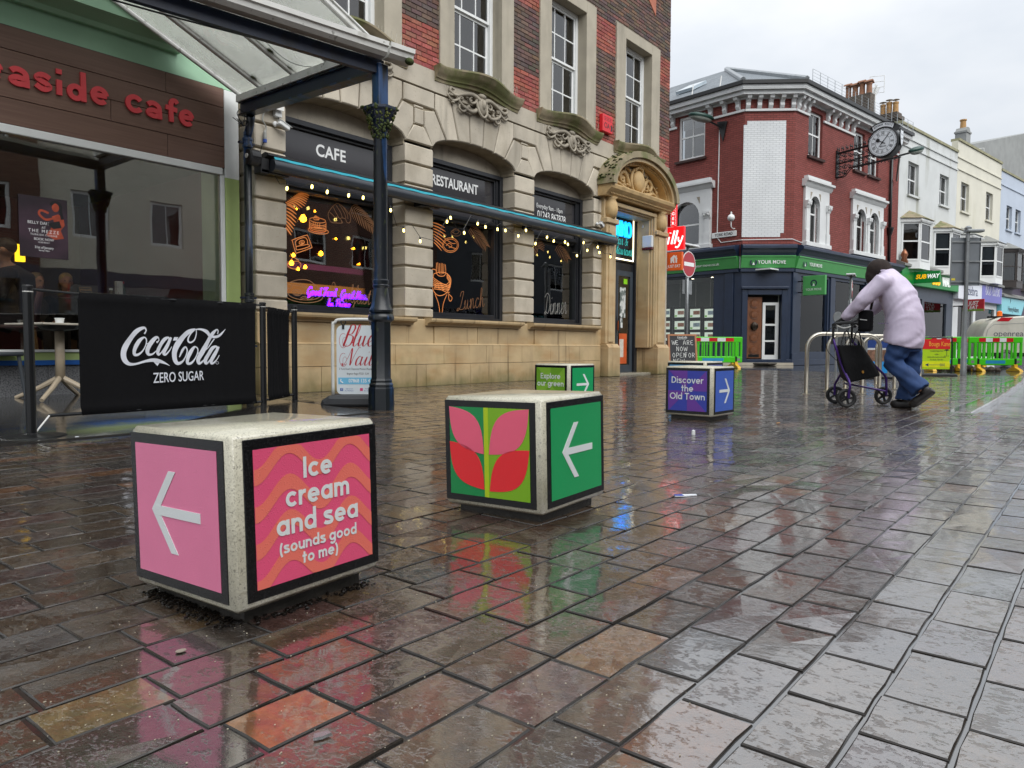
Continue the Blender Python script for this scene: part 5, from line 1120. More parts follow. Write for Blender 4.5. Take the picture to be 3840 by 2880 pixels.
bp += [(1600, 600, x_, y_) for x_, y_ in ((440, 550), (508, 580), (612, 597), (680, 607), (792, 655), (858, 607), (940, 722), (1040, 667), (1098, 700), (1195, 708), (1220, 727), (1298, 825), (1355, 712), (1388, 780), (1478, 752), (1493, 798), (1588, 835))]
seen = []; wire = [Vector((5.42, D-.2, 2.82))]
for a_, b_, x_, y_ in bp:
    p = PY(a_+x_*.434, b_+y_*.434, D-.24)
    if any((p-q).length < .06 for q in seen): continue
    seen.append(p); tl = random.uniform(-.25, .25); Mb = Matrix.Translation(p) @ Matrix.Rotation(tl, 4, 'Y')
    MB().lathe([(.003, -.030), (.013, -.022), (.0165, -.007), (.014, .012), (.009, .026)], n=10, M=Mb).build('bulb', m_wbulb, sl, smooth=True, world=True)
    MB().lathe([(.013, .022), (.014, .045), (.009, .062)], n=8, M=Mb).build('bulb_holder', m_blackp, sl, world=True)
    wire.append(Mb @ Vector((0, 0, .06)))
wire.append(Vector((13.68, D-.2, 2.84)))
pts = []
for p, q in zip(wire, wire[1:]):
    m_ = (p+q)/2; hi = random.random() < .55
    m_.z = max(p.z, q.z)+.05 if hi and (q-p).length > .2 else min(p.z, q.z)-.02
    m_.z = min(m_.z, 2.84); pts += [tuple(p), tuple(m_)]
pts.append(tuple(wire[-1])); MB().tube(pts, .0045, 5).build('cable', m_blackp, sl, world=True)
def cctv(name, label, loc, rz, white=True):
    t_ = thing(name, label, 'camera', loc, rz); m_ = mat('white_plastic', '#d3d5d4', .4, .04)
    MB().lathe([(.035, 0), (.035, .02), (.02, .03)], n=14, M=Matrix.Rotation(rad(90), 4, 'X')).build('mount', m_, t_)
    MB().tube([(0, -.02, 0), (.02, -.06, .0)], .014, 8).build('arm', m_, t_); Mx = Matrix.Translation((.06, -.08, -.01)) @ Matrix.Rotation(rad(22), 4, 'Y')
    MB().box(-.06, .10, -.035, .035, -.03, .03, .012, M=Mx).build('housing', m_, t_); MB().box(-.065, .115, -.038, .038, .031, .036, M=Mx).build('hood', m_, t_); MB().lathe([(.022, .1), (.022, .104)], n=12, M=Mx @ Matrix.Rotation(rad(90), 4, 'Y')).build('lens', m_blackp, t_)
    return t_
cctv('security_camera', 'white bullet camera below the canopy beam beside the CAFE panel', (5.58, D-.03, 3.46), 0)
jb = thing('junction_box', 'small white junction box above the bullet camera on the left pier', 'junction box', (5.61, D-.03, 3.60)); B('box', mat('white_plastic', '#d3d5d4'), jb, -.05, .05, -.05, .02, -.05, .05, .008); MB().tube(cat_rom([(0, -.03, -.05), (.02, -.03, -.10), (.0, -.02, -.14)], 4), .005, 5).build('lead', m_blackp, jb)
cctv('security_camera', 'white camera on the pier just above the right end of the awning', (13.22, D-.04, 3.2), rad(10)); cctv('security_camera', 'small white camera under the stone arch beside the lit door sign', (15.6, D+.25, 3.45), rad(-40))
pg = thing('hanging_plug', 'grey cable with blue power plug dangling by the left pier', 'plug', (5.42, D-.05, 3.42)); MB().tube(cat_rom([(0, 0, .16), (-.03, 0, .05), (.02, 0, -.03), (.01, 0, -.1)], 5), .009, 6).build('cable', mat('grey_cable', '#8b8c88', .5), pg); MB().lathe([(.02, -.20), (.024, -.17), (.02, -.1), (.012, -.08)], n=10).build('plug_body', mat('grey_cable', '#8b8c88'), pg); MB().lathe([(.025, -.23), (.027, -.19)], n=10).build('plug_cap', mat('blue_plug', '#27499a', .4), pg); MB().tube(cat_rom([(0, 0, -.2), (-.05, 0, -.3), (-.08, 0, -.45)], 5), .005, 5).build('tail', m_blackp, pg)
bb = thing('cable_tray_box', 'grey perforated cable box under the canopy beam by the pier', 'cable box', (5.5, D-.06, 3.7)); B('box', m_alu, bb, -.16, .14, -.06, .05, -.07, .06, .004); B('lid', m_alu, bb, -.17, .15, -.07, -.06, -.08, .07)
# alarm boxes
al = thing('alarm_box', 'bright red alarm box with black letters on the red brick band', 'alarm box', (13.53, D-.03, 5.32)); B('case', mat('red_alarm_plastic', '#d3222c', .4, .06), al, -.19, .19, -.07, .03, -.19, .17, .012)
for k in range(3):
    for j in range(3): B('slot', m_blackp, al, -.14+j*.1, -.06+j*.1, -.072, -.069, .05+k*.03, .058+k*.03)
text('lettering', 'CIA', .15, plane_m((-.04, -.071, -.06), *UXZ), m_blackp, al, bold=.01, sx=.9); MB().prism([(.10, -.14), (.16, -.14), (.17, -.05), (.13, 0), (.10, -.04), (.12, -.08)], 'y', -.073, -.07).build('emblem', m_blackp, al)
a2 = thing('alarm_box', 'white intruder alarm box with a dark red base on the door reveal', 'alarm box', (15.60, D+.05, 3.08)); B('case', mat('white_plastic', '#d3d5d4'), a2, -.07, .02, -.14, .12, -.12, .16, .015); B('strobe', mat('dark_red_lens', '#5a1c26', .2), a2, -.075, .015, -.14, .12, -.17, -.121, .008)
# projecting signs at the far corner
SXp = 16.54; US = ((0, -1, 0), (0, 0, 1))
def projsign(name, label, y0, y1, z0, z1, m_face, th=.09, b=True):
    t_ = thing(name, label, 'sign', (SXp, 8.45, z0)); B('box', m_face, t_, SXp, SXp+th, y0, y1, z0, z1, .006, world=True)
    if b: B('bracket', m_black, t_, SXp+.02, SXp+.06, y1-.01, 8.72, (z0+z1)/2-.02, (z0+z1)/2+.02, world=True)
    return t_
m_illy = mat('red_lit_sign', '#d8141e', .35, .04, emit=.35, ecol='#ff1420')
t_ = projsign('coffee_sign', 'square red lit coffee sign with white script, left of the no entry disc', 8.05, 8.62, 3.00, 3.55, m_illy)
il = MB(); Mi = plane_m((SXp-.004, 8.60, 3.02), *US)
for pts, w_ in (([(.13, .12), (.17, .30)], .045), ([(.20, .38), (.205, .40)], .05), ([(.23, .12), (.31, .44)], .05), ([(.31, .12), (.39, .44)], .05), ([(.41, .28), (.42, .18), (.47, .17)], .04), ([(.53, .30), (.47, .15), (.40, .04), (.33, .05)], .042)): il.ribbon(cat_rom(pts, 4), w_, Mi, .001)
il.build('lettering', mat('white_lit_letter', '#f4f4f4', .4, 0, emit=.5, ecol='#ffffff'), t_, world=True)
t_ = projsign('burger_sign', 'tall narrow red sign reading BURGER edged with small white bulbs', 8.27, 8.40, 3.57, 4.28, m_illy); m_wl = mat('white_lit_letter', '#f4f4f4')
for k, ch in enumerate('BURGER'): text('lettering', ch, .10, plane_m((SXp-.002, 8.335, 4.21-k*.115), *US), m_wl, t_, bold=.02, world=True)
mb = MB()
for k in range(20):
    for yy in (8.277, 8.393): mb.ball((SXp-.004, yy, 3.585+k*.036), .007, 6, 4)
mb.build('edge_bulbs', m_wl, t_, world=True)['kind'] = 'stuff'
B('red_fin', mat('dull_red_panel', '#8f1a20', .5), t_, SXp+.04, SXp+.07, 8.40, 8.70, 3.57, 4.12, world=True)
t_ = projsign('delivery_sign', 'orange JUST EAT sign with a white house mark under the red coffee sign', 8.09, 8.51, 2.50, 2.94, mat('orange_sign', '#e2601e', .45, .05)); B('white_arm', m_white, t_, SXp, SXp+.06, 8.512, 8.70, 2.53, 2.9, world=True)
text('lettering', 'JUST EAT', .095, plane_m((SXp-.002, 8.30, 2.60), *US), m_wletter, t_, bold=.02, world=True, shear=.15, sx=.86)
Mh_ = plane_m((SXp-.002, 8.30, 2.68), *US); hm = MB(); hm.prism([(-.085, 0), (-.085, .1), (-.105, .1), (0, .2), (.05, .155), (.05, .18), (.075, .18), (.075, .13), (.105, .1), (.085, .1), (.085, 0), (.045, 0), (.045, .1), (.02, .14), (.01, .08), (.02, 0), (-.02, 0), (-.03, .06), (-.05, 0)], 'z', 0, .003, M=Mh_); hm.build('house_mark', m_wletter, t_, world=True)
# ---------------------------------------------------------------- painted direction cubes
m_cube = mat('wet_exposed_aggregate', '#c4c0ac', .32, .10, 20, .5, 190, .003, layers=[((240, 240, 240), .55, .62, '#8a8474', .6, 2), ((9, 9, 9), .58, .75, '#8f8d6c', .4), ((130, 130, 130), .62, .67, '#57534a', .6, 2), ((4, 4, 2), .62, .78, '#5d5a44', .5)], coat=.7)
m_cbase = mat('dirty_cube_foot', '#2a2722', .5, .3, 20, .6, 60, .006)
m_cblk = mat('black_vinyl', '#0b0b0d', .25, .1, 8, drops=210)
def vin(name, c, dr=110): return mat(name, c, .32, .03, 6, drops=dr*1.9)
def ring_arrow(mb, pts_a, pts_b, w_, Mx):
    mb.ribbon(pts_a, w_, Mx, .0016, t=.0006); mb.ribbon(pts_b, w_, Mx, .0019, t=.0006)
def dcube(label, N, rot, size, zb, zt, tilt=(0, 0)):
    t_ = thing('direction_cube', label, 'cube seat', (N[0], N[1], 0), group='painted direction cubes', rot=(rad(tilt[0]), rad(tilt[1]), rad(rot)))
    smooth_by_angle(MB().box(0, size, 0, size, zb, zt, .011).build('block', m_cube, t_), 50)
    MB().box(.035, size-.035, .035, size-.035, -.02, zb+.01, .006).build('foot', m_cbase, t_)
    H = zt-zb
    LM = plane_m((0, size, zb), (0, -1, 0), (0, 0, 1)); RM = plane_m((0, 0, zb), (1, 0, 0), (0, 0, 1))
    for Mx, a, b in ((LM, .004, size-.027), (RM, .027, size-.004)):
        MB().box(a, b, .019, H-.014, -.002, .0028, .0012, M=Mx).build('black_border', m_cblk, t_)
    return t_, LM, RM, H
def face(t_, Mx, u0, u1, H, m_, inset=.024):
    p = (u0+inset, u1-inset, .019+inset, H-.014-inset); MB().box(p[0], p[1], p[2], p[3], .0005, .0038, M=Mx).build('colour_panel', m_, t_)
    return Mx @ Matrix.Translation((0, 0, .0040)), p
def arrow(t_, Mx, p, flip, m_, s=1.0):
    w_, h_ = p[1]-p[0], p[3]-p[2]; cx, cz = (p[0]+p[1])/2, (p[2]+p[3])/2; d = -1 if flip else 1   # flip: points left
    tip = (cx+d*.30*w_, cz); up = (cx+d*.07*w_, cz+.31*h_); dn = (cx+d*.07*w_, cz-.31*h_); tl = (cx-d*.30*w_, cz); mb = MB(); w2 = .068*w_
    n_ = Vector((up[0]-tip[0], up[1]-tip[1])).normalized(); 
    k = w2/abs(n_.y)
    mb.prism([(tip[0], tip[1]), (up[0], up[1]), (up[0]-d*k, up[1]), (tip[0]-d*k*1.0, tip[1]), (dn[0]-d*k, dn[1]), dn], 'z', .0, .0012, M=Mx)
    mb.prism([(tip[0]-d*k*.6, cz-w2/2), (tl[0], cz-w2/2), (tl[0], cz+w2/2), (tip[0]-d*k*.6, cz+w2/2)], 'z', .0002, .0016, M=Mx)
    mb.build('arrow', m_, t_)
m_wv = vin('white_vinyl', '#dfe4e4', 130)
# ice cream cube
t_, LM, RM, H = dcube('pink cube reading Ice cream and sea, nearest the camera', (.858, 1.456), 3.0, .424, .032, .428, (-1.0, -.8)); S1 = .424
Mx, p = face(t_, LM, .004, S1-.027, H, vin('pink_vinyl', '#e67fa4')); arrow(t_, Mx, p, True, m_wv)
Mx, p = face(t_, RM, .027, S1-.004, H, vin('raspberry_vinyl', '#e4557c', 95)); w_, h_ = p[1]-p[0], p[3]-p[2]
mb = MB()
for k in range(5):
    zc_ = p[2]+h_*(.90-.265*k); pts = []
    for i in range(33):
        f_ = i/32; pts.append((p[0]+w_*f_, zc_+h_*.10*math.cos(2*math.pi*(f_-.27)/.53)))
    lo, hi = p[2], p[3]; b_ = .036; V = []; F = []
    for (x_, z_) in pts: V += [(x_, min(max(z_-b_/2, lo), hi), .0006), (x_, min(max(z_+b_/2, lo), hi), .0006)]
    F = [(2*i, 2*i+2, 2*i+3, 2*i+1) for i in range(32) if abs(V[2*i+1][1]-V[2*i][1])+abs(V[2*i+3][1]-V[2*i+2][1]) > 1e-5]
    mb.add(V, F, Mx)
mb.build('wave_pattern', vin('coral_vinyl', '#ea7566', 95), t_)
cx = (p[0]+p[1])/2
for s_, z_, xh in (('Ice', .80, .0385), ('cream', .605, .0385), ('and sea', .405, .0385), ('(sounds good', .245, .0215), ('to me)', .135, .0215)):
    geo_text('lettering', s_, xh*.92, .265, Mx @ Matrix.Translation((cx+.004, p[2]+h_*z_-xh*.5, .0008)), m_wv, t_)
# leaf cube
t_, LM, RM, H = dcube('green cube with pink and red leaf pattern and left arrow', (2.055, 1.512), 3.5, .442, .032, .442, (-1.0, -.8)); S1 = .442
Mx, p = face(t_, LM, .004, S1-.027, H, vin('leaf_green_vinyl', '#128a48')); w_, h_ = p[1]-p[0], p[3]-p[2]
mid = p[0]+w_*.475; st = w_*.055
MB().box(mid, p[1], p[2], p[3], -.001, .0006, M=Mx).build('colour_field', vin('bright_lime_vinyl', '#7fb41f'), t_); MB().box(mid-st/2, mid+st/2, p[2], p[3], .0, .0012, M=Mx).build('stem', vin('yellow_green_vinyl', '#b5cf1d'), t_)
def leaf(a, b, m_):
    a, b = Vector(a), Vector(b); d = b-a; n_ = Vector((-d.y, d.x)); 
    pts = [tuple(a+d*f_+n_*.27*math.sin(math.pi*f_)) for f_ in [i/14 for i in range(15)]]+[tuple(b-d*f_-n_*.27*math.sin(math.pi*f_)) for f_ in [i/14 for i in range(1, 14)]]
    MB().prism(pts, 'z', .0, .0016, M=Mx).build('leaf', m_, t_)
l, r, b_, tp = p[0], p[1], p[2], p[3]; hm_ = (b_+tp)/2; m_pk, m_rd = vin('rose_leaf_vinyl', '#ee6480'), vin('red_leaf_vinyl', '#ec2f35')
leaf((l, tp), (mid-st*.6, hm_-h_*.02), m_pk); leaf((r, tp-h_*.0), (mid+st*.6, hm_-h_*.02), m_pk); leaf((l, hm_+h_*.10), (mid-st*.6, b_+h_*.08), m_rd); leaf((r, hm_+h_*.06), (mid+st*.6, b_+h_*.07), m_rd)
Mx, p = face(t_, RM, .027, S1-.004, H, vin('emerald_vinyl', '#149a58', 120)); arrow(t_, Mx, p, True, m_wv)
# purple cube
def burst(t_, Mx, p, m_, n_=8, off=0):
    cx, cz = (p[0]+p[1])/2, (p[2]+p[3])/2; hw, hh = (p[1]-p[0])/2, (p[3]-p[2])/2; mb = MB()
    for k in range(n_):
        if k % 2 != off: continue
        P_ = [(cx, cz)]
        for q in (k*360/n_, (k+.5)*360/n_, (k+1)*360/n_):
            c_, s_ = math.cos(rad(q)), math.sin(rad(q)); f_ = 1/max(abs(c_)/hw, abs(s_)/hh); P_.append((cx+c_*f_, cz+s_*f_))
        mb.prism(P_, 'z', -.0005, .0007, M=Mx)
    mb.build('burst_pattern', m_, t_)
t_, LM, RM, H = dcube('blue and purple cube reading Discover the Old Town', (5.904, 2.587), -1, .44, .035, .462)
Mx, p = face(t_, LM, .004, .413, H, vin('deep_blue_vinyl', '#3743a8')); burst(t_, Mx, p, vin('purple_vinyl', '#6a3a9c')); cx = (p[0]+p[1])/2; h_ = p[3]-p[2]
for s_, z_ in (('Discover', .74), ('the', .535), ('Old Town', .335)): geo_text('lettering', s_, .040, .23, Mx @ Matrix.Translation((cx, p[2]+h_*z_-.018, .001)), m_wv, t_)
Mx, p = face(t_, RM, .027, .436, H, vin('cornflower_vinyl', '#3f62c0')); arrow(t_, Mx, p, False, m_wv)
# green cube half hidden behind the leaf cube
t_, LM, RM, H = dcube('green cube reading Explore our green, half hidden behind the leaf cube', (6.071, 4.165), -2, .44, .035, .453)
Mx, p = face(t_, LM, .004, .413, H, vin('lime_vinyl', '#6ea32a')); burst(t_, Mx, p, vin('pale_lime_vinyl', '#86b83a')); cx = (p[0]+p[1])/2; h_ = p[3]-p[2]
for s_, z_ in (('Explore', .72), ('our green', .50)): geo_text('lettering', s_, .040, .23, Mx @ Matrix.Translation((cx, p[2]+h_*z_-.018, .001)), m_wv, t_)
Mx, p = face(t_, RM, .027, .436, H, vin('emerald_vinyl', '#149a58')); arrow(t_, Mx, p, False, m_wv)
t_, LM, RM, H = dcube('cube with only its pale top and a blue edge showing behind the purple cube', (7.282, 3.271), 0, .44, .05, .479)
Mx, p = face(t_, LM, .004, .413, H, vin('sky_blue_vinyl', '#3f8fc4')); Mx, p = face(t_, RM, .027, .436, H, vin('deep_blue_vinyl', '#3743a8'))
# dark silt and leaf litter washed against the nearest cube
lt = MB(); rl = random.Random(4)
for i in range(420):
    a_ = rl.random(); x_, y_ = (.872+rl.gauss(0, .016)-.01, 1.48+a_*.38) if rl.random() < .7 else (.90+a_*.36, 1.468+rl.gauss(0, .010)+a_*.02); s_ = rl.uniform(.002, .008)
    lt.ball((x_, y_, .004), (s_, s_*rl.uniform(.4, .9), s_*.5), 5, 3)
o = lt.build('leaf_litter', mat('sodden_leaf_litter', '#120e0b', .25, .4, 60)); o['kind'] = 'stuff'; o['label'] = 'black sodden leaf litter against the foot of the pink cube'; o['category'] = 'litter'
# ---------------------------------------------------------------- cafe barrier
P1 = Vector((1.826, 5.616, 0)); BA = 23.2; BD = Vector((math.cos(rad(BA)), math.sin(rad(BA)), 0)); BN = Vector((BD.y, -BD.x, 0))
P2 = P1+BD*2.63; q_ = ray(2185*.5063, 1500); P3 = Vector((q_.x, q_.y, 0))*8.1
m_cloth = mat('black_banner_cloth', '#0e0e10', .9, .12, 30, .2, 300, .001, spec=.15)
def post(loc, label, h_=1.0):
    t_ = thing('barrier_post', label, 'post', loc, group='cafe barrier posts'); MB().tube([(0, 0, .012), (0, 0, h_)], .031, 16).build('pole', m_black, t_, smooth=False); MB().lathe([(.033, h_), (.034, h_+.012), (.028, h_+.02)], n=16).build('cap', m_blackp, t_)
    MB().lathe([(.21, 0), (.212, .006), (.20, .014), (.05, .022), (.034, .03)], n=30).build('base_plate', m_black, t_); MB().tube([(.03*math.cos(q), .03*math.sin(q), h_-.025) for q in [k*.628 for k in range(10)]], .004, 5, closed=True).build('ring', m_alu, t_)
post(P1, 'black barrier post at the far left, free on its round base'); post(P2, 'middle black barrier post at the right end of the big banner', 1.04); post(P3, 'rightmost black barrier post, closest to the stone pier', 1.04)
def bfold(f_, g_): return (.004*math.sin(f_*88+2*g_)+.0045*math.sin(f_*43+1.3-3*g_)+.006*math.sin(f_*17+4*g_))*(.3+.7*g_)*min(1, f_*6+.25)-.010*math.sin(math.pi*g_)*math.sin(math.pi*f_)
def banner(name, label, A, Bp, s0, s1, z00, z01, z10, z11, off=.002):
    "cloth between two rails, s along A->B; (z00,z01) bottom/top at s0, (z10,z11) at s1"
    d = (Bp-A); L_ = d.length; u = d.normalized(); n_ = Vector((u.y, -u.x, 0)); t_ = thing(name, label, 'barrier', A)
    pt = lambda s_, z_, o_=0: A+u*s_+n_*o_+Vector((0, 0, z_))
    MB().tube([pt(.035, z01+.0-.012+.005), pt(s0, z01-.012), pt(s1, z11-.012), pt(L_-.035, z11-.01)], .010, 8).build('top_rail', m_black, t_, world=True)
    MB().tube([pt(s0-.26 if s0 > .3 else .04, z00+.02), pt(s0, z00+.012), pt(s1, z10+.012), pt(min(L_-.04, s1+.08), z10+.012)], .012, 8).build('bottom_rail', m_black, t_, world=True)
    V = []; F = []; n1, n2 = 90, 14
    for i in range(n1+1):
        f_ = i/n1; s_ = s0+(s1-s0)*f_; zb_, zt_ = z00+(z10-z00)*f_, z01+(z11-z01)*f_
        for j in range(n2+1):
            g_ = j/n2; fold = bfold(f_, g_)
            V.append(pt(s_, zb_+(zt_-zb_)*g_, fold*.8+(.017 if j in (0, n2) else 0)))
    for i in range(n1):
        for j in range(n2): a_ = i*(n2+1)+j; F.append((a_, a_+n2+1, a_+n2+2, a_+1))
    o = MB().add(V, F).build('cloth', m_cloth, t_, smooth=True, world=True); sm = o.modifiers.new('s', 'SOLIDIFY'); sm.thickness = .002
    return t_, pt
bn, bpt_ = banner('cafe_banner', 'black barrier banner with large white Coca-Cola Zero Sugar lettering', P1, P2, .40, 2.50, .115, 1.0, .05, 1.04)
b2, _ = banner('cafe_banner', 'plain black barrier banner turning back towards the stone pier', P2, P3, .08, (P3-P2).length-.12, .06, 1.02, .08, 1.0)
MB().tube([P1+BD*.03+Vector((0, 0, .03)), P1+BD*.14+Vector((0, 0, .135))], .006, 6).build('spring_hook', m_alu, bn, world=True)
cc_ = MB(); CO = P1+BN*.012
def cpt(x_, y_, o_=0):
    p = PP(440+x_*.34646, 1200+y_*.34646, CO, BA); s_ = (p-P1).dot(BD); return p+BN*(o_-.008+bfold((s_-.40)/2.1, (p.z-.08)/.94))
def cstroke(pts, closed=False, k=[0]):
    q = cat_rom(pts, 5, closed); V = []; n_ = len(q); k[0] += 1; o_ = .0012*(k[0] % 3)
    for i in range(n_):
        a_, b_ = q[i-1] if (i or closed) else q[i], q[(i+1) % n_] if (i < n_-1 or closed) else q[i]; d = Vector((b_[0]-a_[0], b_[1]-a_[1])); d = d.normalized() if d.length > 1e-6 else Vector((1, 0)); w_ = max(1, q[i][2])/2
        V += [cpt(q[i][0]-d.y*w_, q[i][1]+d.x*w_, o_), cpt(q[i][0]+d.y*w_, q[i][1]-d.x*w_, o_)]
    cc_.add(V, [(2*i, 2*((i+1) % n_), 2*((i+1) % n_)+1, 2*i+1) for i in range(n_ if closed else n_-1)])
cstroke([(303, 150, 18), (323, 112, 14), (300, 84, 26), (240, 108, 44), (172, 178, 56), (112, 265, 58), (83, 350, 56), (92, 425, 54), (140, 474, 38), (220, 476, 22), (310, 448, 26), (400, 434, 38), (480, 447, 36), (540, 470, 18), (582, 497, 2)])
cc_.add([cpt(400, 450, .001), cpt(445, 497, .001), cpt(480, 455, .001), cpt(440, 440, .001)], [(0, 1, 2, 3)])
cstroke([(302, 188, 16), (325, 215, 14), (318, 268, 12), (286, 332, 14), (244, 374, 24), (208, 374, 32), (202, 335, 40), (226, 270, 42), (262, 212, 34)], True)
cstroke([(320, 262, 12), (350, 250, 8), (380, 225, 6)])
cstroke([(432, 244, 22), (462, 222, 12), (455, 192, 16), (420, 194, 36), (372, 252, 46), (338, 322, 46), (348, 370, 32), (390, 370, 18), (432, 332, 10)])
cstroke([(578, 196, 14), (540, 202, 34), (490, 262, 42), (450, 332, 44), (457, 374, 28), (500, 346, 14), (552, 268, 12)], True); cstroke([(604, 188, 24), (562, 275, 34), (526, 350, 36), (540, 376, 22), (576, 340, 12), (610, 288, 7)])
cc_.add([cpt(638, 185, .001), cpt(678, 185, .001), cpt(664, 222, .001), cpt(624, 222, .001)], [(0, 1, 2, 3)])
cstroke([(860, 98, 16), (800, 124, 44), (722, 192, 56), (666, 272, 58), (637, 350, 56), (641, 430, 50), (672, 470, 36), (722, 450, 22), (766, 392, 14), (783, 330, 14), (762, 292, 18), (722, 330, 28), (690, 402, 8)])
cstroke([(866, 96, 10), (869, 150, 10), (850, 215, 14), (810, 244, 18), (788, 215, 16), (812, 150, 12), (860, 100, 9)]); cstroke([(868, 102, 12), (920, 102, 22), (980, 132, 40), (1012, 172, 30)])
cstroke([(862, 290, 16), (888, 312, 12), (885, 362, 12), (852, 430, 14), (816, 470, 24), (786, 466, 32), (786, 425, 36), (810, 360, 38), (840, 305, 28)], True); cstroke([(885, 362, 10), (910, 352, 8), (935, 335, 6)])
cstroke([(1098, 152, 12), (1105, 116, 12), (1085, 105, 16), (1042, 150, 36), (982, 250, 46), (927, 360, 46), (894, 430, 42), (906, 471, 28), (946, 440, 14), (1000, 370, 8)]); cstroke([(958, 332, 8), (1010, 282, 12), (1062, 203, 10)]); cstroke([(1022, 180, 24), (1080, 182, 28), (1130, 158, 22), (1177, 98, 3)])
cstroke([(1088, 290, 14), (1050, 300, 34), (1010, 360, 42), (968, 430, 40), (976, 470, 28), (1016, 440, 14), (1066, 360, 12)], True); cstroke([(1108, 289, 24), (1067, 370, 34), (1032, 445, 34), (1046, 471, 22), (1082, 435, 10), (1114, 380, 7)])
cstroke([(1090+14*math.cos(q), 464+14*math.sin(q), 3) for q in [k*.7 for k in range(9)]], True)
cc_.build('logo_lettering', mat('white_banner_print', '#d9dce4', .7, .03), bn, world=True)
c0 = P1+BD*1.41+BN*.012+Vector((0, 0, .352)); text('lettering', 'ZERO SUGAR', .118, plane_m(c0, BD, (0, 0, 1)), mat('white_banner_print', '#d9dce4'), bn, bold=.006, world=True, sx=.86)
# ---------------------------------------------------------------- table, chair, bowl outside the cafe
ot = thing('pavement_table', 'square pale topped table on a beige pedestal outside the cafe', 'table', (2.95, 8.24, .08), rad(10)); m_beige = mat('beige_metal', '#a89a84', .4, .08)
B('tabletop', mat('pale_stone_top', '#b7b0a2', .25, .15, 7, layers=[((3, 3, 3), .5, .7, '#8a857a', .5)]), ot, -.34, .34, -.34, .34, .735, .755, .004); MB().lathe([(.04, .68), (.16, .70), (.2, .735)], n=18).build('top_bracket', m_blackp, ot); MB().tube([(0, 0, .18), (0, 0, .70)], [.045, .042], 14).build('pedestal', m_beige, ot, smooth=True)
for k in range(4): a_ = rad(k*90+38); MB().tube([(.02*math.cos(a_), .02*math.sin(a_), .21), (.20*math.cos(a_), .20*math.sin(a_), .11), (.42*math.cos(a_), .42*math.sin(a_), .012)], [(.03, .026), (.026, .022), (.02, .02)], 8).build('leg', m_beige, ot)
bo = thing('paper_bowl', 'small white tub standing on the pavement table', 'bowl', (2.94, 8.20, .835)); MB().lathe([(.030, 0), (.036, .004), (.042, .05), (.044, .05), (.0445, .055), (.041, .055), (.036, .012), (.0, .010)], n=20).build('tub', m_white, bo, smooth=False); MB().lathe([(.0445, .048), (.046, .05), (.046, .054), (.0445, .056)], n=20).build('rim', m_white, bo)
chair('plastic_chair', 'dark grey plastic chair cut by the left edge of the picture', (2.45, 8.62, .09), rad(-80), m_gryp, m_gryp)
# ---------------------------------------------------------------- swinging nail bar board
NB = Vector((5.02, 6.12, 0)); na = thing('swing_sign', 'white swinging pavement sign with red Blue Nails script behind the column', 'sign', NB, rad(-48)); m_ral = mat('white_tube_rust', '#cfd0cc', .4, .05, layers=[((9, 9, 9), .64, .72, '#9a5a2a', .8)])
fr_ = [(-.26, 0, .10), (-.26, 0, .80), (-.235, 0, .87), (-.17, 0, .90), (.17, 0, .90), (.235, 0, .87), (.26, 0, .80), (.26, 0, .10)]
MB().tube(cat_rom(fr_, 5), .017, 10).build('frame', m_ral, na, smooth=True)
MB().prism([(-.36, 0), (.36, 0), (.34, .07), (.27, .115), (-.27, .115), (-.34, .07)], 'y', -.22, .22, c=.03).build('rubber_base', mat('grey_rubber', '#2e3033', .6), na)
pl = [(x_+0, z_) for x_, z_ in arc(-.17, .17, .05, 180, 270, 6)+arc(.17, .17, .05, 270, 360, 6)+arc(.16, .78, .06, 0, 90, 6)+arc(-.16, .78, .06, 90, 180, 6)]
MB().prism(pl, 'y', -.006, .006).build('panel', mat('pale_blue_white_panel', '#ced6da', .4, .04), na)
for x_ in (-.15, .15): MB().tube([(x_+.025*math.cos(q), .0, .875+.03*math.sin(q)) for q in [k*.63 for k in range(10)]], .006, 6, closed=True).build('hanger', m_blackp, na); B('clip', m_blackp, na, x_-.012, x_+.012, -.012, .012, .80, .85)
m_crim = mat('crimson_script', '#b01f2c', .5); NM = plane_m((-.17, -.0065, .62), *UXZ)
hand_text('lettering', 'Blue', .33, NM, m_crim, na, wt=.05, thick=.13, slant=.35, vs=1.15); hand_text('lettering', 'Nails', .36, plane_m((-.155, -.0065, .42), *UXZ), m_crim, na, wt=.05, thick=.13, slant=.35, vs=1.15)
mb = MB()
for z_, r_ in ((.68, .075), (.48, .07)): mb.ribbon(arc(-.15, z_, (r_*.55, r_), 60, 330, 18), .004, plane_m((0, -.0068, 0), *UXZ), .0002); mb.ribbon(arc(-.135, z_-.01, (r_*.3, r_*.6), 20, 300, 14), .003, plane_m((0, -.0068, 0), *UXZ), .0006)
mb.build('flourish', m_crim, na)
text('lettering', '3 York Road (Opposite Mustard Restaurant)', .030, plane_m((.0, -.0066, .385), *UXZ), m_ink, na, ext=.0002, sx=.72); text('lettering', 'Bognor Regis PO21 1LW', .030, plane_m((.0, -.0066, .335), *UXZ), m_ink, na, ext=.0002, sx=.75)
B('phone_band', mat('light_blue_print', '#6db4d6', .4), na, -.205, .205, -.0075, -.006, .225, .295); text('lettering', '07868 135 41', .052, plane_m((.025, -.008, .26), *UXZ), m_wletter, na, ext=.0003, bold=.015, sx=.85); MB().tube(cat_rom([(-.175, -.0085, .28), (-.18, -.0085, .255), (-.155, -.0085, .24)], 4), .006, 5).build('phone_mark', m_wletter, na)
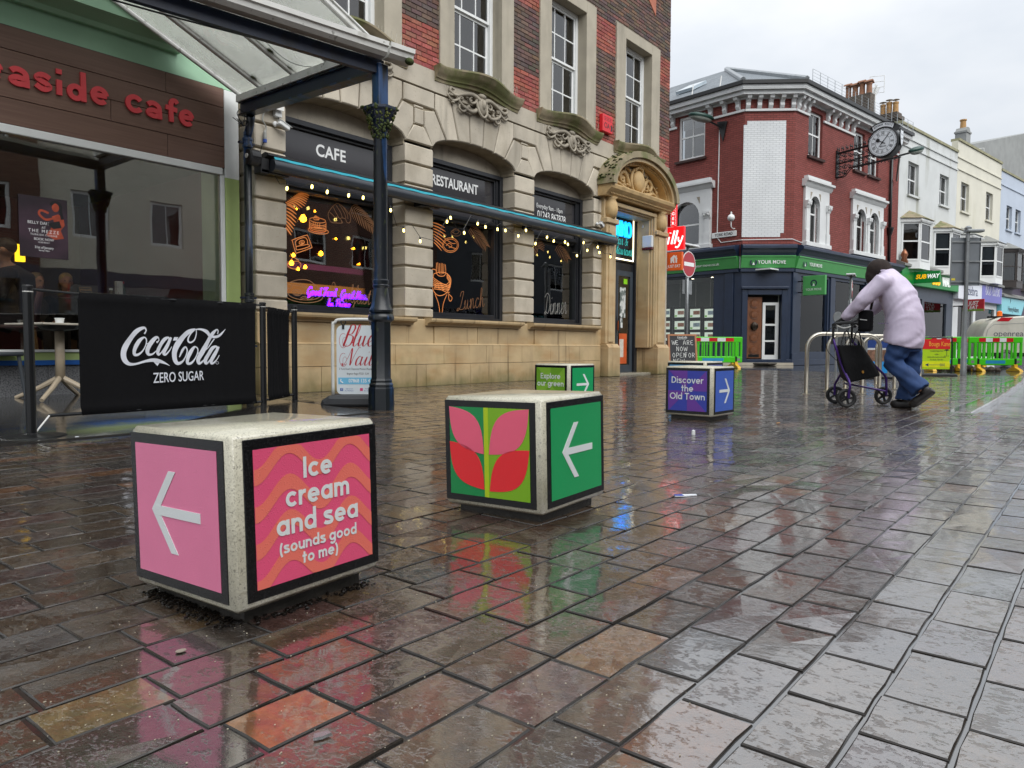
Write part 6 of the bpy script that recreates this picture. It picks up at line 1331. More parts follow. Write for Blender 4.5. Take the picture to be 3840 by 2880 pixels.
B('social_mark', mat('social_blue', '#3b5998', .5), na, -.185, -.155, -.0078, -.006, .155, .185); B('social_mark', mat('social_pink', '#c2386e', .5), na, .02, .05, -.0078, -.006, .155, .185); text('lettering', 'f', .03, plane_m((-.168, -.008, .17), *UXZ), m_wletter, na, ext=.0002, bold=.02)
for x_, s_ in ((-.09, 'Like us on'), (.11, 'Follow us')): text('lettering', s_, .018, plane_m((x_, -.0066, .178), *UXZ), mat('social_blue', '#3b5998'), na, ext=.0002); text('lettering', 'Blue Nails Bognor', .016, plane_m((x_, -.0066, .157), *UXZ), mat('social_blue', '#3b5998'), na, ext=.0002, sx=.8)
# ---------------------------------------------------------------- buildings across the junction
Q0 = Vector((27.425, 9.058, 0)); UA = -9.3; U_ = Vector((math.cos(rad(UA)), math.sin(rad(UA)), 0)); V_ = Vector((-U_.y, U_.x, 0))
P0 = Q0+U_*-1.274+V_*1.274
def loc_px(px, py, yo=0.0):
    "picture point -> local point on the plane yo behind the right hand frontage"
    p = PP(px, py, Q0+V_*yo, UA)-Q0; return Vector((p.dot(U_), p.dot(V_), p.z))
MR = Matrix.Identity(4)                                                    # right front: s -> x, depth -> y
ML = plane_m((-1.274, 1.274, 0), (0, 1, 0), (0, 0, 1)); ML = Matrix(((0, 1, 0, -1.274), (1, 0, 0, 1.274), (0, 0, 1, 0), (0, 0, 0, 1)))   # (s, depth, z)
c45 = math.sqrt(.5); MC = Matrix(((c45, c45, 0, -1.274), (-c45, c45, 0, 1.274), (0, 0, 1, 0), (0, 0, 0, 1)))
def wall(mb, s0, s1, z0, z1, holes, th, Mx):
    xs = sorted({s0, s1, *[h[0] for h in holes], *[h[1] for h in holes]}); zs = sorted({z0, z1, *[h[2] for h in holes], *[h[3] for h in holes]})
    for a, b in zip(xs, xs[1:]):
        run = None
        for c, d in zip(zs, zs[1:]):
            inside = any(h[0] < (a+b)/2 < h[1] and h[2] < (c+d)/2 < h[3] for h in holes)
            if not inside: run = (run[0], d) if run else (c, d)
            if (inside or d == zs[-1]) and run: mb.box(a, b, 0, th, run[0], run[1], M=Mx); run = None
    return mb
m_gf = glass_mat('far_window_glass', (.62, .65, .67), 1.5, extra=.03)
m_net = mat('pale_blind', '#c6c8c8', .9, .1, 6); m_dimr = mat('dim_room', '#22242a', .9)
def win(parent, Mx, s0, s1, z0, z1, meet=None, cols=1, rows=1, y=.10, m_=m_white, blind=None, fr=.06, name='window', sill=None):
    f = MB(); f.box(s0, s0+fr, y, y+.08, z0, z1, M=Mx).box(s1-fr, s1, y, y+.08, z0, z1, M=Mx).box(s0+fr, s1-fr, y, y+.08, z1-fr, z1, M=Mx).box(s0+fr, s1-fr, y-.02, y+.08, z0, z0+fr, M=Mx)
    parts = [(z0+fr, z1-fr)] if not meet else [(z0+fr, meet), (meet, z1-fr)]
    if meet: f.box(s0+fr, s1-fr, y+.01, y+.07, meet-.03, meet+.03, M=Mx)
    for c in range(1, cols): x_ = s0+fr+(s1-s0-2*fr)*c/cols; f.box(x_-.015, x_+.015, y+.015, y+.065, z0+fr, z1-fr, M=Mx)
    o = f.build(name, m_, parent)
    for a, b in parts: MB().box(s0+fr, s1-fr, y+.03, y+.04, a+.03*(a != z0+fr), b-.03*(b == meet), M=Mx).build('pane', m_gf, o)
    if blind: MB().box(s0+fr, s1-fr, y+.12, y+.13, z0+(z1-z0)*blind[0], z1, M=Mx).build('blind', blind[1], o)
    MB().box(s0, s1, y+.35, y+.37, z0, z1, M=Mx).build('room_backing', m_dimr, o)
    if sill: MB().box(s0-.08, s1+.08, -.10, y, z0-.09, z0-.002, M=Mx).build('sill', sill, o)
    return o
ym = thing('corner_shop_building', 'red brick corner building with white arched windows, slate roof and navy estate agent shopfront', 'building', Q0, rad(UA))
m_rbrick = brick_mat('painted_red_brick', hexc('#8c433c'), hexc('#7a372f'), hexc('#4a2622'))
m_rbrickd = brick_mat('painted_red_brick_chamfer', hexc('#8c433c'), hexc('#7a372f'), hexc('#4a2622'), diag=True); m_wbrick = brick_mat('white_painted_brick', hexc('#dcdfe0'), hexc('#d6d9db'), hexc('#b3b6b8'), diag=True, bump=.3, rough=.6)
m_slate = NT('wet_slate')
def _slate():
    t = m_slate; tc_ = t.n('ShaderNodeTexCoord'); sp = t.n('ShaderNodeSeparateXYZ'); t.l(tc_.outputs['Object'], sp.inputs[0]); cb = t.n('ShaderNodeCombineXYZ'); t.l(t.math('ADD', sp.outputs[0], sp.outputs[1]), cb.inputs[0]); t.l(t.math('MULTIPLY', sp.outputs[2], 2.1), cb.inputs[1])
    b = t.n('ShaderNodeTexBrick'); b.inputs['Scale'].default_value = 1; b.inputs['Brick Width'].default_value = .3; b.inputs['Row Height'].default_value = .22; b.inputs['Mortar Size'].default_value = .012
    b.inputs['Color1'].default_value = (*hexc('#4a535a'), 1); b.inputs['Color2'].default_value = (*hexc('#6d767c'), 1); b.inputs['Mortar'].default_value = (*hexc('#2c3136'), 1); t.l(cb.outputs[0], b.inputs['Vector'])
    t.bsdf(b.outputs['Color'], .42, t.bump(t.math('SUBTRACT', 1.0, b.outputs['Fac']), .8, .03)); return t.m
m_slate = _slate()
RW = [(.98, 2.08, 7.75, 9.42), (4.80, 5.80, 7.85, 9.42), (6.16, 7.20, 7.85, 9.42)]; RA = [(1.10, 1.86, 4.56, 6.30), (5.06, 5.94, 4.6, 6.34), (6.34, 7.22, 4.6, 6.34)]
LW = [(1.66, 2.88, 7.86, 9.55)]; LA = [(1.78, 2.95, 4.5, 6.26)]
wall(MB(), 0, 9.40, 4.0, 9.95, RW+RA, .3, MR).build('brick_wall', m_rbrick, ym); wall(MB(), 0, 1.802, 4.0, 9.95, [], .3, MC).build('brick_wall', m_rbrickd, ym); wall(MB(), 0, 9, 4.0, 9.95, LW+LA, .3, ML).build('brick_wall', m_rbrick, ym)
pn = MB(); pn.prism([(.0-.03, 4.66), (1.34, 4.66), (1.34, 4.80), (1.47, 4.80), (1.47, 8.81), (.09, 8.81), (.09, 8.67), (-.0-.03, 8.67)], 'y', -.012, .01, M=MC); pn.build('white_panel', m_wbrick, ym)
for i, h in enumerate(RW): win(ym, MR, *h, meet=(h[2]+h[3])/2+.02, cols=2, fr=.09, sill=mat('brown_sill', '#3a2420', .7), blind=(.2, m_net) if i < 2 else (.0, mat('tan_blind', '#8a6a4a', .8)))
win(ym, ML, *LW[0], meet=8.75, cols=2, fr=.1, sill=mat('brown_sill', '#3a2420'), blind=(.72, m_net))
m_sur = mat('white_painted_stucco', '#d2d4d4', .5, .05, 2, layers=[((2, 2, .6), .6, .8, '#a8aaa4', .4)])
def arch_surround(Mx, s0, s1, z0, z1, arches, hood):
    poly = [(s0, z0), (s0, z1), (s1, z1), (s1, z0)]
    for c, r, zs in arches[::-1]: poly += [(c+r, z0), (c+r, zs)]+[(c+r*math.cos(rad(q)), zs+r*math.sin(rad(q))) for q in range(12, 180, 12)]+[(c-r, zs), (c-r, z0)]
    sr = MB().prism(poly, 'y', -.09, .06, M=Mx).build('window_surround', m_sur, ym)
    MB().prism([(-.0, hood), (-.26, hood), (-.26, hood-.08), (-.18, hood-.12), (-.14, hood-.2), (-.10, hood-.26), (0, hood-.26)], 'x', s0-.12, s1+.12, M=Mx).build('hood', m_sur, sr)
    MB().box(s0+.02, s1-.02, -.16, 0, hood, hood+.13, M=Mx).build('hood_top', m_sur, sr); MB().box(s0-.05, s1+.05, -.2, .02, z0-.16, z0-.001, .01, M=Mx).build('sill', m_sur, sr)
    ps = [s0+.13]+[(arches[i][0]+arches[i+1][0])/2 for i in range(len(arches)-1)]+[s1-.13]
    for p in ps:
        w_ = .13; zc_ = arches[0][2]-.12
        MB().box(p-w_, p+w_, -.15, -.085, z0, z0+.42, M=Mx).build('plinth_block', m_sur, sr); MB().box(p-w_*.8, p+w_*.8, -.13, -.085, z0+.42, zc_, M=Mx).build('pilaster', m_sur, sr)
        k = MB(); k.prism([(-.085, zc_), (-.14, zc_), (-.17, zc_+.1), (-.22, zc_+.2), (-.22, zc_+.26), (-.085, zc_+.26)], 'x', p-w_*1.15, p+w_*1.15, M=Mx)
        for j in range(3): k.ball((p+(j-1)*.09, -.19, zc_+.14+.05*(j % 2)), (.05, .04, .06), 6, 4, M=Mx)
        k.build('capital', m_sur, sr)
    for j, (c, r, zs) in enumerate(arches):
        for q in (-1, 1): MB().prism([(c+q*(r+.02), zs+r+.12), (c+q*(r-.12), zs+r+.12), (c+q*(r+.02), zs+r-.14)], 'y', -.10, -.085, M=Mx).build('spandrel', m_carve, sr)
        win(ym, Mx, c-r, c+r, z0, zs+r, meet=zs-.25, y=.08, fr=.07, blind=(.0, m_net) if Mx is MR else None)
arch_surround(MR, .70, 2.60, 4.57, 6.58, [(1.48, .38, 5.92)], 6.84); arch_surround(MR, 4.66, 7.66, 4.6, 6.66, [(5.50, .44, 5.90), (6.78, .44, 5.90)], 6.92); arch_surround(ML, 1.30, 3.6, 4.55, 6.62, [(2.42, .62, 5.62)], 6.88)
# eaves, corbels, gutter and roof
out = [(-1.274-.42, 10), (-1.274-.42, 1.10), (-.17, -.42), (9.6, -.42)]
def eave(o1, o2, z0, z1, name, m_):
    pts = lambda o_: [Vector((-1.274-o_, 9)), Vector((-1.274-o_, 1.274-o_*.414)), Vector((-o_*.414, -o_)), Vector((9.55, -o_))]
    a, b = pts(o1), pts(o2); mb = MB()
    for i in range(3): mb.prism([tuple(a[i]), tuple(a[i+1]), tuple(b[i+1]), tuple(b[i])], 'z', z0, z1)
    return mb.build(name, m_, ym)
eave(-.05, .46, 9.80, 9.84, 'soffit', m_sur); eave(.34, .47, 9.84, 9.96, 'cornice', m_sur); eave(.06, .34, 9.66, 9.80, 'bed_mould', m_sur); eave(-.02, .06, 9.58, 9.66, 'bed_mould', m_sur); eave(.44, .56, 9.965, 10.09, 'gutter', m_black)
def corbel(Mx, s_):
    MB().prism([(-.0, 9.22), (-.07, 9.25), (-.12, 9.34), (-.10, 9.44), (-.16, 9.52), (-.26, 9.56), (-.30, 9.66), (-.28, 9.80), (0, 9.80)], 'x', s_-.075, s_+.075, M=Mx).build('corbel', m_sur, ym)
for Mx, ss, (a, b) in ((MR, (.12, .48, .84), (0, .98)), (MR, (2.4, 2.95, 3.5, 4.05, 4.6), (2.1, 4.8)), (MC, (.1, .5, .9, 1.3, 1.7), (0, 1.8)), (ML, (.25, .8, 1.4), (0, 1.64)), (ML, (3.1, 3.6), (2.92, 5)), (MR, (7.6, 8.2, 8.8), (7.3, 9.4))):
    for s_ in ss: corbel(Mx, s_)
    MB().box(a, b, -.07, .0, 9.14, 9.23, .01, M=Mx).build('string_band', m_sur, ym)
E_ = [(-1.274-.5, 11), (-1.274-.5, 1.07), (-.21, -.5), (9.6, -.5)]; AP = (4.38, 5.66, 13.2); V = [(*p, 10.06) for p in E_]+[AP, (9.6, 5.66, 13.2), (4.38, 11, 13.2), (9.6, 11, 10.06)]
rf = MB().add(V, [(0, 1, 4, 6), (1, 2, 4), (2, 3, 5, 4)]).build('roof', m_slate, ym)
for a, b in ((1, 4), (2, 4)): MB().tube([Vector(V[a])+Vector((0, 0, .05)), Vector(V[b])+Vector((0, 0, .05))], .10, 6).build('hip_tiles', mat('ridge_tile', '#8a8f92', .4, .2, 8), rf)
for k in range(6): 
    p = Vector((-1.8, 2.0+k*1.2, 10.0)); MB().tube([p, p+Vector((.1, 0, .5))], .02, 5).build('snow_guard', m_alu, rf)
sk = MB().box(0, 1.1, 0, .8, 0, .12).build('skylight', mat('skylight_glass', '#aebac2', .1), rf); sk.location = (0.0, 4.4, 10.99); sk.rotation_euler = (0, rad(-27.4), 0)
ms = MB()
for k in range(17): x_ = .2+k*.58; ms.tube([(x_, -.5, 10.08), (x_, -.5, 10.55)], .012, 4)
for z_ in (10.2, 10.32, 10.44, 10.55): ms.tube([(.2, -.5, z_), (9.5, -.5, z_)], .005, 4)
ms.build('gull_netting', mat('grey_wire', '#9aa0a4', .5), rf)
# shopfront
m_ynavy = mat('navy_shopfront_paint', '#1d2a40', .4, .12, 3, layers=[((3, 3, .5), .55, .8, '#2f3d55', .5)]); m_ygreen = mat('leaf_green_fascia', '#4fa058', .45, .05)
SW_R = [(.70, 2.86, .50, 3.30), (3.5, 6.2, .5, 3.3), (6.6, 9.0, .5, 3.3)]; SW_L = [(1.16, 3.9, .75, 3.32), (4.3, 7, .75, 3.32)]; DR = (.11, 1.70-.37, .09, 2.57)
wall(MB(), -.02, 9.4, 0, 3.54, SW_R, .25, MR).build('shopfront', m_ynavy, ym); wall(MB(), 0, 1.802, 0, 3.54, [(.22, 1.44, .09, 2.57)], .25, MC).build('shopfront', m_ynavy, ym); wall(MB(), 0, 9, 0, 3.54, SW_L, .25, ML).build('shopfront', m_ynavy, ym)
for Mx, a, b in ((MR, .10, 9.4), (MC, -.06, 1.86), (ML, .1, 9)):
    MB().prism([(-.10, 3.54), (-.22, 3.93), (-.24, 3.93), (-.24, 3.97), (-.0, 3.97), (0, 3.54)], 'x', a, b, M=Mx).build('fascia', m_ygreen, ym)
    MB().prism([(-.0, 3.975), (-.18, 3.975), (-.20, 4.05), (-.30, 4.16), (-.38, 4.22), (-.38, 4.30), (-.3, 4.36), (0, 4.40)], 'x', a, b, M=Mx).build('shop_cornice', m_ynavy, ym); MB().box(a, b, -.08, .0, 3.40, 3.53, .01, M=Mx).build('architrave', m_ynavy, ym); MB().box(a, b, -.06, .0, .0, .22, .01, M=Mx).build('plinth', m_ynavy, ym)
for Mx, s_ in ((MR, .2), (MR, 3.18), (MR, 6.4), (ML, .5), (ML, 4.1)): MB().box(s_-.18, s_+.18, -.05, 0, .22, 3.4, .015, M=Mx).build('pilaster', m_ynavy, ym); MB().box(s_-.21, s_+.21, -.08, 0, .0, .45, .01, M=Mx).build('pilaster_base', m_ynavy, ym)
m_sroom = mat('pale_office_wall', '#8d9893', .8, .05); 
for Mx, hs in ((MR, SW_R), (ML, SW_L)):
    for h in hs:
        MB().box(h[0], h[1], .10, .115, h[2], h[3], M=Mx).build('shop_pane', m_sglass, ym)
        for a, b in ((h[0], h[0]+.05), (h[1]-.05, h[1])): MB().box(a, b, .06, .14, h[2], h[3], M=Mx).build('pane_bar', m_ynavy, ym)
MB().box(.3, 9.2, 3.0, 3.05, .1, 3.5).build('office_wall', m_sroom, ym); MB().box(2.0, 2.05, 1.6, 9, .1, 3.5).build('office_wall', m_sroom, ym); MB().box(-1.0, 9.2, .3, 9, 3.45, 3.5).build('office_ceiling', m_offwhite, ym); MB().box(-1.0, 9.2, .3, 9, .05, .09).build('office_floor', mat('office_floor', '#4a4640', .6), ym)
for Mx, s_ in ((ML, 1.9), (ML, 2.8), (MR, 1.6), (MR, 4.5)): MB().lathe([(.05, 3.40), (.05, 3.44)], (s_, 1.0), 10, M=Mx).build('downlight', mat('downlight', '#fff4e0', .4, 0, emit=12, ecol='#fff0d0'), ym)
mD = mat('carved_oak_door', '#6b3f22', .45, .2, 9); dfm = MB(); dfm.box(.02, .22, -.07, .03, .09, 2.77, .012, M=MC).box(1.44, 1.64, -.07, .03, .09, 2.77, .012, M=MC).box(.22, 1.44, -.07, .03, 2.57, 2.77, .012, M=MC).box(-.02, 1.68, -.14, .03, 2.775, 2.87, .02, M=MC); dfm.build('door_surround', m_ynavy, ym)
dd = MB().box(.24, .78, .10, .16, .25, 2.5, .006, M=MC).build('oak_door_leaf', mD, ym)
for z_ in (.55, 1.0, 1.85, 2.25): MB().lathe([(.17, 0), (.16, .02), (.13, .015), (.12, .035), (.02, .04)], n=18, M=MC @ Matrix.Translation((.51, .10, z_)) @ Matrix.Rotation(rad(90), 4, 'X')).build('door_roundel', mD, dd)
MB().ball((.51, .06, 1.43), (.14, .06, .15), 12, 8, M=MC).build('lion_knocker', mat('bronze', '#2f2720', .35, .2, metal=.7), dd); MB().box(.32, .70, .09, .1, .30, .40, M=MC).build('letter_plate', m_black, dd)
wd = MB(); wd.box(.82, .92, .14, .2, .2, 2.3, M=MC).box(1.28, 1.40, .14, .2, .2, 2.3, M=MC).box(.92, 1.28, .14, .2, 2.2, 2.3, M=MC).box(.92, 1.28, .14, .2, .2, .38, M=MC).box(.92, 1.28, .14, .2, 1.45, 1.52, M=MC).box(.92, 1.28, .14, .2, .86, .92, M=MC); wd = wd.build('white_door_leaf', m_white, ym); MB().box(.92, 1.28, .165, .175, .38, 2.2, M=MC).build('pane', m_gf, wd)
MB().box(-.9, 1.9, -.02, .02, 0, .1, M=MC @ Matrix.Translation((0, -.05, 0))).build('doorstep', m_stone, ym); MB().box(.22, 1.44, .4, .42, .09, 2.57, M=MC).build('lobby_wall', m_dimr, ym)
def ymlogo(Mx, x_, z_, r_, m1=None, name='logo'):
    k = MB(); k.ribbon(arc(x_, z_, r_*.78, -60, 240, 22), r_*.42, Mx, .0); k.build(name, m_ynavy, ym); MB().prism([(x_-r_*.33, z_-r_*.75), (x_+r_*.33, z_-r_*.75), (x_, z_+r_*.1)], 'z', 0, .006, M=Mx).build('logo_cone', m_wletter, ym)
FM = lambda Mx, s_, z_, off=-.18: Mx @ Matrix.Translation((s_, off, z_)) @ Matrix.Rotation(rad(90), 4, 'X')
def FMo(Mx, s_, z_, off=-.18):
    if Mx is ML: return Mx @ Matrix.Translation((s_, off, z_)) @ Matrix(((-1, 0, 0, 0), (0, 0, -1, 0), (0, 1, 0, 0), (0, 0, 0, 1)))
    return FM(Mx, s_, z_, off)
text('lettering', 'YOUR MOVE', .19, FMo(MC, 1.02, 3.735), m_wletter, ym, bold=.012, sx=.92); ymlogo(FMo(MC, .37, 3.735), 0, 0, .13)
text('lettering', 'YOUR MOVE', .19, FMo(MR, 1.45, 3.735), m_wletter, ym, bold=.012, sx=.92); ymlogo(FMo(MR, .62, 3.735), 0, 0, .13); text('lettering', 'your-move.co.uk', .15, FMo(ML, 1.35, 3.735), m_wletter, ym, bold=.002)
def onL(px, py, off=0.0):
    p = PP(px, py, P0+Vector((U_.x, U_.y, 0))*off, UA+90)-P0; return p.dot(V_), p.z
m_card = mat('listing_print', '#cfe0cf', .5, .15, 3, emit=.35, ecol='#e8f2e4', layers=[((3, 3, 3), .5, .6, '#8fae9a', .6)]); k_ = 0
for (x_, y_, lb_) in [(x_, y_, '%s lit listing from the left in the %s row of the left shop window' % (o1, o2)) for y_, o2 in ((1035, 'top'), (1160, 'middle'), (1278, 'bottom')) for x_, o1 in ((95, 'first'), (243, 'second'), (405, 'third'), (557, 'fourth'))]:
    s_, z_ = onL(2460+x_*.3617, 800+y_*.3617, .45); s_2, _ = onL(2460+(x_+48)*.3617, 800, .45); hw = .23; c_ = Q0+U_*(-1.274+.45)+V_*(1.274+s_); k_ += 1
    t_ = thing('listing_card', lb_, 'display card', (c_.x, c_.y, z_), rad(UA), 'property listings in the shop window')
    B('frame', m_blackp, t_, 0, .03, -hw-.08, hw+.08, -.25, .25); B('print', m_card, t_, -.004, -.001, -hw, hw, -.165, .165); B('photo', mat('house_photo%d' % (k_ % 3), ('#a9745c', '#9fb0bd', '#b88a78')[k_ % 3], .5, .4, 9, emit=.15), t_, -.007, -.005, -hw*.95, hw*.35, -.06, .09); B('accent', mat('lime_print', '#6fbf2a', .5, 0, emit=.2), t_, -.007, -.005, hw*.5, hw*.95, -.14, -.08); MB().tube([(.015, 0, .2), (.015, 0, 3.45-z_)], .006, 4).build('cable', m_alu, t_)
for z_, lb_ in ((.95, 'lowest'), (1.62, 'middle'), (2.3, 'highest')):
    c_ = Q0+U_*1.15+V_*.5; t_ = thing('listing_card', '%s of the three listings in the window right of the navy door' % lb_, 'display card', (c_.x, c_.y, z_), rad(UA), 'property listings in the right shop window'); B('frame', m_blackp, t_, -.2, .2, 0, .03, -.27, .27); B('print', m_card, t_, -.15, .15, -.004, -.001, -.21, .21); B('accent', mat('lime_print', '#6fbf2a'), t_, -.14, .1, -.007, -.005, -.19, .0); MB().tube([(0, .015, .27), (0, .015, 3.45-z_)], .006, 4).build('cable', m_alu, t_)
hs = thing('hanging_sign', 'square green estate agent sign projecting from the navy shopfront', 'sign', Q0+U_*.45+V_*-.1, rad(UA)); B('box', m_ygreen, hs, -.06, .06, -.95, -.12, 2.55, 3.25, .01); B('bracket', m_black, hs, -.02, .02, -.14, .1, 3.05, 3.09); B('bracket', m_black, hs, -.02, .02, -.14, .1, 2.65, 2.69)
Ms = plane_m((-.0625, -.53, 2.95), (0, -1, 0), (0, 0, 1)); k = MB(); k.ribbon(arc(0, .03, .1, -60, 240, 20), .05, Ms, .0); k.build('logo', m_ynavy, hs); MB().prism([(-.04, -.07), (.04, -.07), (0, .04)], 'z', 0, .004, M=Ms).build('logo_cone', m_wletter, hs); text('lettering', 'YOUR MOVE', .12, Ms @ Matrix.Translation((0, -.2, .001)), m_wletter, hs, sx=.85)
# fittings on the corner building
sp_ = thing('street_nameplate', 'white cast nameplate reading YORK ROAD on the red brick', 'sign', Q0+U_*-1.30+V_*(1.274+.75), rad(UA)); Mn = plane_m((-.012, 0, 4.83), (0, -1, 0), (0, 0, 1)); B('plate', m_white, sp_, -.02, .02, -.52, .52, 4.73, 4.93, .01); text('lettering', 'YORK ROAD', .15, Mn @ Matrix.Translation((0, 0, .012)), m_blackp, sp_, bold=.015, sx=.86)
gl = thing('globe_lamp', 'small white globe lamp on a curved bracket above the street nameplate', 'lamp', Q0+U_*-1.31+V_*(1.274+.30), rad(UA)); MB().ball((-.25, 0, 5.36), .13, 14, 10).build('globe', m_white, gl, smooth=True); MB().tube(cat_rom([(0, 0, 5.0), (-.12, 0, 4.98), (-.24, 0, 5.05), (-.25, 0, 5.22)], 4), .018, 6).build('bracket', m_white, gl); MB().lathe([(.03, 5.48), (.03, 5.56), (.005, 5.58)], (-.25, 0), 8).build('finial', m_white, gl)
def lamp_head(t_, p, d, m_, L_=.95):
    p = Vector(p); d = Vector(d).normalized(); e = Vector((0, 0, 1)).cross(d).normalized(); Mx = Matrix((d, e, d.cross(e))).transposed().to_4x4(); Mx.translation = p
    V = []; n1, n2 = 10, 12
    MB().ball((L_*.5, 0, .06), (L_*.55, L_*.27, .12), 16, 8, M=Mx).build('hood', m_, t_, smooth=True); MB().ball((L_*.5, 0, .0), (L_*.46, L_*.22, .13), 16, 8, M=Mx).build('lens', mat('lamp_lens', '#8d948c', .25), t_, smooth=True)
m_lgreen = mat('green_lamp_paint', '#1c4038', .35, .1)
wl = thing('wall_street_lamp', 'green oval street lamp on a triangular wall bracket by the sash window', 'street lamp', Q0+U_*-1.30+V_*(1.274+.9), rad(UA)); MB().prism([(-.22, 8.95), (.22, 9.02), (-.05, 8.25)], 'x', -.04, .0).build('wall_plate', m_black, wl); MB().tube([(0, 0, 8.75), (-.45, .25, 8.95)], .035, 8).build('arm', m_black, wl); lamp_head(wl, (-.35, .2, 8.98), (-.9, .45, .12), m_lgreen)
wc = MB(); wc.tube([(-1.29, 2.3, 8.7), (-1.29, 2.32, 4.75), (-1.29, 2.15, 4.55), (-1.29, 1.3, 4.56), (-.03, .0, 4.58), (.7, -.02, 4.5)], .018, 5); wc.build('conduit', m_white, ym)
dpp = thing('drainpipe', 'black rainwater pipe down the right end of the red brick front', 'drainpipe', Q0+U_*8.38+V_*-.08, rad(UA)); MB().tube([(0, 0, 4.2), (0, 0, 9.9)], .06, 10).build('pipe', m_black, dpp, smooth=True); MB().lathe([(.07, 5.55), (.09, 5.6), (.16, 5.85), (.16, 5.9)], n=10).build('hopper', m_black, dpp)
# bracket clock
CB = Q0+U_*3.32; ck = thing('bracket_clock', 'round double faced clock on a scrolled black iron bracket, Bognor Regis over the dial', 'clock', CB, rad(UA-90)); # local x runs out from the wall
OUT = 1.8; CZ = 8.25; m_iron = mat('black_wrought_iron', '#0d0e10', .4, .15, 10)
MB().box(-.02, .04, -.10, .10, 7.26, 8.30).build('wall_plate', m_iron, ck); fr_ = MB()
for y_ in (-.07, .07):
    fr_.tube([(0, y_, 8.20), (1.3, y_, 8.30)], .022, 6).tube([(0, y_, 7.80), (1.3, y_, 7.92)], .016, 6).tube(cat_rom([(0, y_, 7.30), (.3, y_, 7.30), (.55, y_, 7.55), (.95, y_, 7.60), (1.4, y_, 7.62), (2.35, y_, 7.66)], 5), .02, 6)
fr_.build('bracket_frame', m_iron, ck)
for k in range(6):
    for j in range(4):
        x0, z0 = .12+k*.21, 7.42+j*.22
        if z0 < 7.5 and x0 > .5: continue
        for y_ in (-.06, .06): MB().tube([(x0+.095*math.cos(a_)*(1-.10*i), y_, z0+.095*math.sin(a_)*(1-.10*i)) for i, a_ in enumerate([m_*.75+k for m_ in range(9)])], .016, 5).build('scroll', m_iron, ck)
for k in range(9): x0 = 1.25+k*.12; MB().tube([(x0+.05*math.cos(a_), .0, 7.60+.05*math.sin(a_)) for a_ in [m_*.9 for m_ in range(6)]], .014, 5).build('scroll', m_iron, ck)
for k in range(8):
    x0 = .06+k*.165; z0 = 8.21+x0*.07
    for y_ in (-.07, .07): MB().tube([(x0, y_, z0), (x0, y_, z0+.12)], .013, 5).lathe([(.012, z0+.10), (.035, z0+.14), (.015, z0+.18), (.002, z0+.26)], (x0, y_), 6).build('finial', m_iron, ck)
R_ = .52; MY = Matrix.Translation((OUT, 0, CZ)) @ Matrix.Rotation(rad(90), 4, 'X')
MB().lathe([(R_*.98, -.22), (R_*1.06, -.20), (R_*1.07, .20), (R_*.98, .22)], n=40, M=MY).build('drum', m_iron, ck, smooth=False)
m_dial = mat('white_dial', '#d4d9de', .3, .02)
for sd_ in (-1, 1):
    Mf = Matrix.Translation((OUT, sd_*-.225 if False else -sd_*.225, CZ)) @ (Matrix.Rotation(rad(90), 4, 'X') if sd_ == 1 else Matrix.Rotation(rad(90), 4, 'X') @ Matrix.Rotation(math.pi, 4, 'Y'))
    dl = MB().lathe([(R_*.97, .0), (R_*.97, .004)], n=40, M=Mf).build('dial', m_dial, ck); mk = MB()
    mk.ribbon(arc(0, 0, R_*.93, 0, 360, 48)[:-1], R_*.09, Mf, .008, closed=True); mk.ribbon(arc(0, 0, R_*.78, 0, 360, 40)[:-1], R_*.012, Mf, .010, closed=True); mk.ribbon(arc(0, 0, R_*.50, 0, 360, 40)[:-1], R_*.018, Mf, .010, closed=True); mk.build('dial_rings', m_iron, dl)
    for k in range(60): MB().box(R_*.895, R_*.955, -R_*.03, R_*.03, .009, .0115, M=Mf @ Matrix.Rotation(rad(6*k), 4, 'Z')).build('minute_mark', m_dial, dl)
    for hh, rn in enumerate(('XII', 'I', 'II', 'III', 'IIII', 'V', 'VI', 'VII', 'VIII', 'IX', 'X', 'XI')): text('numeral', rn, R_*.30, Mf @ Matrix.Rotation(rad(-30*hh), 4, 'Z') @ Matrix.Translation((0, R_*.64, .006)), m_iron, dl, ext=.001, sx=.62, bold=.01)
    hd = MB(); hd.ribbon([(-.24*R_*math.sin(rad(38)), -.24*R_*math.cos(rad(38))), (.82*R_*math.sin(rad(38)), .82*R_*math.cos(rad(38)))], [R_*.05, R_*.035], Mf, .024, t=.006); hd.ribbon([(.22*R_*math.sin(rad(58)), -.22*R_*math.cos(rad(58))), (-.5*R_*math.sin(rad(60)), .5*R_*math.cos(rad(60)))], [R_*.06, R_*.04], Mf, .018, t=.006)
    hd.ball((-.36*R_*math.sin(rad(60)), .36*R_*math.cos(rad(60)), .02), (.07, .07, .008), 10, 4, M=Mf).lathe([(R_*.06, .01), (R_*.06, .03)], n=14, M=Mf); hd.build('hands', m_iron, dl); text('lettering', 'Falcon', R_*.20, Mf @ Matrix.Translation((0, -R_*.27, .006)), m_iron, dl, ext=.001, bold=.012, shear=.1)
    hp = MB(); ro, ri = R_*1.42, R_*1.10; a0, a1 = 58, 122
    hp.prism(arc(0, 0, ro, a0, a1, 16)+arc(0, 0, ri, a1+4, a0-4, 16), 'z', -.02, .0, M=Mf); hp.build('name_panel', m_dial, ck)
    for k, chh in enumerate('BOGNOR REGIS'):
        q = 118-k*5.1
        if chh != ' ': text('lettering', chh, R_*.19, Mf @ Matrix.Rotation(rad(q-90), 4, 'Z') @ Matrix.Translation((0, R_*1.25, .002)), m_iron, ck, ext=.001, bold=.01, sx=.85)
